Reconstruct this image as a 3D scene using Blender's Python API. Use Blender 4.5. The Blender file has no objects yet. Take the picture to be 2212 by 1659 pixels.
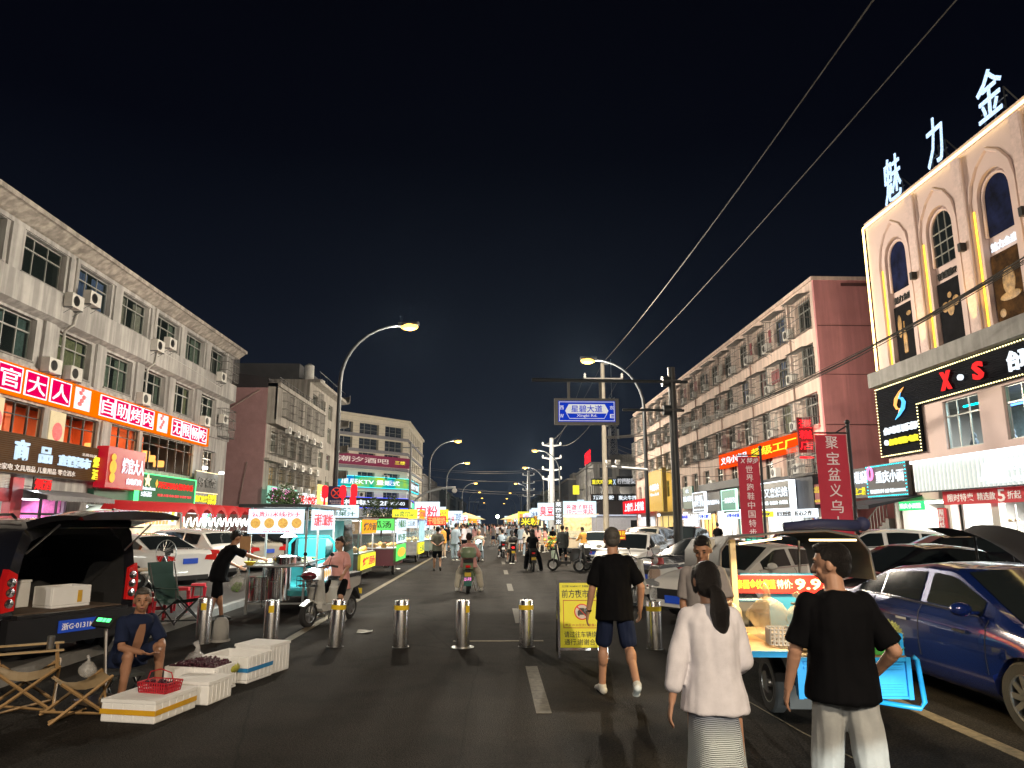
import bpy, bmesh, math, random
from mathutils import Vector, Matrix, noise
import numpy as np
random.seed(11)
SC = bpy.context.scene
COL = SC.collection
# ---------------------------------------------------------------- camera
FPX, CU, CV = 1534.0, 1106.0, 829.5          # focal length and centre in a 2212 px wide frame
PIT = math.atan(300.5/FPX); YAW = math.radians(1.539); CAMH = 1.8
cd = bpy.data.cameras.new('camera'); cam = bpy.data.objects.new('camera', cd); COL.objects.link(cam)
cam.location = (0, 0, CAMH); cam.rotation_euler = (math.radians(90)+PIT, 0, -YAW)
cd.sensor_width = 36; cd.lens = 36*FPX/2212; cd.clip_start = .05; cd.clip_end = 2000
SC.camera = cam
# ---------------------------------------------------------------- night sky
W = bpy.data.worlds.new('World'); SC.world = W; W.use_nodes = True
wn = W.node_tree.nodes; wl = W.node_tree.links
bg = wn['Background']
tc = wn.new('ShaderNodeTexCoord'); sx = wn.new('ShaderNodeSeparateXYZ'); rp = wn.new('ShaderNodeValToRGB')
wl.new(tc.outputs['Generated'], sx.inputs[0]); wl.new(sx.outputs['Z'], rp.inputs[0]); wl.new(rp.outputs[0], bg.inputs[0])
e = rp.color_ramp.elements
e[0].position = 0.0; e[0].color = (.0120, .0160, .0260, 1)
e[1].position = .75; e[1].color = (.0007, .0008, .0022, 1)
x = e.new(.12); x.color = (.0075, .0100, .0170, 1)
x = e.new(.30); x.color = (.0032, .0044, .0085, 1)
x = e.new(.48); x.color = (.0010, .0013, .0034, 1)
bg.inputs[1].default_value = 1.0
# ---------------------------------------------------------------- exposure and render
SC.view_settings.view_transform = 'Standard'; SC.view_settings.look = 'None'
SC.view_settings.exposure = .3; SC.view_settings.gamma = 1
SC.render.engine = 'CYCLES'
SC.cycles.use_denoising = True
SC.cycles.max_bounces = 5; SC.cycles.diffuse_bounces = 2; SC.cycles.glossy_bounces = 3
SC.cycles.transmission_bounces = 4; SC.cycles.transparent_max_bounces = 12
SC.cycles.sample_clamp_indirect = 3; SC.cycles.sample_clamp_direct = 30
SC.cycles.use_adaptive_sampling = True; SC.cycles.adaptive_threshold = .02
# ---------------------------------------------------------------- photo-to-world helpers
_sy, _cy, _sp, _cp = math.sin(YAW), math.cos(YAW), math.sin(PIT), math.cos(PIT)
def ray(u, v):
    a = (u-CU)/FPX; b = (CV-v)/FPX
    return Vector((_sy*_cp+a*_cy-b*_sy*_sp, _cy*_cp-a*_sy-b*_cy*_sp, _sp+b*_cp))
def onX(u, v, X): d = ray(u, v); t = X/d.x; return Vector((X, t*d.y, CAMH+t*d.z))
def onY(u, v, Y): d = ray(u, v); t = Y/d.y; return Vector((t*d.x, Y, CAMH+t*d.z))
def onG(u, v, z=0): d = ray(u, v); t = (z-CAMH)/d.z; return Vector((t*d.x, t*d.y, z))
def P(x0, y0, w, px, py): return ((x0+px*w/2212)/1.8517, (y0+py*w/2212)/1.8517)
# ---------------------------------------------------------------- materials
MATS = {}
def mat(name, col, rough=.6, metal=0, var=.12, scale=3.0, bump=0.0, emit=None, es=0, alpha=1, spec=.5, trans=0, coat=0, dirt=0, bscale=None):
    if name in MATS: return MATS[name]
    m = bpy.data.materials.new(name); m.use_nodes = True; MATS[name] = m
    n = m.node_tree.nodes; l = m.node_tree.links; b = n['Principled BSDF']
    c = tuple(col)+(1,) if len(col) == 3 else col
    b.inputs['Base Color'].default_value = c
    b.inputs['Roughness'].default_value = rough; b.inputs['Metallic'].default_value = metal
    b.inputs['Specular IOR Level'].default_value = spec; b.inputs['Alpha'].default_value = alpha
    b.inputs['Transmission Weight'].default_value = trans; b.inputs['Coat Weight'].default_value = coat
    if coat: b.inputs['Coat Roughness'].default_value = .05
    if emit is not None:
        b.inputs['Emission Color'].default_value = tuple(emit)+(1,); b.inputs['Emission Strength'].default_value = es
    if var > 0 or bump > 0:
        t = n.new('ShaderNodeTexCoord'); z = n.new('ShaderNodeTexNoise'); z.inputs['Scale'].default_value = scale
        z.inputs['Detail'].default_value = 6; z.inputs['Roughness'].default_value = .65
        l.new(t.outputs['Object'], z.inputs['Vector'])
        if var > 0:
            r = n.new('ShaderNodeValToRGB'); l.new(z.outputs['Fac'], r.inputs[0])
            r.color_ramp.elements[0].position = .3; r.color_ramp.elements[1].position = .7
            r.color_ramp.elements[0].color = tuple(max(0, k*(1-var)) for k in c[:3])+(1,)
            r.color_ramp.elements[1].color = tuple(min(1, k*(1+var)) for k in c[:3])+(1,)
            out = r.outputs[0]
            if dirt:
                w = n.new('ShaderNodeMapping'); w.inputs['Scale'].default_value = (1.6, 1.6, .12)
                l.new(t.outputs['Object'], w.inputs[0]); s = n.new('ShaderNodeTexNoise'); s.inputs['Scale'].default_value = 2.2; s.inputs['Detail'].default_value = 5
                l.new(w.outputs[0], s.inputs['Vector'])
                q = n.new('ShaderNodeValToRGB'); q.color_ramp.elements[0].position = .42; q.color_ramp.elements[1].position = .62
                q.color_ramp.elements[0].color = (1-dirt,)*3+(1,); q.color_ramp.elements[1].color = (1, 1, 1, 1)
                l.new(s.outputs['Fac'], q.inputs[0])
                x = n.new('ShaderNodeMix'); x.data_type = 'RGBA'; x.blend_type = 'MULTIPLY'; x.inputs[0].default_value = 1
                l.new(out, x.inputs[6]); l.new(q.outputs[0], x.inputs[7]); out = x.outputs[2]
            l.new(out, b.inputs['Base Color'])
        if bump > 0:
            bn = n.new('ShaderNodeBump'); bn.inputs['Strength'].default_value = bump; bn.inputs['Distance'].default_value = .02
            if bscale:
                z2 = n.new('ShaderNodeTexNoise'); z2.inputs['Scale'].default_value = bscale; z2.inputs['Detail'].default_value = 3
                l.new(t.outputs['Object'], z2.inputs['Vector']); l.new(z2.outputs['Fac'], bn.inputs['Height'])
            else: l.new(z.outputs['Fac'], bn.inputs['Height'])
            l.new(bn.outputs[0], b.inputs['Normal'])
    return m
def glow(name, col, s=1.5, var=.15, scale=2.0, light=True):
    """a surface that gives off light: lamp, lit sign face or LED lettering"""
    if name in MATS: return MATS[name]
    m = bpy.data.materials.new(name); m.use_nodes = True; MATS[name] = m
    n = m.node_tree.nodes; l = m.node_tree.links; b = n['Principled BSDF']
    b.inputs['Base Color'].default_value = tuple(k*.10 for k in col)+(1,); b.inputs['Roughness'].default_value = .9; b.inputs['Specular IOR Level'].default_value = .0
    b.inputs['Emission Color'].default_value = tuple(col)+(1,); b.inputs['Emission Strength'].default_value = s
    if var:
        t = n.new('ShaderNodeTexCoord'); z = n.new('ShaderNodeTexNoise'); z.inputs['Scale'].default_value = scale; z.inputs['Detail'].default_value = 3
        mp = n.new('ShaderNodeMapRange'); mp.inputs[3].default_value = s*(1-var*1.6); mp.inputs[4].default_value = s*(1+var*1.6)
        l.new(t.outputs['Object'], z.inputs['Vector']); l.new(z.outputs['Fac'], mp.inputs[0]); l.new(mp.outputs[0], b.inputs['Emission Strength'])
    if not light: m.cycles.emission_sampling = 'NONE'
    return m
# ---------------------------------------------------------------- mesh builder
class MB:
    def __init__(s): s.v = []; s.f = []; s.m = []; s.mi = 0; s.T = None
    def add(s, vs, fs):
        o = len(s.v)
        if s.T is not None: vs = [s.T @ Vector(p) for p in vs]
        s.v += [tuple(p) for p in vs]; s.f += [tuple(i+o for i in f) for f in fs]; s.m += [s.mi]*len(fs); return s
    def box(s, x0, x1, y0, y1, z0, z1):
        if x0 > x1: x0, x1 = x1, x0
        if y0 > y1: y0, y1 = y1, y0
        if z0 > z1: z0, z1 = z1, z0
        return s.add([(x0,y0,z0),(x1,y0,z0),(x1,y1,z0),(x0,y1,z0),(x0,y0,z1),(x1,y0,z1),(x1,y1,z1),(x0,y1,z1)],
                     [(0,3,2,1),(4,5,6,7),(0,1,5,4),(1,2,6,5),(2,3,7,6),(3,0,4,7)])
    def quad(s, a, b, c, d): return s.add([a, b, c, d], [(0, 1, 2, 3)])
    def prism(s, pts, y0, y1):
        """polygon in (x,z), extruded along y"""
        n = len(pts)
        return s.add([(p[0], y0, p[1]) for p in pts]+[(p[0], y1, p[1]) for p in pts],
                     [tuple(range(n)), tuple(range(2*n-1, n-1, -1))]+[((i+1) % n, i, n+i, n+(i+1) % n) for i in range(n)])
    def prismx(s, pts, x0, x1):
        """polygon in (y,z), extruded along x"""
        n = len(pts)
        return s.add([(x0, p[0], p[1]) for p in pts]+[(x1, p[0], p[1]) for p in pts],
                     [tuple(range(n)), tuple(range(2*n-1, n-1, -1))]+[((i+1) % n, i, n+i, n+(i+1) % n) for i in range(n)])
    def tube(s, pts, r, n=8, caps=True, flat=1.0):
        pts = [Vector(p) for p in pts]; rs = r if isinstance(r, (list, tuple)) else [r]*len(pts)
        vs = []; fs = []; up = None
        for i, p in enumerate(pts):
            t = (pts[min(i+1, len(pts)-1)]-pts[max(i-1, 0)]).normalized()
            if up is None: up = Vector((0, 0, 1)) if abs(t.z) < .9 else Vector((0, 1, 0))
            a = t.cross(up)
            if a.length < 1e-4: a = t.cross(Vector((1, 0, 0)))
            a.normalize(); b = a.cross(t).normalized(); up = b
            for k in range(n):
                q = 2*math.pi*k/n; vs.append(p+a*math.cos(q)*rs[i]+b*math.sin(q)*rs[i]*flat)
        for i in range(len(pts)-1):
            for k in range(n): fs.append((i*n+k, i*n+(k+1) % n, (i+1)*n+(k+1) % n, (i+1)*n+k))
        if caps: fs.append(tuple(range(n-1, -1, -1))); fs.append(tuple(range((len(pts)-1)*n, len(pts)*n)))
        return s.add(vs, fs)
    def cyl(s, a, b, r, r1=None, n=16): return s.tube([a, b], [r, r if r1 is None else r1], n)
    def bar(s, a, b, w=.02, h=None): return s.tube([a, b], w*.707, 4)
    def lathe(s, prof, c=(0, 0, 0), n=24, axis='z', cap=True):
        vs = []; fs = []
        for (r, h) in prof:
            for k in range(n):
                q = 2*math.pi*k/n; x, y = r*math.cos(q), r*math.sin(q)
                p = (x, y, h) if axis == 'z' else ((h, x, y) if axis == 'x' else (x, h, y))
                vs.append((p[0]+c[0], p[1]+c[1], p[2]+c[2]))
        for i in range(len(prof)-1):
            for k in range(n):
                q = (i*n+k, i*n+(k+1) % n, (i+1)*n+(k+1) % n, (i+1)*n+k); fs.append(q if axis != 'y' else q[::-1])
        if cap and prof[0][0] > 1e-5: fs.append(tuple(range(n))[::-1] if axis != 'y' else tuple(range(n)))
        if cap and prof[-1][0] > 1e-5:
            q = tuple(range((len(prof)-1)*n, len(prof)*n)); fs.append(q if axis != 'y' else q[::-1])
        return s.add(vs, fs)
    def ball(s, c, r, n=12, m=8):
        r = (r, r, r) if not isinstance(r, (tuple, list)) else r
        vs = [(c[0], c[1], c[2]-r[2])]; fs = []
        for i in range(1, m):
            a = math.pi*i/m-math.pi/2
            for k in range(n):
                q = 2*math.pi*k/n; vs.append((c[0]+r[0]*math.cos(a)*math.cos(q), c[1]+r[1]*math.cos(a)*math.sin(q), c[2]+r[2]*math.sin(a)))
        vs.append((c[0], c[1], c[2]+r[2])); t = len(vs)-1
        for k in range(n): fs.append((0, 1+(k+1) % n, 1+k)); fs.append((t, t-n+k, t-n+(k+1) % n))
        for i in range(m-2):
            for k in range(n): a = 1+i*n; fs.append((a+k, a+(k+1) % n, a+n+(k+1) % n, a+n+k))
        return s.add(vs, fs)
    def wall(s, x0, x1, z0, z1, y, holes, depth=.25):
        """wall sheet in the xz plane at y with rectangular openings and reveals going in by depth"""
        xs = sorted(set([x0, x1]+[h for q in holes for h in q[:2] if x0 < h < x1])); zs = sorted(set([z0, z1]+[h for q in holes for h in q[2:4] if z0 < h < z1]))
        for i in range(len(xs)-1):
            for j in range(len(zs)-1):
                cx, cz = (xs[i]+xs[i+1])/2, (zs[j]+zs[j+1])/2
                if any(q[0] < cx < q[1] and q[2] < cz < q[3] for q in holes): continue
                s.quad((xs[i], y, zs[j]), (xs[i+1], y, zs[j]), (xs[i+1], y, zs[j+1]), (xs[i], y, zs[j+1]))
        d = y+depth
        for a, b, c, e in [q[:4] for q in holes]:
            s.quad((a, y, c), (a, y, e), (a, d, e), (a, d, c)); s.quad((b, y, c), (b, d, c), (b, d, e), (b, y, e))
            s.quad((a, y, c), (a, d, c), (b, d, c), (b, y, c)); s.quad((a, y, e), (b, y, e), (b, d, e), (a, d, e))
        return s
def mesh_of(name, mb, mats, smooth=False):
    me = bpy.data.meshes.new(name); me.from_pydata(mb.v, [], mb.f)
    mats = mats if isinstance(mats, (list, tuple)) else [mats]
    for m in mats: me.materials.append(m)
    if len(mats) > 1: me.polygons.foreach_set('material_index', mb.m)
    if smooth: me.polygons.foreach_set('use_smooth', [True]*len(me.polygons))
    me.update(); return me
def obj(name, mb, mats, parent=None, smooth=False, loc=None, rz=0, auto=None):
    me = mb if isinstance(mb, bpy.types.Mesh) else mesh_of(name, mb, mats, smooth or bool(auto))
    if auto and not isinstance(mb, bpy.types.Mesh): me.set_sharp_from_angle(angle=math.radians(auto))
    o = bpy.data.objects.new(name, me); COL.objects.link(o); o.parent = parent
    if loc is not None: o.location = loc
    if rz: o.rotation_euler = (0, 0, rz)
    return o
def tag(o, label=None, cat=None, group=None, kind=None):
    if label: o['label'] = label
    if cat: o['category'] = cat
    if group: o['group'] = group
    if kind: o['kind'] = kind
    return o
def thing(name, label, cat, loc=(0, 0, 0), rz=0, group=None):
    o = bpy.data.objects.new(name, None); COL.objects.link(o); o.location = loc; o.rotation_euler = (0, 0, rz)
    o.empty_display_size = .3
    return tag(o, label, cat, group)
def dup(o, loc=None, rz=None, label=None, parent=None, group=None):
    c = o.copy(); COL.objects.link(c); c.parent = parent
    if loc is not None: c.location = loc
    if rz is not None: c.rotation_euler = (0, 0, rz)
    if label: c['label'] = label
    if group: c['group'] = group
    for ch in list(o.children): dup(ch, parent=c)
    return c
def struct(name, mb, m, **k):
    o = obj(name, mb, m, **k); o['kind'] = 'structure'; return o
# lettering: glyph outlines turned into thin solid meshes, fitted to a box x0..x1, z0..z1 on the plane y
_TX = {}
def glyphs(s, bold=.0, ext=.02, shear=0):
    k = (s, bold, ext, shear)
    if k in _TX: return _TX[k]
    c = bpy.data.curves.new('t', 'FONT'); c.body = s; c.size = 1; c.offset = bold; c.extrude = ext; c.resolution_u = 2; c.shear = shear
    c.space_character = 1.0; c.space_line = .92; c.align_x = 'CENTER'
    o = bpy.data.objects.new('t', c); COL.objects.link(o)
    dg = bpy.context.evaluated_depsgraph_get(); me = bpy.data.meshes.new_from_object(o.evaluated_get(dg))
    n = len(me.vertices); a = np.empty(n*3, np.float32); me.vertices.foreach_get('co', a); a = a.reshape(-1, 3)
    fs = [tuple(p.vertices) for p in me.polygons]
    bpy.data.objects.remove(o); bpy.data.curves.remove(c); bpy.data.meshes.remove(me)
    _TX[k] = (a, fs); return _TX[k]
def text(name, s, box, y, m, parent, bold=.0, depth=.02, keep=False, shear=0, loc=None, tilt=0):
    a, fs = glyphs(s, round(bold*.5, 4), .02, shear)
    if len(a) == 0: return None
    lo = a.min(0); hi = a.max(0); x0, x1, z0, z1 = box
    sx = (x1-x0)/max(hi[0]-lo[0], 1e-4); sz = (z1-z0)/max(hi[1]-lo[1], 1e-4)
    cx, cz = (x0+x1)/2, (z0+z1)/2
    if keep: sx = sz = min(sx, sz)
    X = cx+(a[:, 0]-(lo[0]+hi[0])/2)*sx; Z = cz+(a[:, 1]-(lo[1]+hi[1])/2)*sz; Y = y-depth*(a[:, 2]-lo[2])/max(hi[2]-lo[2], 1e-5)
    mb = MB(); mb.v = [(float(p), float(q), float(r)) for p, q, r in zip(X, Y, Z)]; mb.f = list(fs); mb.m = [0]*len(fs)
    return obj(name, mb, m, parent)
LA, RA = math.pi/2, -math.pi/2
# ---------------------------------------------------------------- shared palette
ASPH = mat('asphalt', (.0165, .0145, .0128), .9, var=.3, scale=1.2, bump=.6, bscale=90, spec=.10)
METAL = mat('brushed_steel', (.55, .55, .56), .28, 1, var=.08, scale=8)
CHROME = mat('polished_steel', (.72, .72, .73), .12, 1, var=.03)
GREYM = mat('grey_painted_metal', (.2, .21, .22), .45, .3)
DARKM = mat('dark_painted_metal', (.028, .032, .036), .4, .2, spec=.5)
BLACK = mat('black_plastic', (.015, .015, .016), .45)
RUB = mat('tyre_rubber', (.018, .018, .019), .85, bump=.2, bscale=60)
WHITEP = mat('white_plastic', (.7, .7, .68), .4)
GLASSD = mat('dark_glass', (.012, .016, .018), .06, var=.0, spec=.6)
GLASSW = mat('window_glass', (.03, .045, .045), .08, var=.3, scale=1.5, spec=.7)
ALUF = mat('aluminium_frame', (.42, .43, .41), .4, .5)
YEL = mat('yellow_reflective_tape', (.75, .52, .02), .35)
E_WHITE = glow('led_white', (.86, .93, 1.0), 2.2)
E_WARM = glow('led_warm', (1, .78, .42), 2.5)
E_LETW = glow('letter_white', (.85, .93, 1.0), 1.1, light=False)
E_LETR = glow('letter_red', (1, .03, .03), 1.0, light=False)
E_LETY = glow('letter_yellow', (1, .85, .05), 1.0, light=False)
E_LETB = glow('letter_ice_blue', (.62, .80, 1), .95, light=False)
E_GREEN = glow('led_green', (.1, 1, .25), 2.2)
E_CYAN = glow('led_cyan', (.05, .85, 1), 2.0)
E_BLUE = glow('led_blue', (.08, .12, 1), 2.4)
PAINTK = mat('letter_black', (.02, .02, .02), .5); PAINTW = mat('letter_cream', (.75, .7, .68), .5, emit=(1, .9, .9), es=.12)
PAINTR = mat('letter_dark_red', (.5, .02, .03), .5, emit=(1, .02, .05), es=.5)
def light(kind, name, loc, power, col, size=.3, rot=None, parent=None, spot=None, sizey=None, blend=.4):
    d = bpy.data.lights.new(name, kind); d.energy = power; d.color = col
    if kind == 'AREA': d.size = size; d.shape = 'RECTANGLE'; d.size_y = sizey or size
    else: d.shadow_soft_size = size
    if kind == 'SPOT': d.spot_size = spot or 2.4; d.spot_blend = blend
    o = bpy.data.objects.new(name, d); COL.objects.link(o); o.location = loc
    if rot: o.rotation_euler = rot
    if parent: o.parent = parent
    return o
# ================================================================ ground, road, pavements
WALLG = mat('grey_render', (.44, .43, .42), .85, var=.14, scale=1.1, bump=.25, dirt=.35)
WALLP = mat('peach_render', (.76, .60, .52), .85, var=.08, scale=.8, bump=.15, dirt=.22)
PINK = mat('rose_render', (.62, .27, .28), .85, var=.08, scale=.7, bump=.15, dirt=.15)
MAUVE = mat('mauve_brick_render', (.36, .21, .215), .9, var=.12, scale=1.5, bump=.3)
BEIGE = mat('beige_render', (.44, .41, .37), .85, var=.12, scale=1, bump=.2, dirt=.35)
TILE = mat('cream_stone_tile', (.62, .57, .48), .6, var=.07, scale=1.2)
CREAM = mat('cream_facade', (.62, .48, .45), .75, var=.05, scale=.8, bump=.1)
CONC = mat('concrete', (.27, .265, .255), .85, var=.15, scale=2, bump=.2, dirt=.2)
DARKW = mat('dark_far_wall', (.10, .10, .105), .9, var=.2, scale=.5)
PAVE = mat('paving_slabs', (.05, .048, .046), .75, var=.22, scale=1.6, bump=.3, bscale=30)
LINE = mat('worn_road_paint', (.14, .115, .072), .8, var=.5, scale=14)
LINEW = mat('worn_white_paint', (.075, .068, .054), .8, var=.6, scale=14)
KERB = mat('kerb_stone', (.2, .195, .185), .8, var=.2, scale=4, bump=.2)
m = MB().quad((-400, -120, 0), (400, -120, 0), (400, 1200, 0), (-400, 1200, 0)); struct('road', m, ASPH)
# asphalt gets glossy worn wheel tracks and fine aggregate
n = ASPH.node_tree.nodes; l = ASPH.node_tree.links; b = n['Principled BSDF']
t = n.new('ShaderNodeTexCoord'); mp = n.new('ShaderNodeMapping'); mp.inputs['Scale'].default_value = (.7, .05, 1); l.new(t.outputs['Object'], mp.inputs[0])
z = n.new('ShaderNodeTexNoise'); z.inputs['Scale'].default_value = 1.6; z.inputs['Detail'].default_value = 5; l.new(mp.outputs[0], z.inputs['Vector'])
r = n.new('ShaderNodeMapRange'); r.inputs[1].default_value = .3; r.inputs[2].default_value = .7; r.inputs[3].default_value = .78; r.inputs[4].default_value = .95
l.new(z.outputs['Fac'], r.inputs[0]); l.new(r.outputs[0], b.inputs['Roughness'])
# coarse aggregate speckle, oil stains and hairline cracks in the asphalt's own colour
src = b.inputs['Base Color'].links[0].from_socket
def _mul(src, fac, lo, hi, a, c):
    q = n.new('ShaderNodeMapRange'); q.inputs[1].default_value = lo; q.inputs[2].default_value = hi; q.inputs[3].default_value = a; q.inputs[4].default_value = c; l.new(fac, q.inputs[0])
    x = n.new('ShaderNodeMix'); x.data_type = 'RGBA'; x.blend_type = 'MULTIPLY'; x.inputs[0].default_value = 1; l.new(src, x.inputs[6]); l.new(q.outputs[0], x.inputs[7]); return x.outputs[2]
f1 = n.new('ShaderNodeTexNoise'); f1.inputs['Scale'].default_value = 55; f1.inputs['Detail'].default_value = 2; l.new(t.outputs['Object'], f1.inputs['Vector']); src = _mul(src, f1.outputs['Fac'], .38, .66, .45, 1.9)
f2 = n.new('ShaderNodeTexNoise'); f2.inputs['Scale'].default_value = .9; f2.inputs['Detail'].default_value = 6; f2.inputs['Roughness'].default_value = .7; l.new(t.outputs['Object'], f2.inputs['Vector']); src = _mul(src, f2.outputs['Fac'], .36, .5, .55, 1.05)
f3 = n.new('ShaderNodeTexVoronoi'); f3.feature = 'DISTANCE_TO_EDGE'; f3.inputs['Scale'].default_value = .33; w3 = n.new('ShaderNodeMix'); w3.data_type = 'VECTOR'; w3.inputs[0].default_value = .12; l.new(t.outputs['Object'], w3.inputs[4]); l.new(f2.outputs['Color'], w3.inputs[5]); l.new(w3.outputs[1], f3.inputs['Vector']); src = _mul(src, f3.outputs['Distance'], .0, .004, .35, 1)
l.new(src, b.inputs['Base Color'])
m = MB().box(-400, -5.6, -60, 48.5, 0.004, .13); m.box(-400, -7.2, 51.5, 112, .004, .13)
struct('pavement', m, PAVE)
m = MB().box(-5.6, -5.45, -60, 48.5, .004, .14); struct('kerb', m, KERB)
m = MB().box(9.6, 400, -60, 33, .004, .13); m.box(10.5, 400, 36, 100, .004, .13); struct('pavement', m, PAVE)
m = MB().box(9.45, 9.6, -60, 33, .004, .14); m.box(10.35, 10.5, 36, 100, .004, .14); struct('kerb', m, KERB)
m = MB()
for y0, y1 in [(7.3, 9.6)]+[(13.6+6.3*k, 15.9+6.3*k) for k in range(28)]:
    m.box(.43, .58, y0, y1, .001, .005)
struct('centre_line', m, LINEW)
m = MB()
m.box(-3.27, -3.13, 11.6, 200, .001, .005); m.box(4.1, 4.25, -20, 11.5, .001, .005); m.box(4.1, 4.22, 12.6, 200, .001, .005)
m.box(-.6, .8, 11.55, 11.66, .001, .0045)
struct('edge_line', m, LINE)
m = MB().tube([(2.72, 6.6, .004), (2.5, 9.5, .004)], .006, 4); m.tube([(3.15, 3.6, .004), (2.72, 6.6, .004)], .006, 4); struct('pavement_seam', m, LINE)
# ================================================================ window kit
CURT = [mat('curtain_%s' % k, c, .9, var=.35, scale=6) for k, c in dict(pink=(.5, .2, .22), blue=(.1, .15, .34), teal=(.13, .21, .22), olive=(.25, .26, .15), grey=(.32, .3, .27), green=(.16, .2, .17)).items()]
def pleats(x0, x1, y, z0, z1, n):
    m = MB(); vs = []
    for i in range(n*4+1):
        x = x0+(x1-x0)*i/(n*4); d = .03*math.sin(i*math.pi/2); vs += [(x, y+d, z0), (x, y+d, z1)]
    return m.add(vs, [(2*i, 2*i+2, 2*i+3, 2*i+1) for i in range(n*4)])
_wc = {}
def window_meshes(w, h, sash, kind):
    k = (round(w, 2), round(h, 2), sash, kind)
    if k in _wc: return _wc[k]
    f = MB(); t = .045; tr = h*.66
    for x in (0, w-t): f.box(x, x+t, 0, .06, 0, h)
    f.box(t, w-t, 0, .06, 0, t); f.box(t, w-t, 0, .06, h-t, h); f.box(t, w-t, -.01, .055, tr, tr+.055)
    for i in range(1, sash):
        x = w*i/sash; f.box(x-.022, x+.022, .005, .05, t, tr); f.box(x-.02, x+.02, .005, .05, tr+.055, h-t)
    g = MB().quad((t, .03, t), (w-t, .03, t), (w-t, .03, h-t), (t, .03, h-t))
    fm = mesh_of('window', f, ALUF); gm = mesh_of('pane', g, GLASSW)
    _wc[k] = (fm, gm); return _wc[k]
def window(parent, x, z, w, h, y=.22, sash=3, curtain=None, room=None):
    fm, gm = window_meshes(w, h, sash, 0)
    o = obj('window', fm, None, parent); o.location = (x, y, z)
    g = obj('pane', gm, None, o)
    if curtain:
        c = random.choice(CURT) if curtain is True else CURT[curtain]
        a = random.uniform(.25, .5)*w; q = pleats(.06, a, .16, .06, h-.06, 5); q2 = pleats(w-a*random.uniform(.5, 1.2), w-.06, .16, .06, h-.06, 5)
        q.add(q2.v, q2.f); obj('curtain', q, c, o)
    return o
# dark glass: partly see-through so that the curtains behind show
for gm, tr in ((GLASSW, .72),):
    n = gm.node_tree.nodes; l = gm.node_tree.links; out = n['Material Output']; b = n['Principled BSDF']
    ts = n.new('ShaderNodeBsdfTransparent'); mx = n.new('ShaderNodeMixShader'); mx.inputs[0].default_value = 1-tr
    ts.inputs[0].default_value = (.86, .92, .88, 1)
    l.new(ts.outputs[0], mx.inputs[1]); l.new(b.outputs[0], mx.inputs[2]); l.new(mx.outputs[0], out.inputs[0])
ACW = mat('air_conditioner_white', (.58, .57, .54), .5, var=.1, scale=5)
def ac_meshes():
    b = MB().box(-.40, .40, -.32, 0, 0, .56); g = MB()
    g.lathe([(.19, -.335), (.205, -.33), (.205, -.32)], (-.1, 0, .28), 20, 'y')
    for k in range(5): g.lathe([(.035*k+.02, -.338), (.035*k+.028, -.338)], (-.1, 0, .28), 16, 'y')
    s = MB().box(-.36, -.32, -.34, .12, -.05, 0).box(.32, .36, -.34, .12, -.05, 0).tube([(.3, .1, -.3), (.3, -.3, -.04)], .012, 4).tube([(-.3, .1, -.3), (-.3, -.3, -.04)], .012, 4)
    return mesh_of('air_conditioner', b, ACW), mesh_of('fan_grille', g, BLACK), mesh_of('bracket', s, GREYM)
_ac = ac_meshes()
def ac(parent, x, z, y=-.05):
    o = obj('air_conditioner', _ac[0], None, parent); o.location = (x, y, z)
    obj('fan_grille', _ac[1], None, o); obj('bracket', _ac[2], None, o); return o
CAGE = mat('galvanised_bar', (.16, .155, .15), .5, .6, var=.15)
def cage_mesh(w, h, d, lid=True, step=.17):
    m = MB(); r = .010
    def B(a, b, q=r): m.bar(a, b, q*1.5)
    for z in (0, h*.33, h*.66, h):
        for a, b in (((0, 0, z), (0, -d, z)), ((0, -d, z), (w, -d, z)), ((w, -d, z), (w, 0, z))): B(a, b, .02)
    n = int(w/step)
    for i in range(n+1): x = w*i/n; B((x, -d, 0), (x, -d, h))
    for i in range(1, 5):
        y = -d*i/5; B((0, y, 0), (0, y, h)); B((w, y, 0), (w, y, h)); B((0, y, 0), (w, y, 0))
    if lid: m.add([(-.08, .0, h+.16), (w+.08, .0, h+.16), (w+.08, -d-.12, h+.04), (-.08, -d-.12, h+.04)], [(0, 1, 2, 3)])
    return mesh_of('security_grille', m, CAGE)
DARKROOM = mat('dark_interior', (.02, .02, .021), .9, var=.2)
def block(name, label, X, rz, s0, s1, H, depth, wallm, holes, backm=None, group=None, y=0):
    """a building whose street face is the local plane y=0, from s0 to s1; returns root and a wall builder"""
    root = thing(name, label, 'building', (X, y, 0), rz, group)
    w = MB().wall(s0, s1, 0, H, 0, holes, .24); obj('wall', w, wallm, root)
    b = MB(); b.box(s0+.01, s1-.01, .27, depth, 0, H-.02)
    return root, b
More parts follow.
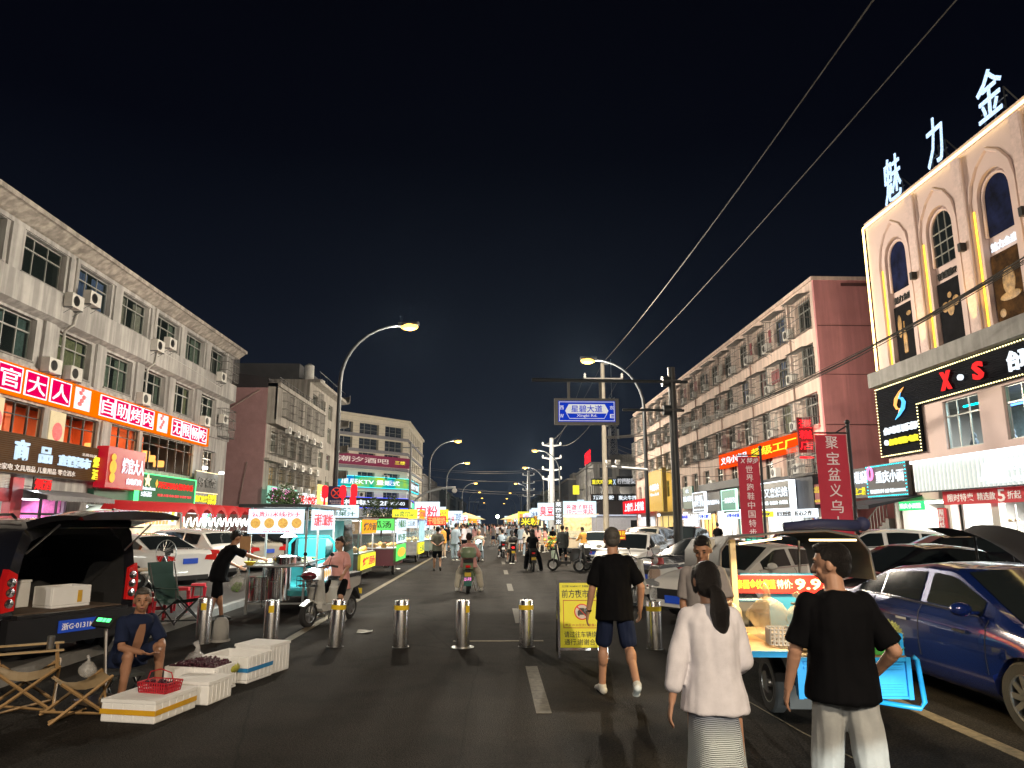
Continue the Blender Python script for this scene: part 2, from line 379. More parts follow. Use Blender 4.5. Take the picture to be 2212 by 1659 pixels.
# ================================================================ left: grey four-storey building
L1W4 = [(21.5, 24.0)]+[(25.05+3.5*k, 27.6+3.5*k) for k in range(6)]
L1W3 = [(20.6, 22.9), (24.05, 26.3)]+[(27.75+3.5*k, 30.05+3.5*k) for k in range(5)]
holes = [(a, b, 10.82, 12.36) for a, b in L1W4]+[(a, b, 7.72, 9.3) for a, b in L1W3]
rest = [(20.5, 24.3, 4.45, 6.15), (25.1, 27.4, 4.6, 6.15), (28.5, 31.2, 4.6, 6.15), (32.3, 34.9, 4.4, 6.2), (35.2, 41.3, 4.4, 6.2), (42.6, 44.6, 4.6, 6.1)]
shops = [(14, 21.5, .14, 2.9), (22.2, 25.7, .14, 2.9), (26.6, 29.6, .14, 2.7), (31, 33.8, .14, 2.6), (34.4, 40.6, .14, 2.5), (41.2, 44.8, .14, 2.6)]
L1, b = block('apartment_building', 'grey four-storey building over the barbecue restaurant, its cornice running up to the left edge', -17.2, LA, 12, 46.3, 12.7, 14, WALLG, holes+rest+shops)
b = MB(); b.box(12, 46.28, 9, 14, 0, 12.7); b.box(46.05, 46.28, .3, 9, 0, 12.7)   # rear wing and end wall
obj('end_wall', b, WALLG, L1)
m = MB()
for z in (3.0, 6.9, 9.85, 12.75): m.box(12, 46.0, .3, 9, z-.12, z)
obj('floor_slab', m, CONC, L1)
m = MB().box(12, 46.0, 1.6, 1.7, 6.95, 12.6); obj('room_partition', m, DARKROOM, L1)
# cornice, spandrels and pilasters
c = MB(); c.prismx([(.0, 12.55), (-.12, 12.6), (-.55, 12.92), (-.66, 12.94), (-.66, 13.12), (.3, 13.12), (.3, 12.55)], 12, 46.95)
obj('cornice', c, mat('stained_cornice', (.42, .38, .34), .85, var=.3, scale=2.4, bump=.3, dirt=.4), L1)
m = MB(); m.box(12, 46.31, -.34, 0, 9.55, 10.62); m.box(12, 46.29, -.06, 0, 12.38, 12.55)
m.prismx([(0, 9.4), (-.34, 9.55), (0, 9.55)], 12, 46.3)
for i in range(len(L1W4)-1):
    x = (L1W4[i][1]+L1W4[i+1][0])/2; m.box(x-.32, x+.32, -.09, 0, 10.62, 12.38)
for i in range(len(L1W3)-1):
    x = (L1W3[i][1]+L1W3[i+1][0])/2; m.box(x-.36, x+.3, -.12, 0, 7.5, 9.4)
m.box(12, 46.3, -.1, 0, 6.95, 7.5)
obj('spandrel', m, WALLG, L1)
m = MB()
for k, W_ in ((10.76, L1W4), (7.66, L1W3)):
    for a, b_ in W_: obj('sill', MB().box(a-.06, b_+.06, -.05, .2, k, k+.06), CONC, L1)
for i, (a, b_) in enumerate(L1W4): window(L1, a, 10.82, b_-a, 1.54, curtain=[2, 0, 1, 4, 5, 5, 5][i])
for i, (a, b_) in enumerate(L1W3): window(L1, a, 7.72, b_-a, 1.58, curtain=[5, 2, 3, 5, 5, 3, 5][i])
for x, z in [(27.55, 10.15), (28.75, 10.65), (34.75, 10.15), (36.05, 10.6), (43.2, 10.3), (27.0, 7.42), (28.4, 7.4), (34.3, 7.4), (41.8, 7.38), (44.6, 7.9)]: ac(L1, x, z, -.36 if z > 9 else -.14)
m = MB()
for x in (28.15, 35.1): m.tube([(x, -.1, 12.5), (x, -.1, 10.7), (x-.05, -.42, 10.5), (x-.25, -.42, 9.6), (x-.35, -.14, 9.3), (x-.35, -.14, 7), (x-.2, -.2, 6.9)], .05, 8)
m.tube([(31.4, -.08, 6.2), (31.4, -.08, 2.6)], .05, 8)
obj('downpipe', m, mat('pale_pipe', (.42, .41, .39), .5), L1, smooth=True)
m = MB(); m.tube([(35.3, -.36, 10.35), (40, -.36, 10.2), (43.4, -.36, 10.0)], .015, 5); obj('cable', m, WHITEP, L1)
o = obj('security_grille', cage_mesh(1.7, 1.75, .55, False), None, L1); o.location = (44.3, 0, 7.1)
o = obj('security_grille', cage_mesh(1.9, 1.6, .6, False), None, L1); o.location = (43.9, 0, 10.7)
window(L1, 42.7, 4.6, 1.85, 1.5, sash=3)
# lit restaurant behind the second-floor glass
ROOMR = mat('restaurant_orange_wall', (.55, .12, .04), .7, var=.2, scale=1, emit=None)
m = MB(); m.box(19.8, 41.9, 3.2, 3.3, 3.05, 6.7); m.box(24.4, 24.95, .4, 3.2, 3.05, 6.7); m.box(34.95, 35.1, .4, 3.2, 3.05, 6.7); obj('restaurant_wall', m, ROOMR, L1)
DF = mat('dark_window_frame', (.03, .028, .028), .5)
m = MB()
for a, b_, z0, z1 in rest[:5]:
    n_ = max(3, round((b_-a)/.95))
    for i in range(n_+1): x = a+(b_-a)*i/n_; m.box(x-.03, x+.03, .1, .18, z0, z1)
    m.box(a, b_, .1, .16, z1-.06, z1); m.box(a, b_, .1, .16, z0, z0+.06); m.box(a, b_, .11, .15, z1-.5, z1-.46)
obj('restaurant_window_frame', m, DF, L1)
m = MB()
for x, z in ((33.2, 5.55), (36.6, 5.5), (38.9, 5.5), (40.4, 5.45)): m.add([(x-.4, .1, z+.45), (x+.4, .1, z+.45), (x+.4, -.28, z+.05), (x-.4, -.28, z+.05)], [(0, 1, 2, 3)])
obj('open_sash', m, GLASSW, L1)
def lamp_cluster(parent, pts, r=.28, h=.34):
    for x, y, z in pts:
        mm = MB(); mm.lathe([(r*.95, z), (r, z+.05), (r, z+h-.05), (r*.95, z+h)], (x, y, 0), 14); obj('pendant_lamp', mm, glow('pendant_shade', (1, .42, .10), 1.5), parent)
lamp_cluster(L1, [(26.3, 1.4, 5.3), (27.0, 1.2, 4.75), (29.9, 1.4, 5.2), (30.4, 1.2, 4.7), (33.5, 1.5, 5.1), (34.1, 1.3, 4.7), (36.6, 1.5, 5.2), (38.0, 1.2, 5.2), (39.5, 1.6, 5.1), (22.2, 1.4, 5.2), (40.6, 1.6, 4.9)])
for x in (22.5, 26.2, 29.8, 33.6, 36.5, 39.5): light('AREA', 'restaurant_light', (x, 1.7, 6.55), 75, (1, .5, .22), 1.6, (0, 0, 0), L1, sizey=1.2)
m = MB()
for x in (25.3, 26.0, 29.2, 32.6, 36.0): m.box(x, x+.35, .5, .62, 4.5, 6.1)
obj('orange_blind', m, mat('orange_blind', (.75, .16, .06), .8), L1)
# ---- long orange sign
def panel(name, label, X, rz, s0, s1, z0, z1, m, d=.18, out=0.0, cat='sign', frame=None, group=None, y=0, tilt=0):
    """a box sign on the face X; local x runs along the facade as read from the street"""
    c, s = math.cos(rz), math.sin(rz); lx = (s0+s1)/2
    px, py = (X, y) if not isinstance(X, tuple) else X
    r = thing(name, label, cat, (px+c*lx, py+s*lx, (z0+z1)/2), rz, group)
    w = (s1-s0)/2; h = (z1-z0)/2
    bm = MB().box(-w, w, -out-d, -out, -h, h); obj('sign_face', bm, m, r); r['_f'] = -out-d
    if frame:
        t = .05; f = MB()
        for q in ((-w-t, w+t, h, h+t), (-w-t, w+t, -h-t, -h), (-w-t, -w, -h, h), (w, w+t, -h, h)): f.box(q[0], q[1], -out-d-.03, -out-.02, q[2], q[3])
        obj('border_tube', f, frame, r)
    return r
def put(r, s, box, m, bold=.012, name='lettering', keep=False, dy=.006, depth=.03, shear=0, row=None):
    """lettering laid on a sign panel; box in the panel's own half-size units -1..1"""
    f = r['_f']; bb = [c for c in r.children if c.name.startswith('sign_face')][0].data.vertices
    w = max(v.co.x for v in bb); h = max(v.co.z for v in bb)
    return text(name, s, (box[0]*w, box[1]*w, box[2]*h, box[3]*h), f-dy, m, r, bold, depth, keep, shear)
ORG = glow('orange_sign_face', (1, .17, .0), .85, var=.06, scale=.4)
MAG = glow('magenta_tile', (.85, .0, .10), .75, var=.05, light=False)
r = panel('restaurant_sign', 'long glowing orange sign with white characters on magenta tiles, on the grey building', -17.2, LA, 18.0, 42.75, 6.27, 7.36, ORG, .22)
mm = MB(); fr = MB(); W0 = (42.75-18.0)/2; cx = (42.75+18)/2
def tile(s0, s1, ch):
    x0, x1 = s0-cx, s1-cx
    obj('tile', MB().box(x0, x1, -.25, -.22, -.42, .42), MAG, r)
    for q in ((x0-.035, x1+.035, .42, .455), (x0-.035, x1+.035, -.455, -.42), (x0-.035, x0, -.42, .42), (x1, x1+.035, -.42, .42)): fr.box(q[0], q[1], -.27, -.22, q[2], q[3])
    text('lettering', ch, (x0+.1, x1-.1, -.33, .33), -.255, E_LETW, r, .0, .03)
for s, ch in zip([19.4, 21.0, 22.6, 24.25, 25.75, 27.25], '烤官大人'[:0]+'  烤官大人'.strip().rjust(6)):
    if ch.strip(): tile(s, s+1.22, ch)
for s, ch in zip([30.75, 32.0, 33.25, 34.5], '自助烤肉'): tile(s, s+1.08, ch)
for s, ch in zip([37.75, 38.95, 40.1, 41.25], '无限畅吃'): tile(s, s+1.02, ch)
obj('tile_border', fr, E_LETW, r)
FOODM = mat('raw_meat_print', (.6, .12, .12), .6, var=.5, scale=9, emit=(.9, .12, .12), es=.5)
for s in (28.85, 36.1):
    x = s-cx; q = MB().box(x, x+1.1, -.25, -.22, -.44, .44); obj('picture_panel', q, glow('pale_picture', (.75, .85, .88), 1, light=False), r)
    q = MB()
    for k in range(5): q.ball((x+.35+.12*(k % 3), -.255, -.22+.15*k), (.16-.01*k, .012, .09), 10, 6)
    q.tube([(x+.15, -.262, .3), (x+.75, -.262, .12)], .012, 4)
    obj('meat_picture', q, FOODM, r, smooth=True)
# ---- posters hanging in the restaurant windows
for s in (24.35, 27.75):
    q = panel('hanging_poster', 'food poster between restaurant windows, %s' % ('by the left edge of the photo' if s < 25 else 'showing meat lifted by chopsticks over a plate'), -17.2, LA, s, s+.95 if s > 25 else s+.7, 4.75, 6.1, glow('poster_ground', (.80, .62, .35), .9, light=False), .04, .03, 'poster')
    mm = MB(); mm.ball((0, -.08, -.1), (.33, .02, .36), 16, 8); obj('picture', mm, FOODM, q, smooth=True)
# ---- brown slatted shop sign
BRN = mat('brown_slats', (.06, .03, .012), .6, var=.2, scale=3)
r = panel('shop_sign', 'brown slatted supermarket sign with ice-blue characters, under the restaurant windows at the left edge', -16.95, LA, 18.0, 30.95, 3.52, 4.92, BRN, .12, 0)
mm = MB()
for k in range(19): z = -.66+k*.072; mm.box(-6.475, 6.475, -.145, -.12, z, z+.045)
obj('slat', mm, mat('brown_slat_light', (.09, .042, .014), .8, spec=.1, var=.2, scale=4), r)
def tx(r, s, s0, s1, z0, z1, m, cx, cz, bold=.03, y=-.15, depth=.07): return text('lettering', s, (s0-cx, s1-cx, z0-cz, z1-cz), y, m, r, bold, depth)
cx, cz = 24.475, 4.22
tx(r, '商', 25.35, 26.1, 4.0, 4.72, E_LETB, cx, cz, .05); tx(r, '品', 26.75, 27.5, 4.0, 4.6, E_LETB, cx, cz, .05)
tx(r, '直销超市', 27.95, 30.15, 3.98, 4.42, E_LETB, cx, cz, .05); tx(r, '百货', 20.6, 23.6, 4.0, 4.7, E_LETB, cx, cz, .05)
tx(r, '日用品 五金家电 文具用品 儿童用品 零食酒水', 23.3, 29.2, 3.62, 3.84, PAINTW, cx, cz, .02, depth=.02); tx(r, '北苑仙居', 29.5, 30.6, 4.5, 4.62, PAINTW, cx, cz, .01, depth=.02)
tx(r, '烟', 30.38, 30.88, 4.1, 4.55, E_LETY, cx, cz, .04); tx(r, '酒', 30.38, 30.88, 3.6, 4.02, E_LETY, cx, cz, .04)
# ---- red box sign and small ones
RED = mat('red_sign_face', (.12, .002, .006), .4, var=.08, emit=(1, .0, .03), es=.28)
r = panel('shop_sign', 'deep red box sign with white characters under the orange sign', -16.9, LA, 30.75, 34.05, 3.3, 5.05, RED, .5, 0)
put(r, '烤官大人', (-.25, .95, -.25, .55), E_LETW, .04); put(r, '自助烤肉', (.05, .85, -.78, -.45), E_LETW, .03)
mm = MB(); mm.ball((-1.2, -.53, .0), (.26, .06, .30), 16, 8); mm.ball((-1.2, -.53, .42), (.17, .06, .16), 14, 8); mm.ball((-1.2, -.53, -.45), (.2, .06, .22), 14, 8)
obj('sign_emblem', mm, glow('emblem_gold', (1, .6, .1), .9, light=False), r, smooth=True)
GRN = mat('green_sign_face', (.003, .03, .012), .7, var=.1, emit=(0, .35, .08), es=.25)
r = panel('shop_sign', 'green beer-brand sign with bright green tube border and red characters', -16.9, LA, 34.3, 40.7, 2.82, 4.12, GRN, .2, 0, frame=E_GREEN)
put(r, '冯记四川火锅串串香', (-.4, .9, .05, .6), E_LETR, .035); put(r, 'Heineken', (-.95, -.5, -.15, .12), E_LETW, .03); put(r, '◆', (-.2-.3, -.42, .1, .7), glow('emblem_gold', (1, .6, .1), .9, light=False), 0)
put(r, '5折起', (-.93, -.6, -.65, -.25), E_LETW, .03); put(r, '经营 火锅 串串 烧烤 小龙虾 夜宵', (-.4, .85, -.55, -.35), PAINTR, .02)
mm = MB().prism([(3.2*(-.76)+.33*(1 if k % 2 == 0 else .42)*math.sin(k*math.pi/5), .36+.33*(1 if k % 2 == 0 else .42)*math.cos(k*math.pi/5)) for k in range(10)][::-1], -.25, -.2)
obj('star', mm, glow('star_gold', (1, .75, .45), 1.4, light=False), r)
r = panel('shop_sign', 'dark chalk-grey sign outlined by small bulbs under two white floodlights', -16.9, LA, 40.95, 44.2, 3.55, 4.7, mat('chalk_grey', (.16, .17, .17), .7, var=.2), .1, 0)
put(r, '好食馆', (-.8, .8, -.5, .5), PAINTK, .03)
mm = MB()
for k in range(22):
    for z in (-.6, .6): mm.ball((-1.65+3.3*k/21, -.12, z), .025, 6, 4)
obj('bulb', mm, E_WARM, r)
mm = MB().box(-1.35, -1.1, -.5, -.3, .72, .86).box(1.2, 1.45, -.5, -.3, .6, .74); obj('floodlight', mm, glow('flood_white', (.95, 1, 1), 9, 0), r)
r = panel('shop_sign', 'narrow dark sign with yellow luminous characters below the chalk-grey sign', -16.9, LA, 40.95, 44.2, 2.85, 3.5, mat('sign_black', (.02, .02, .02), .4), .1, 0)
put(r, '烧烤夜宵', (-.95, .1, -.6, .6), E_LETY, .05); put(r, '烤鱼炒菜\n串串小炒', (.15, .95, -.9, .9), E_LETY, .03)
MULTI = []
for k, c in enumerate([(1, .1, .6), (.2, .3, 1), (.1, 1, .4), (1, .5, .1), (.7, .7, 1)]): MULTI.append(glow('fairy_light_%s' % ['pink', 'blue', 'green', 'orange', 'white'][k], c, 4, 0, light=False))
def fairy(parent, x0, x1, z0, z1, y, n, mats=None):
    for k in range(len(mats or MULTI)):
        mb = MB()
        for i in range(n//len(mats or MULTI)): mb.ball((random.uniform(x0, x1), y+random.uniform(-.05, .05), random.uniform(z0, z1)), .022, 5, 3)
        obj('fairy_lights', mb, (mats or MULTI)[k], parent)
r = thing('light_curtain', 'curtain of coloured fairy lights below the yellow-lettered sign', 'fairy lights', (-16.7, 42.6, 2.4), LA); fairy(r, -1.5, 1.5, -.35, .35, 0, 130)
# neon cigarette sign hanging over the red shop front
r = panel('neon_sign', 'red neon sign hanging before the red shop front', -16.2, LA, 25.65, 26.7, 2.92, 3.4, mat('sign_black', (.02, .02, .02), .4), .04, 0)
put(r, '烟酒', (-.9, .9, -.8, .8), E_LETR, .02)
# ---- ground-floor shop fronts
REDP = mat('red_shop_paint', (.38, .03, .045), .5, var=.15)
def room(parent, s0, s1, z1, wallm, power, col, depth=4, shelves=True, floor=.15, y0=.3):
    mb = MB(); mb.box(s0-.05, s1+.05, depth, depth+.1, floor, z1+.4); mb.box(s0-.15, s0-.05, y0, depth, floor, z1+.4); mb.box(s1+.05, s1+.15, y0, depth, floor, z1+.4)
    mb.box(s0-.15, s1+.15, y0, depth, z1+.3, z1+.4); obj('room', mb, wallm, parent)
    L = MB(); n = max(1, round((s1-s0)/2))
    for k in range(n): x = s0+(s1-s0)*(k+.5)/n; L.box(x-.5, x+.5, 1.0, 1.25, z1+.2, z1+.25)
    obj('ceiling_lamp', L, glow('ceiling_tube', (.9, .96, 1), 9, 0, light=False), parent)
    light('AREA', 'shop_light', ((s0+s1)/2, 1.5, z1+.15), power*2.2, col, (s1-s0)*.8, (math.radians(-28), 0, 0), parent, sizey=1.4)
    if shelves:
        cols = [mat('goods_%s' % q, c, .5, var=.3, scale=12) for q, c in dict(red=(.5, .05, .04), green=(.1, .4, .1), yellow=(.7, .5, .08), white=(.7, .7, .68), blue=(.08, .15, .5), brown=(.3, .16, .08)).items()]
        S = MB(); G = [MB() for _ in cols]
        for z in (.55, 1.0, 1.45, 1.9):
            if z > z1-.3: break
            S.box(s0+.1, s1-.1, depth-.5, depth-.05, z-.03, z)
            x = s0+.15
            while x < s1-.3:
                w = random.uniform(.1, .3); G[random.randrange(len(G))].box(x, x+w-.02, depth-.45, depth-.2, z, z+random.uniform(.15, .34)); x += w
        obj('shelf', S, WHITEP, parent)
        for g, c in zip(G, cols):
            if g.v: obj('shelf_goods', g, c, parent)
WHITEWALL = mat('white_interior', (.62, .62, .58), .8, var=.05)
sh = thing('shop', 'red-painted grocery shop with drinks fridges behind the van roof', 'shop', (-17.2, 0, 0), LA)
room(sh, 22.2, 25.7, 2.6, WHITEWALL, 90, (.95, 1, .9)); room(sh, 14, 21.3, 2.6, WHITEWALL, 90, (.95, 1, .9))
mb = MB(); mb.box(21.5, 22.2, -.3, 0, .14, 3.4); mb.box(25.7, 26.3, -.3, 0, .14, 3.4); mb.box(22.2, 25.7, -.25, -.02, 2.55, 3.0); mb.box(17, 21.5, -.25, -.02, 2.55, 3.0); obj('shop_front', mb, REDP, sh)
mb = MB()
for k in range(9): mb.box(22.25, 25.65, -.22, -.16, 3.02+k*.055, 3.06+k*.055)
obj('shutter', mb, mat('shutter_metal', (.5, .45, .42), .5, .4), sh)
for x in (22.7, 24.0):
    f = thing('drinks_fridge', 'lit drinks fridge with glass door in front of the red shop, %s of the two' % ('left' if x < 23 else 'right'), 'fridge', (-16.6, x+.55, .13), LA, 'drinks fridges by the red shop')
    mb = MB().box(-.55, .55, 0, .6, 0, 1.75); obj('cabinet', mb, REDP, f)
    mb = MB().box(-.48, .48, -.012, -.002, .12, 1.5); obj('door', mb, glow('fridge_light', (.75, .95, .8), .9, .5, 4), f)
    mb = MB()
    for k in range(5):
        for i in range(9): mb.cyl((-.42+i*.1, -.02, .16+k*.26), (-.42+i*.1, -.02, .34+k*.26), .03, n=6)
    obj('bottle', mb, mat('bottle_green', (.1, .3, .12), .3), f)
sh = thing('shop', 'small shop with pink lit window under a grey scalloped awning', 'shop', (-17.2, 0, 0), LA)
room(sh, 26.6, 29.6, 2.5, mat('pink_interior', (.6, .2, .4), .7, var=.4, scale=3), 50, (1, .55, .85), shelves=False)
mb = MB().box(26.6, 29.6, .0, .05, .14, 1.0); mb.box(26.6, 26.68, -.0, .08, 1, 2.7).box(29.52, 29.6, 0, .08, 1, 2.7).box(27.9, 27.98, 0, .08, 1, 2.7).box(28.9, 28.96, 0, .08, 1, 2.7).box(26.68, 29.52, 0, .08, 2.1, 2.18); obj('window_frame', mb, DF, sh)
a = MB(); n_ = 24
for i in range(n_): x = 26.1+i*4.6/n_; a.add([(x, -.1, 3.05), (x+4.6/n_, -.1, 3.05), (x+4.6/n_, -1.3, 2.78), (x, -1.3, 2.78), (x, -1.32, 2.62), (x+2.3/n_, -1.33, 2.57), (x+4.6/n_, -1.32, 2.62)], [(0, 1, 2, 3), (3, 2, 6, 5, 4)])
o = obj('awning', a, mat('grey_canvas', (.2, .2, .21), .85, var=.2), None, loc=(-17.2, 0, 0), rz=LA); tag(o, 'grey canvas awning with scalloped edge over the pink lit window', 'awning')
lamp = thing('wall_lamp', 'bright round white lamp over the red shop front', 'lamp', (-16.5, 26.35, 3.0), LA); obj('bulb', MB().ball((0, 0, 0), .11, 12, 8), glow('bulb_white', (.9, .97, 1), 18, 0), lamp, smooth=True); obj('bracket', MB().tube([(0, 0, .08), (0, .6, .14)], .015, 6), GREYM, lamp)
sh = thing('shop', 'hot-pot shop with green fascia under the green beer sign', 'shop', (-17.2, 0, 0), LA)
room(sh, 31, 33.8, 2.3, WHITEWALL, 60, (.9, 1, .9)); room(sh, 34.4, 40.6, 2.3, WHITEWALL, 90, (.9, 1, .85), shelves=False)
mb = MB().box(30.9, 34.25, -.3, -.02, 2.72, 3.25); obj('fascia', mb, mat('green_fascia', (.01, .09, .05), .5), sh)
r = panel('menu_board', 'lit white menu board with rows of food pictures under the green sign', -16.75, LA, 34.2, 38.6, 1.7, 2.75, glow('menu_white', (.85, .95, .95), 1.25), .08, 0)
put(r, '正宗四川火锅串串香 品牌连锁手工店', (-.85, .85, .6, .85), PAINTR, .02)
mb = MB()
for j in range(3):
    for i in range(9): mb.box(-1.95+i*.36, -1.68+i*.36, -.1, -.08, .1-j*.3, .3-j*.3)
obj('food_picture', mb, mat('food_print', (.7, .3, .08), .6, var=.6, scale=8, emit=(.8, .35, .1), es=.5), r)
put(r, '烤鱼\n小炒\n夜宵', (.7, .85, -.7, .4), E_LETY, .03)
sh = thing('shop', 'shop front at the far end of the grey building behind the tent', 'shop', (-17.2, 0, 0), LA); room(sh, 41.2, 44.8, 2.4, WHITEWALL, 60, (.9, 1, .95))
# ================================================================ left: mauve building with caged windows
L2c = [(56.6+2.75*k) for k in range(5)]
h2 = [(x, x+1.9, z, z+1.6) for x in L2c for z in (4.6, 7.4, 10.3)]
L2, b = block('apartment_building', 'four-storey building with mauve gable wall and caged windows beyond the grey one', -17.6, LA, 55.3, 71, 12.2, 14, BEIGE, h2)
obj('gable_wall', MB().box(55.1, 55.3, 0, 14, 0, 12.2), MAUVE, L2)
m = MB()
for z in (2.2, 4.6, 7.0, 9.4, 11.2): m.box(55.07, 55.1, 0, 14, z, z+.06)
m.box(55.02, 55.1, 0, 14, 11.85, 12.2); obj('string_course', m, MAUVE, L2)
m = MB().box(55.3, 70.95, 1.5, 14, 0, 12.1); obj('core', m, BEIGE, L2)
m = MB().box(55.1, 71, -.75, 0, 9.4, 9.7).box(55.1, 71, -.75, -.6, 9.7, 12.6).box(55.1, 55.3, -.75, 0, 9.7, 12.6).box(55.1, 71, -.95, .4, 12.3, 12.62).box(55.1, 71, -.45, 0, 6.55, 6.75)
for x in L2c: m.box(x+1.95, x+2.7, -.6, -.55, 9.7, 12.3)
obj('projecting_storey', m, BEIGE, L2)
m = MB()
for k in range(16): m.tube([(55.2+k, -.85, 12.6), (55.2+k, -.85, 13.05)], .02, 5)
m.tube([(55.1, -.85, 13.05), (71, -.85, 13.05)], .025, 5); m.tube([(55.1, -.85, 12.85), (71, -.85, 12.85)], .02, 5); obj('roof_railing', m, DARKM, L2)
m = MB()
for k in range(40): m.tube([(55.2, .3+k*.34, 12.25), (55.0, .3+k*.34, 12.25)], .06, 6)
m.prismx([(0, 12.2), (14, 12.2), (14, 13.2), (7, 14.0), (0, 13.0)], 55.05, 60); obj('roof', m, mat('dark_roof_tile', (.03, .025, .028), .8), L2)
m = MB().tube([(54.95, .6, 12), (54.95, 3.0, 10.4), (54.95, 3.2, 1.2)], .07, 8).tube([(54.95, 1.2, 6.4), (54.95, 1.6, 3.2)], .04, 6); obj('downpipe', m, mat('pinkish_pipe', (.30, .22, .2), .5), L2, smooth=True)
cg = cage_mesh(2.1, 1.95, .5, False)
for x in L2c:
    for z in (4.5, 7.2, 10.1):
        o = obj('security_grille', cg, None, L2); o.location = (x-.1, -.62 if z > 9 else -.04, z)
        if z > 9: continue
        window(L2, x, z+.1, 1.9, 1.6)
for x in L2c: ac(L2, x+2.35, 9.05, -.5); ac(L2, x+2.3, 6.3, -.3); ac(L2, x+.9, 4.3, -.62)
m = MB()
for x in L2c: m.box(x+.0, x+1.9, -.58, -.56, 10.0, 12.2)
obj('balcony_glass', m, GLASSD, L2)
ws = glow('lit_curtain_window', (.8, .5, .22), .45, .5, 3, light=False); obj('lit_window', MB().box(56, 70, .35, .4, 4.3, 6.5), ws, L2)
# building behind with curved balconies and roof tanks
L3, b = block('apartment_building', 'taller beige building with curved corner balconies and roof tanks', -18.5, LA, 71.2, 84, 15.8, 10, BEIGE, [(72.4+3.5*k, 74.4+3.5*k, z, z+1.7) for k in range(3) for z in (4.6, 7.6, 10.6, 13.2)])
m = MB().box(71.2, 83.9, 1, 10, 0, 15.7).box(71, 84.4, -1.0, 10, 15.8, 16.1).box(71.0, 71.2, 0, 10, 0, 15.8); obj('core', m, BEIGE, L3)
for z in (7.0, 10.0, 13.0, 15.9):
    pts = [(84+1.9*math.sin(a), -.4-1.5*math.cos(a)+.5) for a in [i*math.pi/10 for i in range(11)]]
    q = MB(); n_ = len(pts); q.add([(x, y, z) for x, y in pts]+[(x, y, z+.9) for x, y in pts], [(i, i+1, n_+i+1, n_+i) for i in range(n_-1)]+[tuple(range(n_))[::-1]])
    obj('balcony', q, BEIGE, L3)
for k in range(3):
    for z in (4.6, 7.6, 10.6, 13.2): window(L3, 72.4+3.5*k, z, 2.0, 1.7)
o = obj('security_grille', cage_mesh(2.2, 2.2, .6, False), None, L3); o.location = (72.2, 0, 12.9)
m = MB().box(74, 83, 2, 9, 16.1, 18.4); obj('stair_house', m, DARKW, L3)
for x, y, h in ((73.4, .8, 1.9), (77.5, .6, 1.1)): obj('water_tank', MB().lathe([(.5, 16.1), (.5, 16.1+h), (.2, 16.3+h), (0, 16.3+h)], (x, y, 0), 18), WHITEP, L3, smooth=False)
m = MB()
for k in range(5): m.tube([(71.4+k*3, -.9, 16.1), (71.4+k*3, -.9, 16.9)], .03, 5)
m.tube([(71, -.9, 16.9), (84, -.9, 16.9)], .03, 5); obj('roof_railing', m, DARKM, L3)
# low signs on the mauve building
def fx(X, u0, vt, vb, u1):
    a = onX(u0, vt, X); b = onX(u0, vb, X); c = onX(u1, vb, X); return a.y, c.y, b.z, a.z
C4 = lambda x, y: P(600, 1350, 1100, x, y)
s0, s1, z0, z1 = fx(-16.9, *C4(945, 1190), C4(0, 1330)[1], C4(1165, 0)[0])
r = panel('shop_sign', 'lit green and pink sign with pink characters behind the flowering tree', -16.9, LA, s0, s1, z0, z1, glow('mint_sign', (.35, .75, .55), .9), .15, 0); put(r, '花样年华\n美容养生', (-.9, .9, -.8, .85), glow('letter_pink', (1, .25, .6), 1.6, light=False), .04)
s0b, s1b = s1+.1, fx(-16.9, *C4(1335, 1250), C4(0, 1340)[1], C4(1340, 0)[0])[0]
r = panel('shop_sign', 'white lit sign with red characters between the mint and the gold signs', -16.9, LA, s0b, s1b, z0, z1-.15, glow('menu_white', (.85, .95, .95), 1.25), .15, 0); put(r, '川味小炒烧烤', (-.95, .95, -.7, .7), glow('letter_red', (1, .03, .03), 1.5), .04)
s0c, s1c, z0c, z1c = fx(-16.6, *C4(1348, 1180), C4(0, 1340)[1], C4(1455, 0)[0])
r = panel('shop_sign', 'gold ribbed sign with white calligraphy left of the tall lamp post', -16.6, LA, s0c, s1c, z0c, z1c, glow('gold_sign', (1, .68, .2), 1.3), .15, 0); put(r, '老味道', (-.8, .8, -.7, .5), E_LETW, .05)
# ================================================================ left: cream corner building (two faces)
A = Vector((-24.3, 115)); B_ = Vector((-15.1, 126)); C_ = Vector((-15.4, 156))
def angled(A, B): d = B-A; return math.atan2(d.y, d.x), d.length
a1, w1 = angled(A, B_); a2, w2 = angled(B_, C_)
L4 = thing('corner_building', 'cream tiled six-storey corner building with lit bar and karaoke signs', 'building', (0, 0, 0))
def faceframe(p, a): return Matrix.Translation((p.x, p.y, 0)) @ Matrix.Rotation(a, 4, 'Z')
H4 = 19.2
fw = MB(); fw.T = faceframe(A, a1); holes1 = []
for k in range(4):
    x = -9+1.2+k*5.6
    for z in (5.0, 8.2, 11.4): holes1.append((x, x+3.6, z, z+1.9))
    for z in (14.2, 16.7): holes1.append((x, x+4.2, z-.5, z+1.5))
fw.wall(-9, w1, 0, H4, 0, holes1, .5)
fw.T = faceframe(B_, a2); holes2 = [(1.2+k*3.7, 3.7+k*3.7, z, z+1.8) for k in range(8) for z in (5, 8.2, 11.4, 14.2, 16.7)]
fw.wall(0, w2, 0, H4, 0, holes2, .3); obj('wall', fw, TILE, L4)
m = MB(); m.T = faceframe(A, a1)
for z in (4.3, 7.4, 10.6, 13.4, 15.9): m.box(-9, w1, -.25, 0, z, z+.5)
for k in range(1, 24): m.box(-9, w1, -.012, 0, k*.8, k*.8+.03)
m.T = faceframe(B_, a2)
for z in (13.4, 15.9, 7.4, 10.6): m.box(0, w2, -.25, 0, z, z+.4)
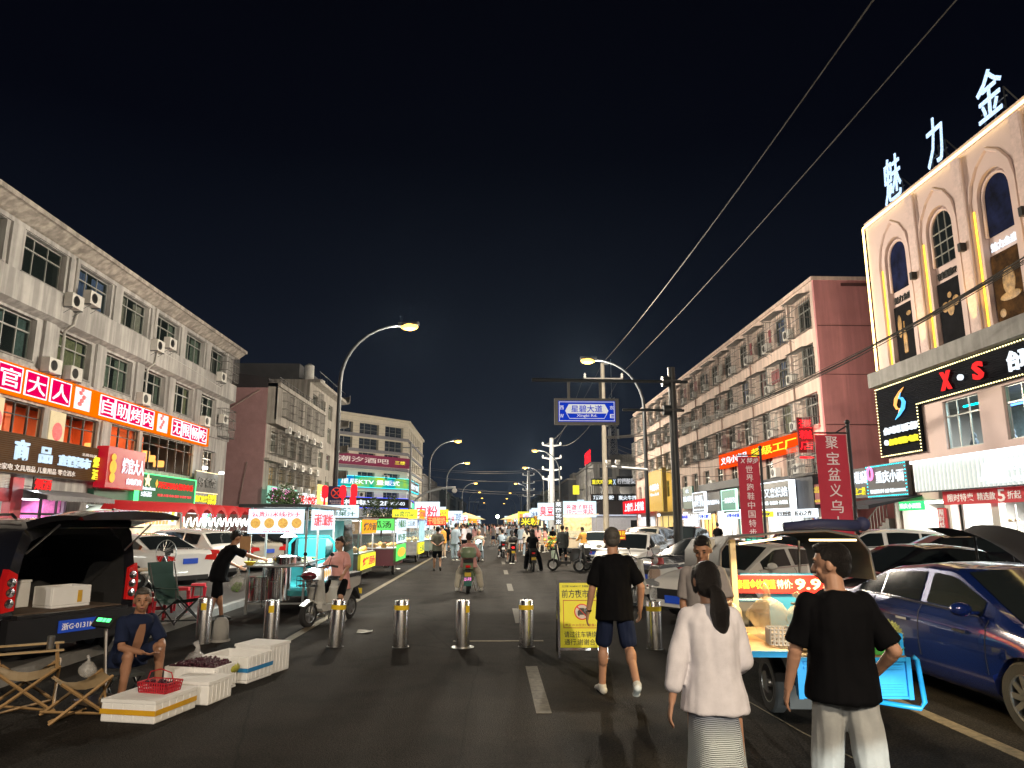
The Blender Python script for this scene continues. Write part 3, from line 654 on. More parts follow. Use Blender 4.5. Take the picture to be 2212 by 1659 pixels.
obj('band', m, mat('grey_band', (.22, .22, .25), .7), L4)
m = MB(); m.T = faceframe(A, a1); m.box(-9, w1, 0.6, .65, 0, H4); m.T = faceframe(B_, a2); m.box(.3, w2, .5, .55, 0, H4); obj('window_glass', m, mat('blue_dark_glass', (.03, .04, .06), .15, var=.4, scale=1, spec=.6), L4)
m = MB(); m.T = faceframe(A, a1)
for h in holes1:
    for q in (0, .33, .66, 1): x = h[0]+(h[1]-h[0])*q; m.box(x-.04, x+.04, .45, .52, h[2], h[3])
    if h[2] > 13: m.box(h[0], h[1], -.05, 0, h[2]+.85, h[2]+.9)
obj('window_frame', m, ALUF, L4)
m = MB(); m.T = faceframe(A, a1); m.box(-9, w1+.3, -.35, 8, H4, H4+.4); m.T = faceframe(B_, a2); m.box(-.3, w2, -.35, 8, H4+.01, H4+.41); obj('roof', m, TILE, L4)
def sign_at(name, label, p, a, s0, s1, z0, z1, m, **k): return panel(name, label, (p.x, p.y), a, s0, s1, z0, z1, m, **k)
MAROON = mat('maroon_banner', (.09, .01, .03), .7, var=.15, emit=(.5, .03, .12), es=.2)
r = sign_at('bar_sign', 'maroon banner sign with a dancer and pale characters on the cream corner building', A, a1, -7.2, w1, 11.15, 12.9, MAROON, d=.3, out=.3); put(r, '潮汐酒吧', (-.45, .55, -.5, .5), PAINTW, .02); put(r, '三楼', (.68, .9, -.35, .35), E_LETY, .01)
mb = MB().tube([(-5.2, -.63, -.5), (-5.35, -.63, 0), (-5.3, -.63, .3)], .06, 6).tube([(-5.9, -.63, .45), (-5.3, -.63, .25), (-4.8, -.63, .55)], .04, 6).tube([(-5.35, -.63, 0), (-5.9, -.63, -.1)], .05, 6).ball((-5.28, -.63, .5), .1, 8, 6); obj('dancer_emblem', mb, PAINTW, r)
KTV = glow('rainbow_sign', (.0, .45, .3), .6, 0)
n = KTV.node_tree.nodes; l = KTV.node_tree.links; b = n['Principled BSDF']; t = n.new('ShaderNodeTexCoord'); z = n.new('ShaderNodeTexNoise'); z.inputs['Scale'].default_value = .35; l.new(t.outputs['Object'], z.inputs['Vector'])
q = n.new('ShaderNodeValToRGB'); l.new(z.outputs['Fac'], q.inputs[0]); q.color_ramp.elements[0].position = .3; q.color_ramp.elements[0].color = (.02, .1, .8, 1); q.color_ramp.elements[1].position = .7; q.color_ramp.elements[1].color = (.5, .7, .0, 1); x = q.color_ramp.elements.new(.5); x.color = (0, .5, .3, 1); l.new(q.outputs[0], b.inputs['Emission Color']); b.inputs['Emission Strength'].default_value = .8
r = sign_at('karaoke_sign', 'green and blue karaoke sign with cyan tube border on the cream corner building', A, a1, -7.6, w1, 7.6, 9.3, KTV, d=.3, out=.3, frame=E_CYAN); put(r, '星辰KTV 量贩式', (-.35, .8, -.5, .5), E_LETW, .03); put(r, 'W', (-.62, -.45, -.6, .6), E_LETW, .05)
r = sign_at('karaoke_sign', 'continuation of the cyan-edged karaoke sign round the corner to the side street face', B_, a2, .3, 16, 7.4, 9.2, mat('sign_blue_black', (.01, .03, .06), .4), d=.3, out=.3, frame=E_CYAN); put(r, '星辰KTV 欢唱', (-.9, .9, -.6, .6), E_LETW, .04)
r = sign_at('esports_sign', 'black internet cafe sign with white characters between blue tubes', A, a1, -7.6, w1, 4.3, 5.9, mat('sign_black', (.02, .02, .02), .4), d=.3, out=.3, frame=E_BLUE); put(r, '忿茗柯电竞', (-.7, .35, -.55, .55), E_LETW, .05); put(r, '2F', (.4, .58, -.5, .4), E_LETW, .05); put(r, 'MIX-03', (.62, .92, -.4, .3), E_LETW, .03)
r = sign_at('esports_sign', 'short blue-edged black sign with green block just round the corner', B_, a2, .3, 7, 4.2, 5.7, mat('sign_black', (.02, .02, .02), .4), d=.3, out=.3, frame=E_BLUE); put(r, '网', (-.8, -.1, -.7, .7), E_LETW, .05)
obj('green_block', MB().box(.3, 3, -.66, -.6, -.5, .3), E_GREEN, r)
r = sign_at('shop_sign', 'white luminous characters low on the side face of the cream building', B_, a2, 9, 24, 4.3, 5.6, mat('sign_black', (.02, .02, .02), .4), d=.3, out=.3); put(r, '牛杂火锅三号', (-.95, .95, -.8, .8), E_LETW, .05)
r = sign_at('phone_shop_sign', 'grey phone shop fascia with warm white letters at the foot of the cream building', A, a1, -6, w1, 2.3, 4.0, mat('pale_fascia', (.3, .31, .33), .6, emit=(.6, .65, .7), es=.12), d=.3, out=.3); put(r, 'HUAWEI', (.1, .68, -.35, .35), glow('letter_warm', (1, .8, .5), 1.8, light=False), .04); put(r, '5G', (-.72, -.5, -.5, .5), glow('letter_pink', (1, .25, .6), 1.6, light=False), .05)
w = MB().box(-4, w1-1, -.3, -.2, .2, 2.2); w.T = None; o = obj('shop_window', w, glow('far_shop_window', (.8, .9, 1), 1.4, .5, .6), L4, loc=(A.x, A.y, 0), rz=a1)
for k in range(3): ac(L4, 0, 0).matrix_local = faceframe(A, a1) @ Matrix.Translation((-1.2+k*5.2, -.1, 5.95 if k != 2 else 8.9)) @ Matrix.Scale(1.5, 4)
# ================================================================ far low rows on both sides
def far_row(side, y0, y1, step, zr, X):
    y = y0; i = 0
    while y < y1:
        w = step*random.uniform(.8, 1.2); h = random.uniform(*zr); Xf = X+random.uniform(-.4, .4)
        root = thing('row_house', 'dim low block on the %s, %s' % ('left' if side < 0 else 'right', ['just past the corner building', 'second past the corner building', 'third past the corner building', 'fourth past the corner building', 'fifth past the corner building', 'sixth past the corner building', 'seventh past the corner building', 'eighth past the corner building', 'ninth past the corner building', 'tenth past the corner building', 'eleventh past the corner building', 'twelfth past the corner building'][i]), 'building', (side*Xf, y+w/2, 0), LA if side < 0 else RA)
        hw = w/2; hs = []; n_ = int(w/3.2)
        for a in range(n_):
            for z in [k*3+4.4 for k in range(int((h-4)/3))]: hs.append((-hw+.8+a*3.2, -hw+2.6+a*3.2, z, z+1.5))
        obj('wall', MB().wall(-hw, hw, 0, h, 0, hs, .3), random.choice([BEIGE, WALLG, DARKW]), root)
        obj('core', MB().box(-hw, hw, .35, 10, 0, h-.01).box(-hw, -hw+.1, 0, .35, 0, h).box(hw-.1, hw, 0, .35, 0, h), DARKW, root)
        obj('roof', MB().box(-hw, hw, -.4, 10, h, h+.3).box(-hw*.5, hw*.3, 2, 7, h+.3, h+2.2), BEIGE, root)
        obj('shop_window', MB().box(-hw+.5, hw-.5, -.25, -.02, .2, 2.6), glow('far_shop_window_%d' % (i % 3), [(.9, .95, 1), (1, .8, .5), (.6, .9, 1)][i % 3], 1.3, .6, .5), root)
        obj('sign_face', MB().box(-hw+.4, hw-.4, -.5, -.3, 2.9, 4.0), glow('far_sign_%d' % (i % 4), [(1, .15, .1), (.6, .9, 1), (.1, .5, .9), (1, .75, .1)][i % 4], .8, .7, 1.2), root)
        y += w; i += 1
far_row(-1, 158, 420, 24, (10.5, 13.5), 15.6)
far_row(1, 176, 430, 24, (10, 13), 18.8)
# ================================================================ right: cream building with arches
def R(y): return -y
L_S = lambda r, n, boxes, m, **k: [obj(n, MB().box(*b), m, r, **k) for b in boxes]
R1, _b = block('commercial_building', 'cream building with lit arches and big white roof characters at the right edge', 17.0, RA, -30.1, -10, 15.0, 14, CREAM,
    [(-y-.78, -y+.78, 8.3, 14.2) for y in (28.1, 25.1, 22.1, 19.1, 16.1, 13.1)]+[(-26.1, -24.1, 4.5, 6.3), (-22.9, -20.6, 4.5, 6.3), (-19.2, -17, 4.5, 6.3), (-26.2, -10.5, .14, 2.9), (-30, -26.6, .14, 2.7)])
obj('end_wall', MB().box(-30.1, -29.9, .24, 14, 0, 15), CREAM, R1)
LED = glow('led_edge_warm', (1, .74, .25), 6, 0, light=False)
def arch_pts(hw, zs, zt, n=14, pointed=.25):
    pts = []
    for k in range(n+1):
        a = math.pi*k/n; pts.append((hw*math.cos(a), zs+(zt-zs)*(math.sin(a)**(.8))))
    return pts
NIGHTP = [mat('poster_night_blue', (.006, .010, .04), .8, spec=.1, var=.8, scale=2), mat('poster_amber', (.06, .028, .008), .8, spec=.1, var=.9, scale=2.5), mat('poster_black', (.006, .006, .008), .8, spec=.1, var=.6, scale=3)]
for i, y in enumerate((28.1, 25.1, 22.1, 19.1, 16.1, 13.1)):
    c = -y
    # recessed back wall with arch shaped frame ring
    obj('niche_wall', MB().box(c-.78, c+.78, .24, .3, 8.3, 14.2), CREAM, R1)
    o_, i_ = arch_pts(.78, 12.75, 13.75), arch_pts(.68, 12.75, 13.62)
    # spandrel filling the square top of the opening above the arch
    q = MB(); n_ = len(o_)
    vs = [(c+x, .0, z) for x, z in o_]+[(c+.78, .0, 14.2)]+[(c-.78, .0, 14.2)]
    q.add(vs, [(n_, n_+1)+tuple(range(n_-1, -1, -1))])
    q.add([(c+x, .0, z) for x, z in o_]+[(c+x, .24, z) for x, z in o_], [(k, k+1, n_+k+1, n_+k) for k in range(n_-1)])
    obj('arch_spandrel', q, CREAM, R1)
    ring = [(c-.70, 11.5)]+[(c+x, z) for x, z in i_][::-1]+[(c+.70, 11.5)]
    obj('arch_moulding', MB().tube([(x, .16, z) for x, z in ring], .07, 6), CREAM, R1, smooth=True)
    q = MB(); pts = [(c-.64, 11.5), (c+.64, 11.5)]+[(c+x*.94, z) for x, z in i_]; q.prism(pts, .17, .22)
    obj('arch_window', q, [NIGHTP[0], GLASSD, NIGHTP[0], GLASSD, NIGHTP[0], NIGHTP[2]][i], R1)
    if i == 1:
        q = MB()
        for z in (11.9, 12.35, 12.8): q.bar((c-.64, .16, z), (c+.64, .16, z), .04)
        for x in (-.2, .2): q.bar((c+x, .16, 11.5), (c+x, .16, 13.5), .04)
        obj('window_bars', q, ALUF, R1)
    # outer raised pointed moulding
    op = [(c-1.12, 8.3), (c-1.12, 12.9), (c-.95, 13.6), (c-.55, 14.15), (c, 14.5), (c+.55, 14.15), (c+.95, 13.6), (c+1.12, 12.9), (c+1.12, 8.3)]
    obj('outer_moulding', MB().tube([(x, -.02, z) for x, z in op], .075, 6), CREAM, R1)
    text('lettering', '魅力金座' if i != 1 else '夜宴量贩KTV', (c-.62, c+.62, 10.95, 11.25), .2, E_LETW if i == 2 else PAINTK, R1, .01, .05)
    p = panel('wall_poster', 'dark %s poster in the %s arch of the cream building' % (['bottle and amber light', 'karaoke band', 'gold glowing figure', 'plain', 'plain', 'plain'][i], ['first', 'second', 'third', 'fourth', 'fifth', 'sixth'][i]), 17.0, RA, c-.66, c+.66, 8.45, 10.8, NIGHTP[[2, 2, 1, 0, 2, 1][i]], .04, -.16, 'poster')
    if i < 3:
        q = MB()
        if i == 0: q.lathe([(.1, -.9), (.14, -.85), (.14, -.2), (.05, .1), (.05, .45), (0, .46)], (-.05, -.0, 0), 12); q.ball((.35, 0, .7), (.16, .02, .1)); q.ball((-.35, 0, .3), (.15, .02, .5))
        if i == 1: q.ball((0, 0, .1), (.2, .03, .3)); q.ball((-.3, 0, .2), (.2, .02, .2)); q.ball((.32, 0, .3), (.2, .02, .2)); q.ball((0, 0, .6), (.12, .02, .12))
        if i == 2: q.ball((.05, 0, .1), (.3, .03, .5)); q.ball((.05, 0, -.4), (.5, .03, .15)); q.ball((-.4, 0, -.9), (.15, .02, .15))
        for k, v in enumerate(q.v): q.v[k] = (v[0], .12+v[1]*.2 if abs(v[1]) < .2 else .12, v[2])
        obj('picture', q, mat('poster_gold_print', (.30, .17, .05), .5, var=.9, scale=5, emit=(.6, .3, .08), es=.12), p, smooth=True)
        if i == 1: text('lettering', 'KTV', (.05, .55, -.95, -.6), .14, PAINTW, p, .01, .01)
        if i == 0: text('lettering', 'Hennessy\nXO', (-.1, .5, -.5, -.15), .14, PAINTW, p, .0, .01)
    # pilaster with its wall lamp and the warm strips that graze it
    s = c+1.5
    obj('pilaster', MB().box(s-.22, s+.22, -.12, 0, 8.25, 14.9), mat('rough_cream', (.62, .48, .45), .85, var=.15, scale=6, bump=.9), R1)
    obj('wall_lamp', MB().box(s-.08, s+.08, -.34, -.12, 11.35, 11.65), BLACK, R1)
    obj('warm_strip', MB().box(c-1.0, c-.93, -.03, -.005, 8.35, 12.6), glow('warm_strip', (1, .55, .05), 2.4, .3, .7, light=False), R1)
    light('SPOT', 'facade_uplight', (s, -.35, 8.35), 420, (1, .62, .18), .05, (math.radians(180-6), 0, 0), R1, spot=.7, blend=.9)
    light('SPOT', 'facade_uplight', (c-.9, -.22, 8.4), 160, (1, .58, .12), .04, (math.radians(180-3), 0, 0), R1, spot=.6, blend=.9)
obj('roof_edge_led', MB().box(-30.15, -10, -.12, -.06, 15.02, 15.08), LED, R1); obj('corner_led', MB().box(-30.2, -30.13, -.12, -.06, 7.7, 15.02), LED, R1)
L_S(R1, 'parapet', [(-30.1, -10, -.05, 1, 15.0, 15.25)], CREAM)
L_S(R1, 'ledge', [(-30.35, -10, -.45, 0, 7.62, 8.25)], CONC)
for y in (26.6, 23.6, 20.6): obj('downpipe', MB().cyl((-y+.32, -.12, 8.3), (-y+.32, -.12, 14.8), .05, n=8), CREAM, R1)
def roofchar(ch, u0, v0, u1, v1, lab):
    a = onX(u0, v0, 17.4); b = onX(u1, v1, 17.4); zt = onX((u0+u1)/2, v0, 17.4).z; zb = onX((u0+u1)/2, v1, 17.4).z
    yc = (a.y+b.y)/2; w = abs(a.y-b.y)
    r = thing('roof_character', lab, 'sign', (17.4, yc, 0), RA)
    text('lettering', ch, (-w/2, w/2, zb, zt), 0, mat('led_dot_face', (.03, .035, .045), .5, emit=(.5, .70, 1), es=.85, var=0), r, .0, .05, shear=.12)
    q = MB()
    for x in (-w*.4, 0, w*.4): q.bar((x, .1, 15.1), (x, .1, zb+.8), .05); q.bar((x, .1, zb+.8), (x, 1.4, 15.1), .05)
    q.bar((-w*.5, .1, zb+.4), (w*.5, .1, zb+.4), .04); obj('steel_frame', q, DARKM, r)
roofchar('魅', 1903, 335, 1953, 437, 'lit roof character nearest the far corner, lowest and smallest in the picture')
roofchar('力', 1993, 250, 2047, 358, 'middle one of the three lit roof characters')
roofchar('金', 2100, 145, 2177, 255, 'highest and largest lit roof character, at the right')
n = MATS['led_dot_face'].node_tree.nodes; l = MATS['led_dot_face'].node_tree.links
t = n.new('ShaderNodeTexCoord'); w = n.new('ShaderNodeTexVoronoi'); w.inputs['Scale'].default_value = 22; r_ = n.new('ShaderNodeMapRange'); r_.inputs[1].default_value = .2; r_.inputs[2].default_value = .55; r_.inputs[3].default_value = 2.0; r_.inputs[4].default_value = 1.1
l.new(t.outputs['Object'], w.inputs[0]); l.new(w.outputs['Distance'], r_.inputs[0]); l.new(r_.outputs[0], n['Principled BSDF'].inputs['Emission Strength'])
# black billiards sign with chasing bulbs
SB = mat('black_louvre', (.004, .005, .008), .8, spec=.1, var=.1)
r = panel('billiards_sign', 'black louvred billiards sign with red X S and a bulb border', 16.95, RA, -30.3, -10, 6.4, 7.55, SB, .12, 0)
cx, cz = -20.15, 6.975
q = MB()
for k in range(40):
    z = 4.6+k*.075; q.box(-30.28-cx, (-27.3 if z < 6.4 else -10)-cx, -.145, -.12, z-cz, z+.02-cz)
obj('slat', q, mat('black_slat', (.007, .008, .014), .8, spec=.1), r)
obj('drop_panel', MB().box(-30.3-cx, -27.3-cx, -.12, 0, 4.56-cz, 6.4-cz), SB, r)
def bulbs(r, pts, m, y=-.17, rr=.028):
    for a, b in zip(pts, pts[1:]):
        n_ = max(1, int(math.dist(a, b)/.13)); q = MB()
        for k in range(n_): f = k/n_; q.ball((a[0]+(b[0]-a[0])*f, y, a[1]+(b[1]-a[1])*f), rr, 6, 4)
        obj('bulb_row', q, m, r)
BW = glow('bulb_row_warm', (1, .86, .4), 3, .5, 3, light=False)
bulbs(r, [(-10-cx, 7.52-cz), (-30.25-cx, 7.52-cz), (-30.25-cx, 4.6-cz), (-27.35-cx, 4.6-cz), (-27.35-cx, 6.43-cz), (-10-cx, 6.43-cz)], BW)
fxR = lambda X, u0, vt, vb, u1: (lambda a, b, c: (-a.y, -c.y, b.z, a.z))(onX(u0, vt, X), onX(u0, vb, X), onX(u1, vb, X))
C5 = lambda x, y: P(3200, 1350, 896*2212/1652, x*2212/1652, y*2212/1652)
C5 = lambda x, y: ((3200+x*.5424)/1.8517, (1350+y*.5424)/1.8517)
def rt(r, s, X, pL, pR, m, cx, cz, bold=.05, y=-.2, depth=.08):
    """text whose left edge runs pL->(x,top,bottom) and right edge x as crop pixels"""
    s0, s1, z0, z1 = fxR(X, *C5(pL[0], pL[1]), C5(0, pL[2])[1], C5(pR, 0)[0]); return text('lettering', s, (s0-cx, s1-cx, z0-cz, z1-cz), y, m, r, bold, depth)
rt(r, 'X', 16.8, (1048, 262, 400), 1138, E_LETR, cx, cz, .07); rt(r, 'S', 16.8, (1285, 190, 325), 1378, E_LETR, cx, cz, .07)
rt(r, '台球', 16.8, (1540, 110, 262), 1760, E_LETW, cx, cz, .05); rt(r, '●', 16.8, (1180, 278, 322), 1222, E_LETW, cx, cz, 0)
rt(r, '台球俱乐部', 16.8, (632, 670, 725), 890, E_LETW, cx, cz, .05); rt(r, '台球 棋牌 电竞', 16.8, (672, 752, 800), 892, E_LETY, cx, cz, .05); rt(r, '●', 16.8, (640, 760, 800), 668, E_LETW, cx, cz, 0)
# swirl emblem
def swirl(r, cx_, cz_, s, m, flip):
    q = MB(); pts = []; rs = []
    for k in range(12):
        a = math.radians(100-200*k/11); pts.append((cx_+flip*(-.28*s*math.sin(a)+.1*s), -.2, cz_+flip*(.62*s*math.cos(math.radians(100-200*k/11)-math.pi/2)*(1 if a > 0 else 1)*math.copysign(1, a)*abs(math.sin(a))**.5+.35*s))); rs.append(.02+.1*s*math.sin(math.pi*k/11))
    return None
q = MB(); s0, s1, z0, z1 = fxR(16.8, *C5(692, 392), C5(0, 612)[1], C5(800, 0)[0]); sx0, sz0 = (s0+s1)/2-cx, (z0+z1)/2-cz; hw_, hh_ = (s1-s0)/2, (z1-z0)/2
A1 = [(.95, 1.0), (.2, .75), (-.6, .35), (-.85, -.02), (-.6, -.28), (-.1, -.35), (-.45, -.7)]
obj('emblem', MB().tube([(sx0+x*hw_, -.2, sz0+z*hh_) for x, z in A1], [.01, .05, .07, .06, .05, .04, .01], 8), glow('emblem_orange', (1, .45, .12), 1.3, light=False), r, smooth=True)
obj('emblem', MB().tube([(sx0-x*hw_, -.23, sz0+z*hh_*-1) for x, z in A1], [.01, .05, .08, .08, .06, .04, .01], 8), glow('emblem_blue', (.1, .5, 1), 1.5, light=False), r, smooth=True)
# billiard hall windows
for a, b in ((-26.1, -24.1), (-22.9, -20.6), (-19.2, -17)):
    w = window(R1, a, 4.5, b-a, 1.8, .1, 3)
ROOMB = mat('billiard_hall_wall', (.30, .36, .40), .8, var=.4, scale=3)
L_S(R1, 'hall_wall', [(-29.8, -10, 5, 5.1, 4, 7)], ROOMB); L_S(R1, 'floor_slab', [(-29.8, -10, .3, 5, 3.95, 4.05), (-29.8, -10, .3, 5, 6.6, 6.7)], CONC)
for k, cc in enumerate([(0, .9, 1), (.1, .3, 1), (1, .05, .2), (.1, 1, .4), (0, .9, 1), (1, .3, .05), (.1, .3, 1), (.1, 1, .4)]):
    obj('ceiling_neon', MB().box(-26.4+k*1.05, -25.1+k*1.05, 1.0+(k % 3)*.8, 1.06+(k % 3)*.8, 6.15-(k % 3)*.17, 6.21-(k % 3)*.17), glow('hall_neon_%d' % k, cc, 6, 0, light=False), R1)
light('AREA', 'hall_light', (-24.5, 2.5, 6.4), 700, (.75, .95, 1), 5, (0, 0, 0), R1, sizey=2)
q = MB()
for k in range(10): q.ball((-26+k*.6, 1.0+(k % 3)*.3, 5.0+(k % 2)*.1), (.1, .1, .13)); q.ball((-26+k*.6, 1.0+(k % 3)*.3, 4.6), (.2, .15, .35))
obj('seated_figures', q, mat('indoor_people', (.2, .2, .25), .8, var=.9, scale=4), R1, smooth=True)
# shoe shop: white finned sign, red banner, glass front
r = panel('shoe_shop_sign', 'bright white vertical-fin sign of the shoe shop with slanted X emblem', 16.6, RA, -27.2, -10, 2.95, 4.12, mat('fin_back', (.07, .08, .085), .8, emit=(.8, .9, .9), es=.03), .3, 0)
cx = -18.6; q = MB()
for k in range(76): x = -27.05-cx+k*.225; q.box(x, x+.07, -.42, -.3, -.56, .5)
obj('fin', q, mat('white_fin', (.6, .62, .6), .7, emit=(.9, 1, .95), es=.42), r); obj('top_led', MB().box(-8.6, 8.6, -.45, -.3, .5, .6), E_WHITE, r)
s0, s1, z0, z1 = fxR(16.2, *C5(1385, 900), C5(0, 1010)[1], C5(1510, 0)[0])
obj('emblem', MB().prism([(s0-cx, z1-3.54), (s0+.35-cx, z1-3.54), (s0+.62-cx, z0+.3-3.54), (s1-.4-cx, z1-3.5), (s1-cx, z1-3.5), (s0+.85-cx, z0-3.54), (s1-cx, z0-.12-3.54), (s1-.35-cx, z0-.15-3.54), (s0+.5-cx, z0+.05-3.54), (s0-.35-cx, z0-.2-3.54)], -.5, -.44), E_WHITE, r)
text('lettering', '特步', (s1+.05-cx, s1+1.15-cx, z0-3.46, z1-3.6), -.46, E_WHITE, r, .03, .03, shear=.3); text('lettering', '亚洲全球跑鞋大卖场', (s0-.1-cx, s0+3.4-cx, -.48, -.28), -.46, E_LETW, r, .04, .03)
r = panel('sale_banner', 'red sale banner over the shoe shop windows announcing big figure 5', 16.6, RA, -26.0, -10, 2.45, 2.93, mat('red_cloth', (.42, .03, .04), .75, var=.1, emit=(1, .05, .06), es=.12), .05, 0, 'banner')
cx = -18; text('lettering', '限时特卖', (-25.7-cx, -24.3-cx, -.14, .14), -.06, PAINTW, r, .02, .01); text('lettering', '精选款', (-24.1-cx, -23.2-cx, -.13, .13), -.06, PAINTW, r, .02, .01); text('lettering', '5', (-23.1-cx, -22.75-cx, -.2, .2), -.06, PAINTW, r, .04, .01); text('lettering', '折起', (-22.65-cx, -22.05-cx, -.13, .13), -.06, PAINTW, r, .02, .01); text('lettering', '限时特卖 精选款', (-21.6-cx, -19-cx, -.14, .14), -.06, PAINTW, r, .02, .01)
sh = thing('shop', 'bright white shoe shop with shoe shelves behind its glass', 'shop', (17.0, 0, 0), RA)
room(sh, -26.0, -10.6, 2.7, WHITEWALL, 1200, (1, 1, .95), 4.5, True)
q = MB()
for x in (-26.1, -23.6, -21.2, -18.9): q.box(x-.18, x+.18, -.25, -.02, .14, 2.5)
obj('shop_pillar', q, WHITEWALL, sh)
q = MB()
for x in (-25.4, -24.9, -22.9, -22.4, -20.3): q.box(x, x+.03, -.1, -.06, .2, 2.4)
obj('glass_mullion', q, ALUF, sh)
for x in (-24.9, -22.3, -20):
    q = MB()
    for z in (1.15, 1.5, 1.85): q.box(x, x+1.3, .5, .8, z-.02, z)
    obj('shoe_shelf', q, WHITEP, sh); q = MB()
    for z in (1.15, 1.5, 1.85):
        for k in range(4): q.ball((x+.18+k*.31, .6, z+.05), (.12, .07, .055), 8, 5)
    obj('shoe', q, mat('shoe_pale', (.5, .42, .25), .6, var=.6, scale=8), sh, smooth=True)
r = panel('sale_banner', 'narrow vertical red sale strip on the shop pillar', 16.7, RA, -26.6, -26.1, .5, 2.35, MATS['red_cloth'], .03, 0, 'banner'); put(r, '限\n时\n特\n卖', (-.6, .6, -.1, .95), PAINTW, .01); put(r, '5', (-.6, .6, -.9, -.3), PAINTW, .04)
# noodle shop sign and bar
r = panel('noodle_sign', 'dark noodle shop sign with white characters, pink ring and green-blue bulb border', 16.8, RA, -31.4, -28.3, 2.88, 4.28, mat('sign_grey', (.06, .065, .075), .5), .15, 0)
put(r, '重庆小面', (-.5, .88, -.15, .6), E_LETW, .045); put(r, '特色酸辣粉 炒手 面馆 电话15730570088', (-.85, .9, -.75, -.5), E_LETW, .02)
obj('ring_emblem', MB().tube([(-1.2+.2*math.cos(k*math.pi/8), -.19, .35+.27*math.sin(k*math.pi/8)) for k in range(17)], .05, 6), glow('letter_pink', (1, .25, .6), 1.6, light=False), r)
bulbs(r, [(-1.5, .64), (1.5, .64), (1.5, -.64), (-1.5, -.64), (-1.5, .64)], E_CYAN, -.18)
s0, s1, z0, z1 = fxR(17.0, *C5(390, 975), C5(0, 1190)[1], C5(542, 0)[0])
r = panel('billiards_sign', 'grey second billiards sign with yellow lower line in the gap between buildings', 17.0, RA, s0, s1, z0, z1, mat('sign_grey', (.06, .065, .075), .5), .15, 0); put(r, '台球俱乐部', (-.8, .95, -.05, .8), E_LETW, .05); put(r, '楼上二楼', (-.9, .6, -.8, -.3), E_LETY, .05)
sh = thing('shop', 'noodle shop with pale green light under a dark awning', 'shop', (17.0, 0, 0), RA)
room(sh, -30.0, -26.7, 2.4, mat('green_white_interior', (.55, .62, .52), .8), 110, (.85, 1, .85), 3.5, False)
r = panel('shop_sign', 'small glowing green sign over the noodle shop door', 16.7, RA, -29, -27.4, 2.3, 2.65, glow('green_sign_lit', (.05, .8, .2), 1.2), .1, 0); put(r, '重庆小面馆', (-.9, .9, -.6, .6), E_LETW, .03)
tag(obj('awning', MB().prismx([(-2.2, 2.35), (-2.2, 2.5), (0, 2.9), (0, 2.85)], -31.5, -28), mat('black_canvas', (.02, .022, .03), .8), None, loc=(17, 0, 0), rz=RA), 'dark sloping awning below the noodle shop sign', 'awning')
st = thing('staircase', 'outdoor stair with white railing beside the noodle shop', 'staircase', (17.2, 33.2, 0), RA)
q = MB()
for k in range(11): q.box(-1.2+k*.28, -.92+k*.28, .2, 1.4, .13, .3+k*.17)
obj('steps', q, CONC, st); q = MB(); q.bar((-1.2, .15, 1.1), (1.9, .15, 2.95), .05)
for k in range(12): q.bar((-1.2+k*.28, .15, .2+k*.17), (-1.2+k*.28, .15, 1.1+k*.167), .03)
obj('railing', q, ALUF, st)
# ================================================================ right: peach building with caged balconies
cols = [38.3+3.32*k for k in range(15)]
hh = [(-y-1.0, -y+1.0, z, z+1.75) for y in cols for z in (7.05, 9.8, 12.45)]+[(-y-.9, -y+.9, 4.4, 6.0) for y in cols]+[(a, b, .14, 2.6) for a, b in ((-45.2, -38.2), (-50.6, -46.4), (-55.4, -51.2), (-60, -56), (-65.5, -60.8), (-76, -66.5), (-86, -77))]
R2, _b = block('apartment_building', 'long peach apartment block with rose gable and rows of caged windows', 17.5, RA, -87, -36.9, 14.9, 12, WALLP, hh)
obj('gable_wall', MB().box(-36.9, -36.7, 0, 12, 0, 15.05), PINK, R2); obj('gable_wall', MB().box(-87.2, -87, 0, 12, 0, 14.9), WALLP, R2)
for z in (4.3, 6.9, 9.6, 12.3): obj('string_course', MB().box(-36.7, -36.67, .05, 12, z, z+.03), mat('dark_joint', (.12, .05, .05), .9), R2)
for z in (6.6, 9.4, 12.1): obj('floor_slab', MB().box(-87, -36.9, .3, 6, z, z+.1), CONC, R2)
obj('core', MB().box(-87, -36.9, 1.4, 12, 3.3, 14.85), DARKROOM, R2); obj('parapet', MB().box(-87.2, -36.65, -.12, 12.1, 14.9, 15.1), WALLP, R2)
obj('parapet_damage', MB().box(-36.66, -36.63, 1.5, 4.5, 14.55, 14.72), mat('dark_joint', (.12, .05, .05), .9), R2)
cg = cage_mesh(2.2, 1.55, .62, True); cg2 = cage_mesh(2.2, 1.9, .62, True)
random.seed(5)
LAUN = [mat('laundry_%s' % k, c, .9, var=.3, scale=5) for k, c in dict(pale=(.4, .38, .34), red=(.25, .03, .04), pink=(.3, .14, .14), dark=(.05, .05, .07)).items()]
for i, y in enumerate(cols):
    for j, z in enumerate((7.05, 9.8, 12.45)):
        window(R2, -y-1.0, z, 2.0, 1.75, sash=3, curtain=True if i < 7 and random.random() < .5 else None)
        o = obj('security_grille', cg if j < 2 else cg2, None, R2); o.location = (-y-1.1, -.01, z-.15)
        if i < 14: ac(R2, -y-1.65, z-.1, -.04)
        if random.random() < .4 and i < 8:
            q = MB()
            for k in range(random.randint(1, 3)): x = -y-.7+k*.4; q.box(x, x+.3, -.4, -.36, z+.3, z+1.1)
            obj('laundry', q, random.choice(LAUN), R2)
    window(R2, -y-.9, 4.4, 1.8, 1.6)
for x in range(8): obj('downpipe', MB().cyl((-40.05-x*6.64, -.06, 3), (-40.05-x*6.64, -.06, 14.7), .05, n=6), mat('rust_pipe', (.25, .17, .14), .6), R2)
for y in (39.9, 43.2, 56): ac(R2, -y, 4.55)
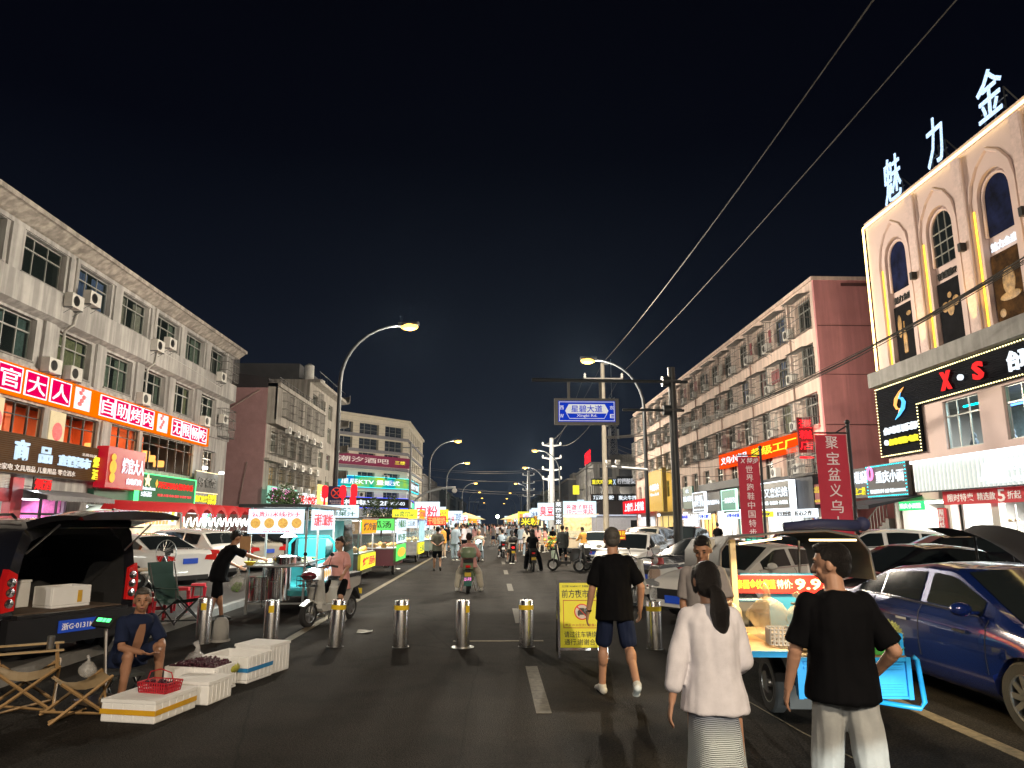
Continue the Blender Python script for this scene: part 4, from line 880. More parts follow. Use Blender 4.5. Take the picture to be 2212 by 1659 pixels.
o = obj('security_grille', cage_mesh(1.9, 1.7, .5, False), None, R2); o.location = (-40.6, 0, 4.3)
o = obj('security_grille', cage_mesh(1.9, 1.7, .5, False), None, R2); o.location = (-37.9-1.4, 0, 4.35)
r = panel('warehouse_sign', 'long glowing orange-red sign with white and yellow characters on the peach block', 17.4, RA, -53.55, -38.65, 5.8, 6.83, glow('orange_red_face', (1, .07, .004), .9, .05, .4), .25, 0)
put(r, '义乌小商品', (-.93, -.18, -.5, .5), E_LETW, .03); put(r, '超级工厂', (-.08, .88, -.55, .55), E_LETY, .03)
C3 = lambda x, y: P(2450, 1500, 1100, x, y)
# vertical neon cake-shop sign standing out from the corner
a = onY(*C3(1575, 355), 38.0); b = onY(*C3(1680, 610), 38.0)
r = thing('neon_sign', 'tall red neon cake-shop sign at the corner of the peach block', 'sign', (17.0, 38.0, (a.z+b.z)/2), 0); hz = (a.z-b.z)/2
obj('sign_face', MB().box(-.42, .42, 0, .08, -hz-.1, hz+.1), mat('neon_backing', (.03, .004, .004), .7, emit=(1, 0, .01), es=.08), r)
for k, ch in enumerate('蛋糕店'): text('lettering', ch, (-.36, .36, hz-(k+1)*hz*2/3+.06, hz-k*hz*2/3-.04), -.02, glow('neon_red', (1, .02, .03), 1.3, light=False), r, .02, .03)
obj('arrow', MB().prism([(-.4, -hz-.3), (.25, -hz-.3), (.4, -hz-.38), (.25, -hz-.42), (-.4, -hz-.42)], -.03, .03), MATS['neon_red'], r); light('POINT', 'neon_glow', (0, -.5, 0), 60, (1, .05, .06), .4, parent=r)
# shop signs along the peach block, built from where each begins and ends
def rsign(name, label, X, u0, vt, vb, u1, m, d=.2, frame=None, cat='sign'):
    s0, s1, z0, z1 = fxR(X, u0, vt, vb, u1); return panel(name, label, X, RA, s0, s1, z0, z1, m, d, 0, cat, frame)
r = rsign('bakery_sign', 'black bakery sign with white characters and bright frame', 16.7, *C3(1165, 890), C3(0, 1085)[1], C3(1485, 0)[0], mat('sign_black', (.02, .02, .02), .4), .35, E_WHITE); put(r, '好又来烘焙', (-.6, .92, -.15, .6), E_LETW, .04); put(r, '●', (-.95, -.65, -.6, .5), E_LETW, 0); put(r, '生日蛋糕 · 欧式面包 · 西式甜点', (-.5, .9, -.7, -.4), glow('menu_white', (.85, .95, .95), 1.25), .03)
obj('side_box', MB().box(-3.1, 4.9, .05, 1.0, -.8, .85), mat('dark_fascia', (.02, .022, .03), .6), r)
r = rsign('bakery_sign', 'lower white lit bakery strip sign with dark characters', 16.6, *C3(1310, 1088), C3(0, 1150)[1], C3(1660, 0)[0], glow('strip_white', (.85, .93, 1), 1.3), .12); put(r, '好又来烘焙', (-.8, -.1, -.6, .6), PAINTK, .02); put(r, '匠心之作', (.1, .85, -.6, .6), PAINTK, .02)
r = rsign('bakery_sign', 'yellow strip sign left of the white bakery strip', 16.6, *C3(1180, 1100), C3(0, 1142)[1], C3(1308, 0)[0], glow('strip_yellow', (1, .85, .05), 1.2), .12); put(r, '新鲜出炉', (-.7, .7, -.6, .6), PAINTK, .02)
r = rsign('rental_sign', 'faded pink rental notice with yellow characters between the bakery and the red banner', 16.9, *C3(1560, 890), C3(0, 1045)[1], C3(1735, 0)[0], mat('faded_pink', (.22, .08, .08), .7, var=.2, emit=(.5, .15, .15), es=.12), .08); put(r, '现代出租', (-.95, .9, .1, .8), glow('letter_gold', (.9, .65, .1), .7, light=False), .02); put(r, '电话: 15967582826', (-.9, .9, -.85, -.5), MATS['letter_gold'], .01)
r = rsign('bank_sign', 'tall yellow fluted sign with round emblem left of the dark gantry pole', 16.6, *C3(292, 795), C3(0, 1100)[1], C3(425, 0)[0], glow('gold_flute', (1, .72, .12), 1.25), .3)
hw_ = 3.5; q = MB()
for k in range(18): x = -3.6+k*.42; q.box(x, x+.14, -.38, -.3, -2.0, 2.0)
obj('flute', q, mat('flute_brown', (.3, .2, .03), .5, emit=(1, .6, .1), es=.35), r); put(r, '中国黄金', (-.35, .85, .0, .35), E_LETW, .05, dy=.1); put(r, 'China Gold', (-.35, .8, -.25, -.1), E_LETW, .04, dy=.1); obj('emblem', MB().lathe([(.01, -.42), (.7, -.42), (.7, -.38)], (-2.8, 0, -.2), 20, 'y'), E_LETW, r)
obj('side_box', MB().box(3.78, 3.9, -.3, .1, -2.1, 2.1), mat('ochre_panel', (.22, .15, .03), .7), r)
r = rsign('restaurant_sign', 'red sign with white crooked characters left of the yellow fluted sign', 16.4, *C3(95, 1020), C3(0, 1120)[1], C3(275, 0)[0], glow('red_face', (1, .02, .03), .8), .2); put(r, '上嗨餐 上嗨馆', (-.8, .95, -.65, .65), E_LETW, .05)
r = rsign('shop_sign', 'red characters on pale board right of the dark gantry pole', 16.7, *C3(497, 930), C3(0, 1080)[1], C3(575, 0)[0], mat('pale_board', (.35, .34, .34), .6), .15); put(r, '鑫鑫推拿', (-.9, .9, .1, .85), MATS['neon_red'], .05); put(r, '专业理发店', (-.4, .9, -.5, -.2), PAINTR, .02)
r = rsign('shop_sign', 'dark green pharmacy-like sign with white characters', 16.7, *C3(578, 905), C3(0, 1080)[1], C3(662, 0)[0], mat('deep_green', (.015, .11, .08), .5), .15); put(r, '百姓大药房', (-.95, .95, -.35, .15), E_LETW, .05); put(r, '●七', (-.3, .3, .4, .8), E_LETW, .03)
r = rsign('shop_sign', 'dark blue sign in white lit frame with two rows of characters', 16.6, *C3(665, 955), C3(0, 1105)[1], C3(765, 0)[0], mat('navy_sign', (.02, .03, .06), .5), .2, E_WHITE); put(r, '美妆蛋糕\n美甲工作室', (-.8, .9, -.45, .75), E_LETW, .04); put(r, '欢迎光临本店', (-.9, .9, -.85, -.65), E_LETW, .02)
r = rsign('shop_sign', 'grey sign with white lettering between the navy and the green signs', 16.7, *C3(772, 950), C3(0, 1100)[1], C3(885, 0)[0], mat('mid_grey_sign', (.16, .165, .175), .6), .15); put(r, '悦瘦减肥中心', (-.9, .95, -.3, .2), E_LETW, .04)
r = rsign('shop_sign', 'teal sign with glowing white-green border behind the slim red banner', 16.7, *C3(892, 935), C3(0, 1090)[1], C3(1015, 0)[0], mat('teal_sign', (.0, .16, .11), .5, emit=(0, .4, .28), es=.3), .15, glow('led_mint', (.6, 1, .8), 1.8)); put(r, '一鱼海鲜医生', (-.85, .95, -.3, .25), E_LETW, .05)
obj('dark_fascia', MB().box(-58.5, -46, -.6, 0, 4.3, 4.85).box(-45.4, -38, -.3, 0, 4.3, 4.5), MATS['dark_fascia'], R2)
PAL = [((.6, .62, .6), (.95, 1, 1)), ((.05, .25, .18), (.8, 1, .95)), ((.6, .6, .6), (1, .98, .9)), ((.55, .35, .12), (1, .8, .5)), ((.6, .62, .65), (.9, .95, 1)), ((.5, .4, .2), (1, .85, .5)), ((.6, .6, .6), (.9, .95, 1))]
for k, (a, b) in enumerate([(-45.2, -38.2), (-50.6, -46.4), (-55.4, -51.2), (-60, -56), (-65.5, -60.8), (-76, -66.5), (-86, -77)]):
    sh = thing('shop', 'lit shop front under the peach block, %s' % ['the bakery with warm shelves', 'the one under the teal sign', 'the one under the grey sign', 'the one under the navy sign', 'the one under the dark green sign', 'the one under the yellow fluted sign', 'the one farthest away'][k], 'shop', (17.45, 0, 0), RA)
    room(sh, a, b, 2.6, mat('shop_wall_%d' % k, PAL[k][0], .8, var=.1), 300, PAL[k][1], 3, True)
    q = MB(); n_ = 4
    for i in range(n_+1): x = a+(b-a)*i/n_; q.box(x-.04, x+.04, -.05, .02, .14, 2.6)
    q.box(a, b, -.06, .0, 2.5, 2.9); obj('shop_frame', q, [ALUF, mat('deep_green', (.015, .11, .08), .5), WHITEP, DF, ALUF, DF, ALUF][k], sh)
    obj('door_light', MB().box(a+.3, a+1.5, -.1, -.06, 2.5, 2.75), E_WHITE, sh)
for k, (s, ch, c) in enumerate([(-58.5, '专业·口腔', glow('strip_white', (.85, .93, 1), 1.3)), (-51.5, '正餐·小火锅', MATS['strip_white']), (-64.5, '祝福蛋糕', glow('strip_rose', (.9, .8, .95), 1.2))]):
    r = panel('shop_sign', 'small pale lit strip sign over a door, %s' % ['below the navy sign', 'below the teal sign', 'below the dark green sign'][k], 16.9, RA, s, s+3, 2.1, 2.55, c, .1, 0); put(r, ch, (-.85, .85, -.6, .6), glow('letter_deep_blue', (.05, .1, .8), .8, light=False), .02)
obj('wall', MB().box(-87, -36.9, .0, .24, 0, .14), WALLP, R2)
# ================================================================ right: grey corner building beyond, cell tower, tiled pavilion
p0, p1, p2 = Vector((20.6, 176)), Vector((19.8, 140)), Vector((36, 137)); b1, q1 = angled(p0, p1); b2, q2 = angled(p1, p2)
R3 = thing('corner_building', 'grey four-storey corner building with white and gold restaurant signs across the junction', 'building', (0, 0, 0))
q = MB(); q.T = faceframe(p0, b1); q.wall(0, q1, 0, 13.2, 0, [(1+k*3.5, 3+k*3.5, z, z+1.8) for k in range(10) for z in (4.4, 7.4, 10.4)], .3)
q.T = faceframe(p1, b2); q.wall(0, q2, 0, 13.2, 0, [(1.2+k*3.8, 3.6+k*3.8, z, z+1.9) for k in range(4) for z in (4.4, 7.2, 10.6)], .3); obj('wall', q, WALLG, R3)
q = MB(); q.T = faceframe(p0, b1); q.box(0, q1, .5, .6, 0, 13.2); q.T = faceframe(p1, b2); q.box(.2, q2, .5, .6, 0, 13.2); obj('window_glass', q, MATS['blue_dark_glass'], R3)
q = MB(); q.T = faceframe(p0, b1); q.box(0, q1, -.4, 6, 13.2, 13.6); q.T = faceframe(p1, b2); q.box(-.3, q2, -.4, 14, 13.21, 13.61); q.box(3, 9, 5, 10, 13.6, 15.5); obj('roof', q, CONC, R3)
obj('lit_window', MB().box(0, 9, 0, .1, 4.3, 6.4), glow('warm_white_windows', (1, .9, .65), 1.1, .6, 1.0), R3).matrix_local = faceframe(p1, b2) @ Matrix.Translation((0, .35, 0))
C1 = lambda x, y: P(1600, 1700, 1000, x, y)
def ysign(name, label, Y, pA, pB, m, d=.3, frame=None, cat='sign', rz=0):
    a = onY(*pA, Y); b = onY(*pB, Y); return panel(name, label, 0, 0, a.x, b.x, b.z, a.z, m, d, 0, cat, frame, y=Y)
SBK = mat('sign_black', (.02, .02, .02), .4)
r = ysign('restaurant_sign', 'gold characters on dark blue sign of the grey corner building, left of the concrete pole', 138.5, C1(1690, 475), C1(1910, 535), mat('navy_sign', (.02, .03, .06), .5)); put(r, '重庆鸡公煲', (-.95, .7, -.7, .7), E_LETY, .04); put(r, 'X', (.75, .98, -.8, .8), E_LETB, .06)
r = ysign('restaurant_sign', 'black sign with pale outlined characters, upper right on the grey corner building', 137.5, C1(1915, 455), C1(2090, 540), SBK); put(r, '柠檬酸菜鱼', (-.95, 1.3, -.6, .6), glow('letter_dim_white', (.7, .7, .72), .8, light=False), .02)
r = ysign('restaurant_sign', 'brown-framed dark sign with white characters, lower left on the grey corner building', 138.5, C1(1690, 612), C1(1910, 672), SBK, frame=mat('brown_frame', (.15, .03, .03), .5)); put(r, '顶派酸股', (-.85, .85, -.6, .6), E_LETW, .04)
r = ysign('restaurant_sign', 'black charcoal beef sign with white characters, lower right on the grey corner building', 137.5, C1(1915, 610), C1(2110, 680), SBK); put(r, '炭火牛排', (-.85, .8, -.6, .6), E_LETW, .04)
r = thing('roof_character', 'row of small red characters standing on the far corner building roof', 'sign', (19.9, 150, 15.2), b1); text('lettering', '宾馆住宿', (-4, 7, -1.2, 1.4), 0, MATS['neon_red'], r, .03, .1); obj('steel_frame', MB().box(-4, 7, .1, .2, -1.7, -1.2), DARKM, r)
for k, (c, yy, zz, lab) in enumerate([(E_LETY, 158, 9.0, 'yellow'), (E_LETB, 150, 5.6, 'pale blue')]):
    r = thing('projecting_sign', 'small %s box sign projecting from the far corner building' % lab, 'sign', (18.4, yy, zz)); obj('sign_face', MB().box(-.7, .7, -.1, .1, -1, 1), c, r); obj('bracket', MB().box(.7, 1.6, -.05, .05, -.1, .1), DARKM, r)
tw = thing('cell_tower', 'lattice mobile phone mast with white antennas behind the road-name sign', 'mast', (24.3, 143, 13.6))
q = MB(); Ht = 13.5; w0, w1_ = .8, .45
for sx_ in (-1, 1):
    for sy_ in (-1, 1): q.bar((sx_*w0, sy_*w0, 0), (sx_*w1_, sy_*w1_, Ht), .12)
for k in range(9):
    z = k*1.5; a = w0-(w0-w1_)*z/Ht; b = w0-(w0-w1_)*(z+1.5)/Ht
    for sy_ in (-1, 1): q.bar((-a, sy_*a, z), (b, sy_*b, z+1.5), .07); q.bar((a, sy_*a, z), (-b, sy_*b, z+1.5), .07); q.bar((-a, sy_*a, z), (a, sy_*a, z), .07)
q.bar((0, 0, Ht), (0, 0, Ht+8), .08); obj('lattice', q, GREYM, tw)
for k in range(9):
    a_ = k*2.09+k//3*.5; z = 6+(k//3)*2.6; obj('antenna', MB().box(-.2, .2, -.12, .12, -1, 1), mat('antenna_grey', (.4, .42, .45), .5), tw, loc=(1.1*math.cos(a_), 1.1*math.sin(a_), z), rz=a_)
pv = thing('pavilion', 'low white pavilion with dark tiled hip roof beyond the concrete pole', 'building', (16.2, 97, 0))
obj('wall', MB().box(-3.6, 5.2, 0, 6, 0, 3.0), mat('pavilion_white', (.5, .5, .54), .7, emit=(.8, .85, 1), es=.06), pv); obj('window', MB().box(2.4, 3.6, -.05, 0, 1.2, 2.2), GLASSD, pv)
obj('roof', MB().add([(-4.4, -.8, 2.9), (6, -.8, 2.9), (6, 7, 2.9), (-4.4, 7, 2.9), (-1, 3, 4.9), (3, 3, 4.9)], [(0, 1, 5, 4), (1, 2, 5), (2, 3, 4, 5), (3, 0, 4)]), mat('dark_roof_tile', (.03, .025, .028), .8), pv)
obj('eave_light', MB().box(-4.2, 5.8, -.75, -.7, 2.82, 2.88), glow('eave_white', (.8, .85, 1), 1.5), pv)
# ---- tall red banners on black poles
def banner_pole(label, u, vtop, X, Y, w, z0, z1, chars, logo=None):
    r = thing('banner_pole', label, 'banner', (X, Y, .13))
    obj('pole', MB().cyl((0, 0, 0), (0, 0, z1+.35), .055, n=10).ball((0, 0, z1+.4), .08), DARKM, r)
    obj('arm', MB().bar((0, 0, z1+.06), (-w-.1, 0, z1+.06), .04).bar((0, 0, z1+.3), (-.4, 0, z1+.06), .03), DARKM, r); obj('arm', MB().bar((0, 0, z0-.04), (-w-.1, 0, z0-.04), .04), DARKM, r)
    q = MB(); n_ = 10
    q.add([(-w-.08+(w)*i, -.01+.03*math.sin(k*.9)*i, z0+(z1-z0)*k/n_) for k in range(n_+1) for i in (0, 1)], [(2*k, 2*k+1, 2*k+3, 2*k+2) for k in range(n_)])
    obj('banner_cloth', q, mat('banner_red', (.30, .02, .035), .75, var=.08, emit=(1, .06, .1), es=.14), r)
    h = (z1-z0-(.35 if logo else 0))/len(chars); s = min(w*.72, h*.8)
    for k, ch in enumerate(chars):
        zc = z1-(.35 if logo else 0)-h*(k+.5); text('lettering', ch, (-w/2-.08-s/2, -w/2-.08+s/2, zc-s/2, zc+s/2), -.05, PAINTW, r, .01, .006)
    if logo: text('lettering', logo, (-w+.02, -.12, z1-.3, z1-.05), -.05, PAINTW, r, .03, .006, shear=.2)
    return r
banner_pole('slim red banner in front of the peach block, reading downwards, headed by an X emblem', 0, 0, 11.4, 30.0, .92, 1.1, 4.45, '世界跑鞋中国特步', 'X 特步')
banner_pole('wide red banner nearest the cream building, with big white characters', 0, 0, 11.0, 21.6, .98, .95, 4.35, '聚宝盆义乌小商')
# ================================================================ poles, gantry, cables
g = thing('sign_gantry', 'dark steel gantry post with two arms reaching left over the road', 'gantry', (6.75, 26.2, 0))
obj('post', MB().cyl((0, 0, 0), (0, 0, 7.6), .17, .135, n=20), DARKM, g, auto=40)
obj('arm', MB().cyl((.6, 0, 7.05), (-5.3, 0, 7.1), .055, .075, n=12), DARKM, g); obj('arm', MB().cyl((.42, 0, 5.95), (-1.9, 0, 5.97), .05, n=12), DARKM, g)
for z in (7.06, 5.96):
    obj('flange', MB().lathe([(.2, -.12), (.2, .12)], (-.25, 0, z), 12, 'x').lathe([(.2, -.05), (.2, .05)], (0, 0, z), 16, 'z').box(-.3, .3, -.2, .2, z-.03, z+.03), DARKM, g)
rs = thing('road_sign', 'blue road-name sign with white arrow panel hanging from the gantry', 'sign', (6.75, 26.2, 0))
a = onY(1197, 861, 26.2); b = onY(1337, 918, 26.2); X0, X1, Z1, Z0 = a.x-6.75, b.x-6.75, a.z, b.z
obj('sign_box', MB().box(X0, X1, -.08, .08, Z0, Z1), DARKM, rs)
for x in (X0+.55, X0+1.75): obj('hanger', MB().box(x-.05, x+.05, -.03, .03, Z1, 7.05), DARKM, rs)
BL = mat('road_sign_blue', (.003, .03, .34), .6, emit=(.0, .035, .6), es=.5, spec=.1); WH = mat('road_sign_white', (.6, .62, .62), .45, emit=(.8, .85, .9), es=.42)
w, h = X1-X0, Z1-Z0; xc, zc = (X0+X1)/2, (Z0+Z1)/2; hw, hh = w/2-.14, h/2-.1
obj('sign_panel', MB().box(xc-hw, xc+hw, -.1, -.08, zc-hh, zc+hh), BL, rs)
q = MB()
for s in ((-hw+.03, hw-.03, hh-.05, hh-.03), (-hw+.03, hw-.03, -hh+.03, -hh+.05), (-hw+.03, -hw+.05, -hh+.03, hh-.03), (hw-.05, hw-.03, -hh+.03, hh-.03)): q.box(xc+s[0], xc+s[1], -.105, -.1, zc+s[2], zc+s[3])
obj('sign_border', q, WH, rs)
k = hw*.76
obj('arrow_panel', MB().prism([(xc-k, zc+.02), (xc-k*.83, zc+hh*.68), (xc+k*.83, zc+hh*.68), (xc+k, zc+.02), (xc+k*.93, zc-hh*.2), (xc-k*.93, zc-hh*.2)][::-1], -.108, -.1), WH, rs)
obj('arrow_outline', MB().tube([(xc-k*.93, -.104, zc-hh*.2), (xc-k*.8, -.104, zc-hh*.68), (xc+k*.8, -.104, zc-hh*.68), (xc+k*.93, -.104, zc-hh*.2)], .012, 4), WH, rs)
text('lettering', '星碧大道', (xc-k*.72, xc+k*.72, zc-hh*.1, zc+hh*.58), -.11, BL, rs, .02, .006); text('lettering', 'Xingbi Rd.', (xc-k*.47, xc+k*.47, zc-hh*.6, zc-hh*.28), -.11, WH, rs, .02, .006)
for s, x, z in (('西', -.88, .35), ('W', -.88, -.45), ('东', .88, .35), ('E', .88, -.45)): text('lettering', s, (xc+hw*x-.075, xc+hw*x+.075, zc+hh*z-.075, zc+hh*z+.075), -.11, WH, rs, .02, .006)
cp = thing('utility_pole', 'pale round concrete utility pole with one crossarm, behind the road-name sign', 'utility pole', (7.35, 46.6, 0), 0, 'utility poles on the right')
obj('pole', MB().cyl((0, 0, 0), (0, 0, 12.4), .2, .13, n=18), mat('pole_concrete', (.33, .30, .25), .8, var=.12, bump=.1), cp, auto=40)
obj('crossarm', MB().box(-1.25, 1.35, -.06, .06, 11.25, 11.38), CONC, cp)
for x in (-1.2, 1.3): obj('insulator', MB().lathe([(.05, 11.38), (.1, 11.45), (.06, 11.55), (.1, 11.6), (.03, 11.72)], (x, 0, 0), 10), WHITEP, cp)
obj('lamp_clamp', MB().box(-.1, .4, -.1, .1, 12.3, 12.42), GREYM, cp)
STEELP = mat('galvanised_pole', (.38, .40, .42), .5, .3, var=.1)
def steel_pole(Y, X, h, lab):
    r = thing('utility_pole', lab, 'utility pole', (X, Y, 0), 0, 'utility poles on the right')
    obj('pole', MB().cyl((0, 0, 0), (0, 0, h), .42, .26, n=8), STEELP, r)
    for k, z in enumerate((h-1.0, h-2.6, h-4.0, h-5.2)):
        obj('crossarm', MB().prism([(-1.2, z+.1), (0, z-.15), (1.2, z+.1), (1.2, z+.2), (0, z+.1), (-1.2, z+.2)], -.08, .08), STEELP, r)
        obj('insulator', MB().lathe([(.08, z+.2), (.14, z+.3), (.06, z+.5)], (-1.1, 0, 0), 8), WHITEP, r); obj('insulator', MB().lathe([(.08, z+.2), (.14, z+.3), (.06, z+.5)], (1.1, 0, 0), 8), WHITEP, r)
    return r
steel_pole(88, 7.3, 12.2, 'light grey steel pole with many crossarms beyond the concrete pole'); steel_pole(144, 7.2, 12.2, 'farther grey steel pole with crossarms in line behind the first')
for i, (X, Y, h) in enumerate([(-6.9, 60, 8.5), (8.6, 110, 9), (9.2, 70, 7.5), (8.2, 165, 10), (8.4, 210, 10)]):
    r = thing('utility_pole', ['thin dark pole left of the second left street lamp', 'thin pole beyond the first steel pole', 'thin leaning pole among the right stalls', 'thin pole far along the right side', 'thin pole farthest along the right side'][i], 'utility pole', (X, Y, 0)); obj('pole', MB().cyl((0, 0, 0), (0, 0, h), .12, .09, n=8), GREYM, r); obj('crossarm', MB().box(-.7, .7, -.04, .04, h-.5, h-.4), GREYM, r)
WIRE = mat('cable_black', (.05, .048, .045), .6, emit=(.25, .2, .15), es=.03)
def wire(name, label, a, b, sag, r=.012, n=24, m=WIRE, group=None):
    a, b = Vector(a), Vector(b); pts = []
    for i in range(n+1): f = i/n; p = a.lerp(b, f); p.z -= sag*4*f*(1-f); pts.append(p)
    return tag(obj(name, MB().tube(pts, r, 4, False), m), label, 'cable', group)
WL = mat('cable_pale', (.05, .046, .04), .8)
wire('overhead_cable', 'left overhead cable crossing the upper sky to the concrete pole', (7.25, -8, 12.6), (7.3, 46.6, 12.35), .9, .018, m=WL)
wire('overhead_cable', 'twin of the left overhead cable running close beside it', (7.4, -8, 12.6), (7.35, 46.6, 12.35), .75, .012, m=WL)
wire('overhead_cable', 'right overhead cable crossing the upper sky to the crossarm', (8.65, -8, 12.0), (8.65, 46.6, 11.7), .5, .018, m=WL)
wire('overhead_cable', 'cable from the concrete pole top down to the first steel pole', (7.3, 46.6, 12.3), (6.2, 88, 11.3), 1.2, .014, m=WL)
wire('overhead_cable', 'cable from the left crossarm end to the steel pole', (6.15, 46.6, 11.7), (6.2, 88, 9.7), 1.2, .014, m=WL)
wire('overhead_cable', 'cable from the right crossarm end to the steel pole', (8.65, 46.6, 11.7), (8.4, 88, 11.3), 1.4, .014, m=WL)
random.seed(3)
for k in range(7):
    wire('bundled_cable', '%s black cable of the bundle crossing the cream building' % ['lowest', 'second lowest', 'third lowest', 'middle', 'third highest', 'second highest', 'topmost'][k], (15.3+.1*k*.4, 17.0, 9.3+.055*k+random.uniform(0, .12)), (7.45, 46.6, 7.3+random.uniform(-.15, .15)), 1.35+random.uniform(-.12, .25), .015, 30, group='black cables sweeping down to the concrete pole')
for k in range(3): wire('slack_cable', ['upper slack cable from the concrete pole to the peach block', 'middle slack cable from the concrete pole to the peach block', 'lowest slack cable from the concrete pole to the peach block'][k], (7.45, 46.6, 7.2-.2*k), (17.2, 50-k*5, 6.6-.5*k), .8+.4*k, .014)
for k, (z, yy) in enumerate([(9.3, 112), (9.05, 112), (7.9, 108), (6.5, 104), (6.2, 104)]):
    wire('crossing_cable', ['highest thin cable crossing the street', 'second thin cable crossing the street', 'third thin cable crossing the street', 'fourth thin cable crossing the street', 'lowest thin cable crossing the street'][k], (-15.5, yy+6, z+2.2), (7.3, 88, z-.9), .8, .022, m=WL)
# blue no-parking sign with lanterns at the lamp post
r = thing('parking_sign', 'dark blue no-parking sign with a red crossed circle on the tall left lamp post', 'sign', (-6.1, 28.3, 0))
a = onY(714, 1050, 28.3); b = onY(742, 1092, 28.3); x0, x1, z0, z1 = a.x+6.1, b.x+6.1, b.z, a.z
obj('sign_panel', MB().box(x0-.08, x1, -.03, 0, z0, z1), mat('navy_plate', (.02, .035, .16), .5), r)
xc, zc = (x0+x1)/2-.02, z1-(z1-z0)*.36; rr = (x1-x0)*.36
q = MB().tube([(xc+rr*math.cos(t*math.pi/12), -.04, zc+rr*math.sin(t*math.pi/12)) for t in range(25)], .02, 6).bar((xc-rr*.7, -.04, zc-rr*.7), (xc+rr*.7, -.04, zc+rr*.7), .035).bar((xc-rr*.7, -.045, zc+rr*.7), (xc+rr*.7, -.045, zc-rr*.7), .035)
obj('crossed_circle', q, mat('sign_red', (.5, .04, .03), .5, emit=(1, .1, .05), es=.25), r); text('lettering', '夜市经营时间\n15:00-02:00', (x0, x1-.05, z0+.05, z0+(z1-z0)*.27), -.032, PAINTW, r, .01, .004)
for k, (x, z) in enumerate([(-.35, 3.0), (.35, 3.0), (.75, 2.6), (.78, 3.05)]):
    r = thing('lantern', 'glowing red lantern hanging by the blue no-parking sign, %s' % ['left of the post', 'right of the post', 'lower of the outer pair', 'upper of the outer pair'][k], 'lantern', (-6.2+x, 28.2, z)); obj('lantern_body', MB().lathe([(.05, -.25), (.12, -.2), (.13, 0), (.12, .2), (.05, .25)], n=12), MATS['neon_red'], r); obj('tassel', MB().cyl((0, 0, -.25), (0, 0, -.5), .03, .05, n=6), MATS['neon_red'], r); obj('cord', MB().cyl((0, 0, .25), (0, 0, .6), .008, n=4), BLACK, r)
r = thing('camera_arm', 'pale surveillance camera arm with two domes on the right lamp pole', 'camera', (7.5, 34.4, 0)); a = onY(*P(2050, 1250, 900, 1320, 1545), 34.4); obj('arm', MB().bar((0, 0, a.z), (-2.0, 0, a.z+.15), .09), STEELP, r)
for x in (-1.9, -1.45): obj('camera_dome', MB().ball((x, 0, a.z+.32), .12).box(x-.1, x+.1, -.15, .15, a.z+.36, a.z+.46), WHITEP, r)
r = thing('camera_arm', 'pale curved camera arm with round camera over the left stalls', 'camera', (-6.6, 62, 0)); obj('arm', MB().tube([(0, 0, 0), (0, 0, 3.8), (.8, 0, 4.4), (2.2, 0, 4.75), (3.4, 0, 4.8)], .1, 8), STEELP, r); obj('camera_dome', MB().ball((3.3, 0, 4.55), .22), WHITEP, r)
gt = thing('far_gantry', 'thin outline gantry frame across the road near the vanishing point', 'gantry', (-1, 215, 0)); obj('frame', MB().tube([(-6, 0, 0), (-6, 0, 8), (-3, 0, 8)], .12, 6).tube([(-3.6, 0, 5.6), (-.9, 0, 5.6), (-.9, 0, 7.4), (-3.6, 0, 7.4), (-3.6, 0, 5.6)], .06, 4), GREYM, gt)
r = thing('floodlight', 'brilliant white-green floodlight at the end of the street', 'floodlight', onY(1075, 1116, 250)); obj('lamp', MB().ball((0, 0, 0), .55), glow('far_flood', (.9, 1, .55), 60, 0), r); obj('post', MB().cyl((0, 0, -r.location.z), (0, 0, -.5), .15, n=8), GREYM, r)
# ================================================================ bollards
BB = [(-4.28, None, 'half')]
pts = [(437, 1390, 'leftmost steel bollard, by the grape seller', 0), (583, 1398, 'steel bollard with a small yellow patch, second from the left', 1), (724, 1397, 'steel bollard third from the left, with yellow band', 2), (865, 1398, 'steel bollard fourth from the left, in front of the scooter lane', 2), (999, 1398, 'steel bollard in mid road whose tape is mostly peeled off', 1), (1137, 1397, 'steel bollard just left of the yellow notice board', 2), (1415, 1402, 'steel bollard right of the man in black shorts', 2)]
BOLM = mat('bollard_steel', (.75, .74, .73), .26, 1, var=.12, scale=3)
b0 = None
for u, v, lab, t in pts:
    g_ = onG(u, v)
    r = thing('bollard', lab, 'bollard', g_, 0, 'steel bollards across the road')
    obj('post', MB().lathe([(.108, 0), (.108, .655), (.104, .668), (.0, .668)], n=32), BOLM, r, auto=40)
    obj('base_plate', MB().lathe([(.17 if t == 1 else .125, 0), (.17 if t == 1 else .125, .006), (.11, .008)], n=24), METAL if t == 1 else DARKM, r)
    if t == 2: obj('tape', MB().lathe([(.111, .535), (.111, .60)], n=32), YEL, r)
    else: 
        q = MB(); aa = [math.radians(-100+k*8+(35 if g_.x > -1.5 else 0)) for k in range(6)]
        q.add([(.111*math.cos(a), .111*math.sin(a), z) for z in (.5, .60) for a in aa], [(i, i+1, 7+i, 6+i) for i in range(5)]); obj('tape', q, YEL, r)
    obj('handle', MB().tube([(-.04, 0, .668), (-.03, 0, .685), (.03, 0, .685), (.04, 0, .668)], .007, 5), DARKM, r)
    if g_.x > -3 and g_.x < -2: r.rotation_euler = (math.radians(-1), math.radians(2.5), 0)
g_ = onG(1276, 1395); r = thing('bollard_socket', 'flat steel cover of a retracted bollard beside the notice board', 'bollard cover', g_); obj('cover', MB().lathe([(.16, 0), (.16, .012), (0, .014)], n=28), METAL, r); obj('rim', MB().lathe([(.2, 0), (.2, .006), (.165, .008)], n=28), DARKM, r)
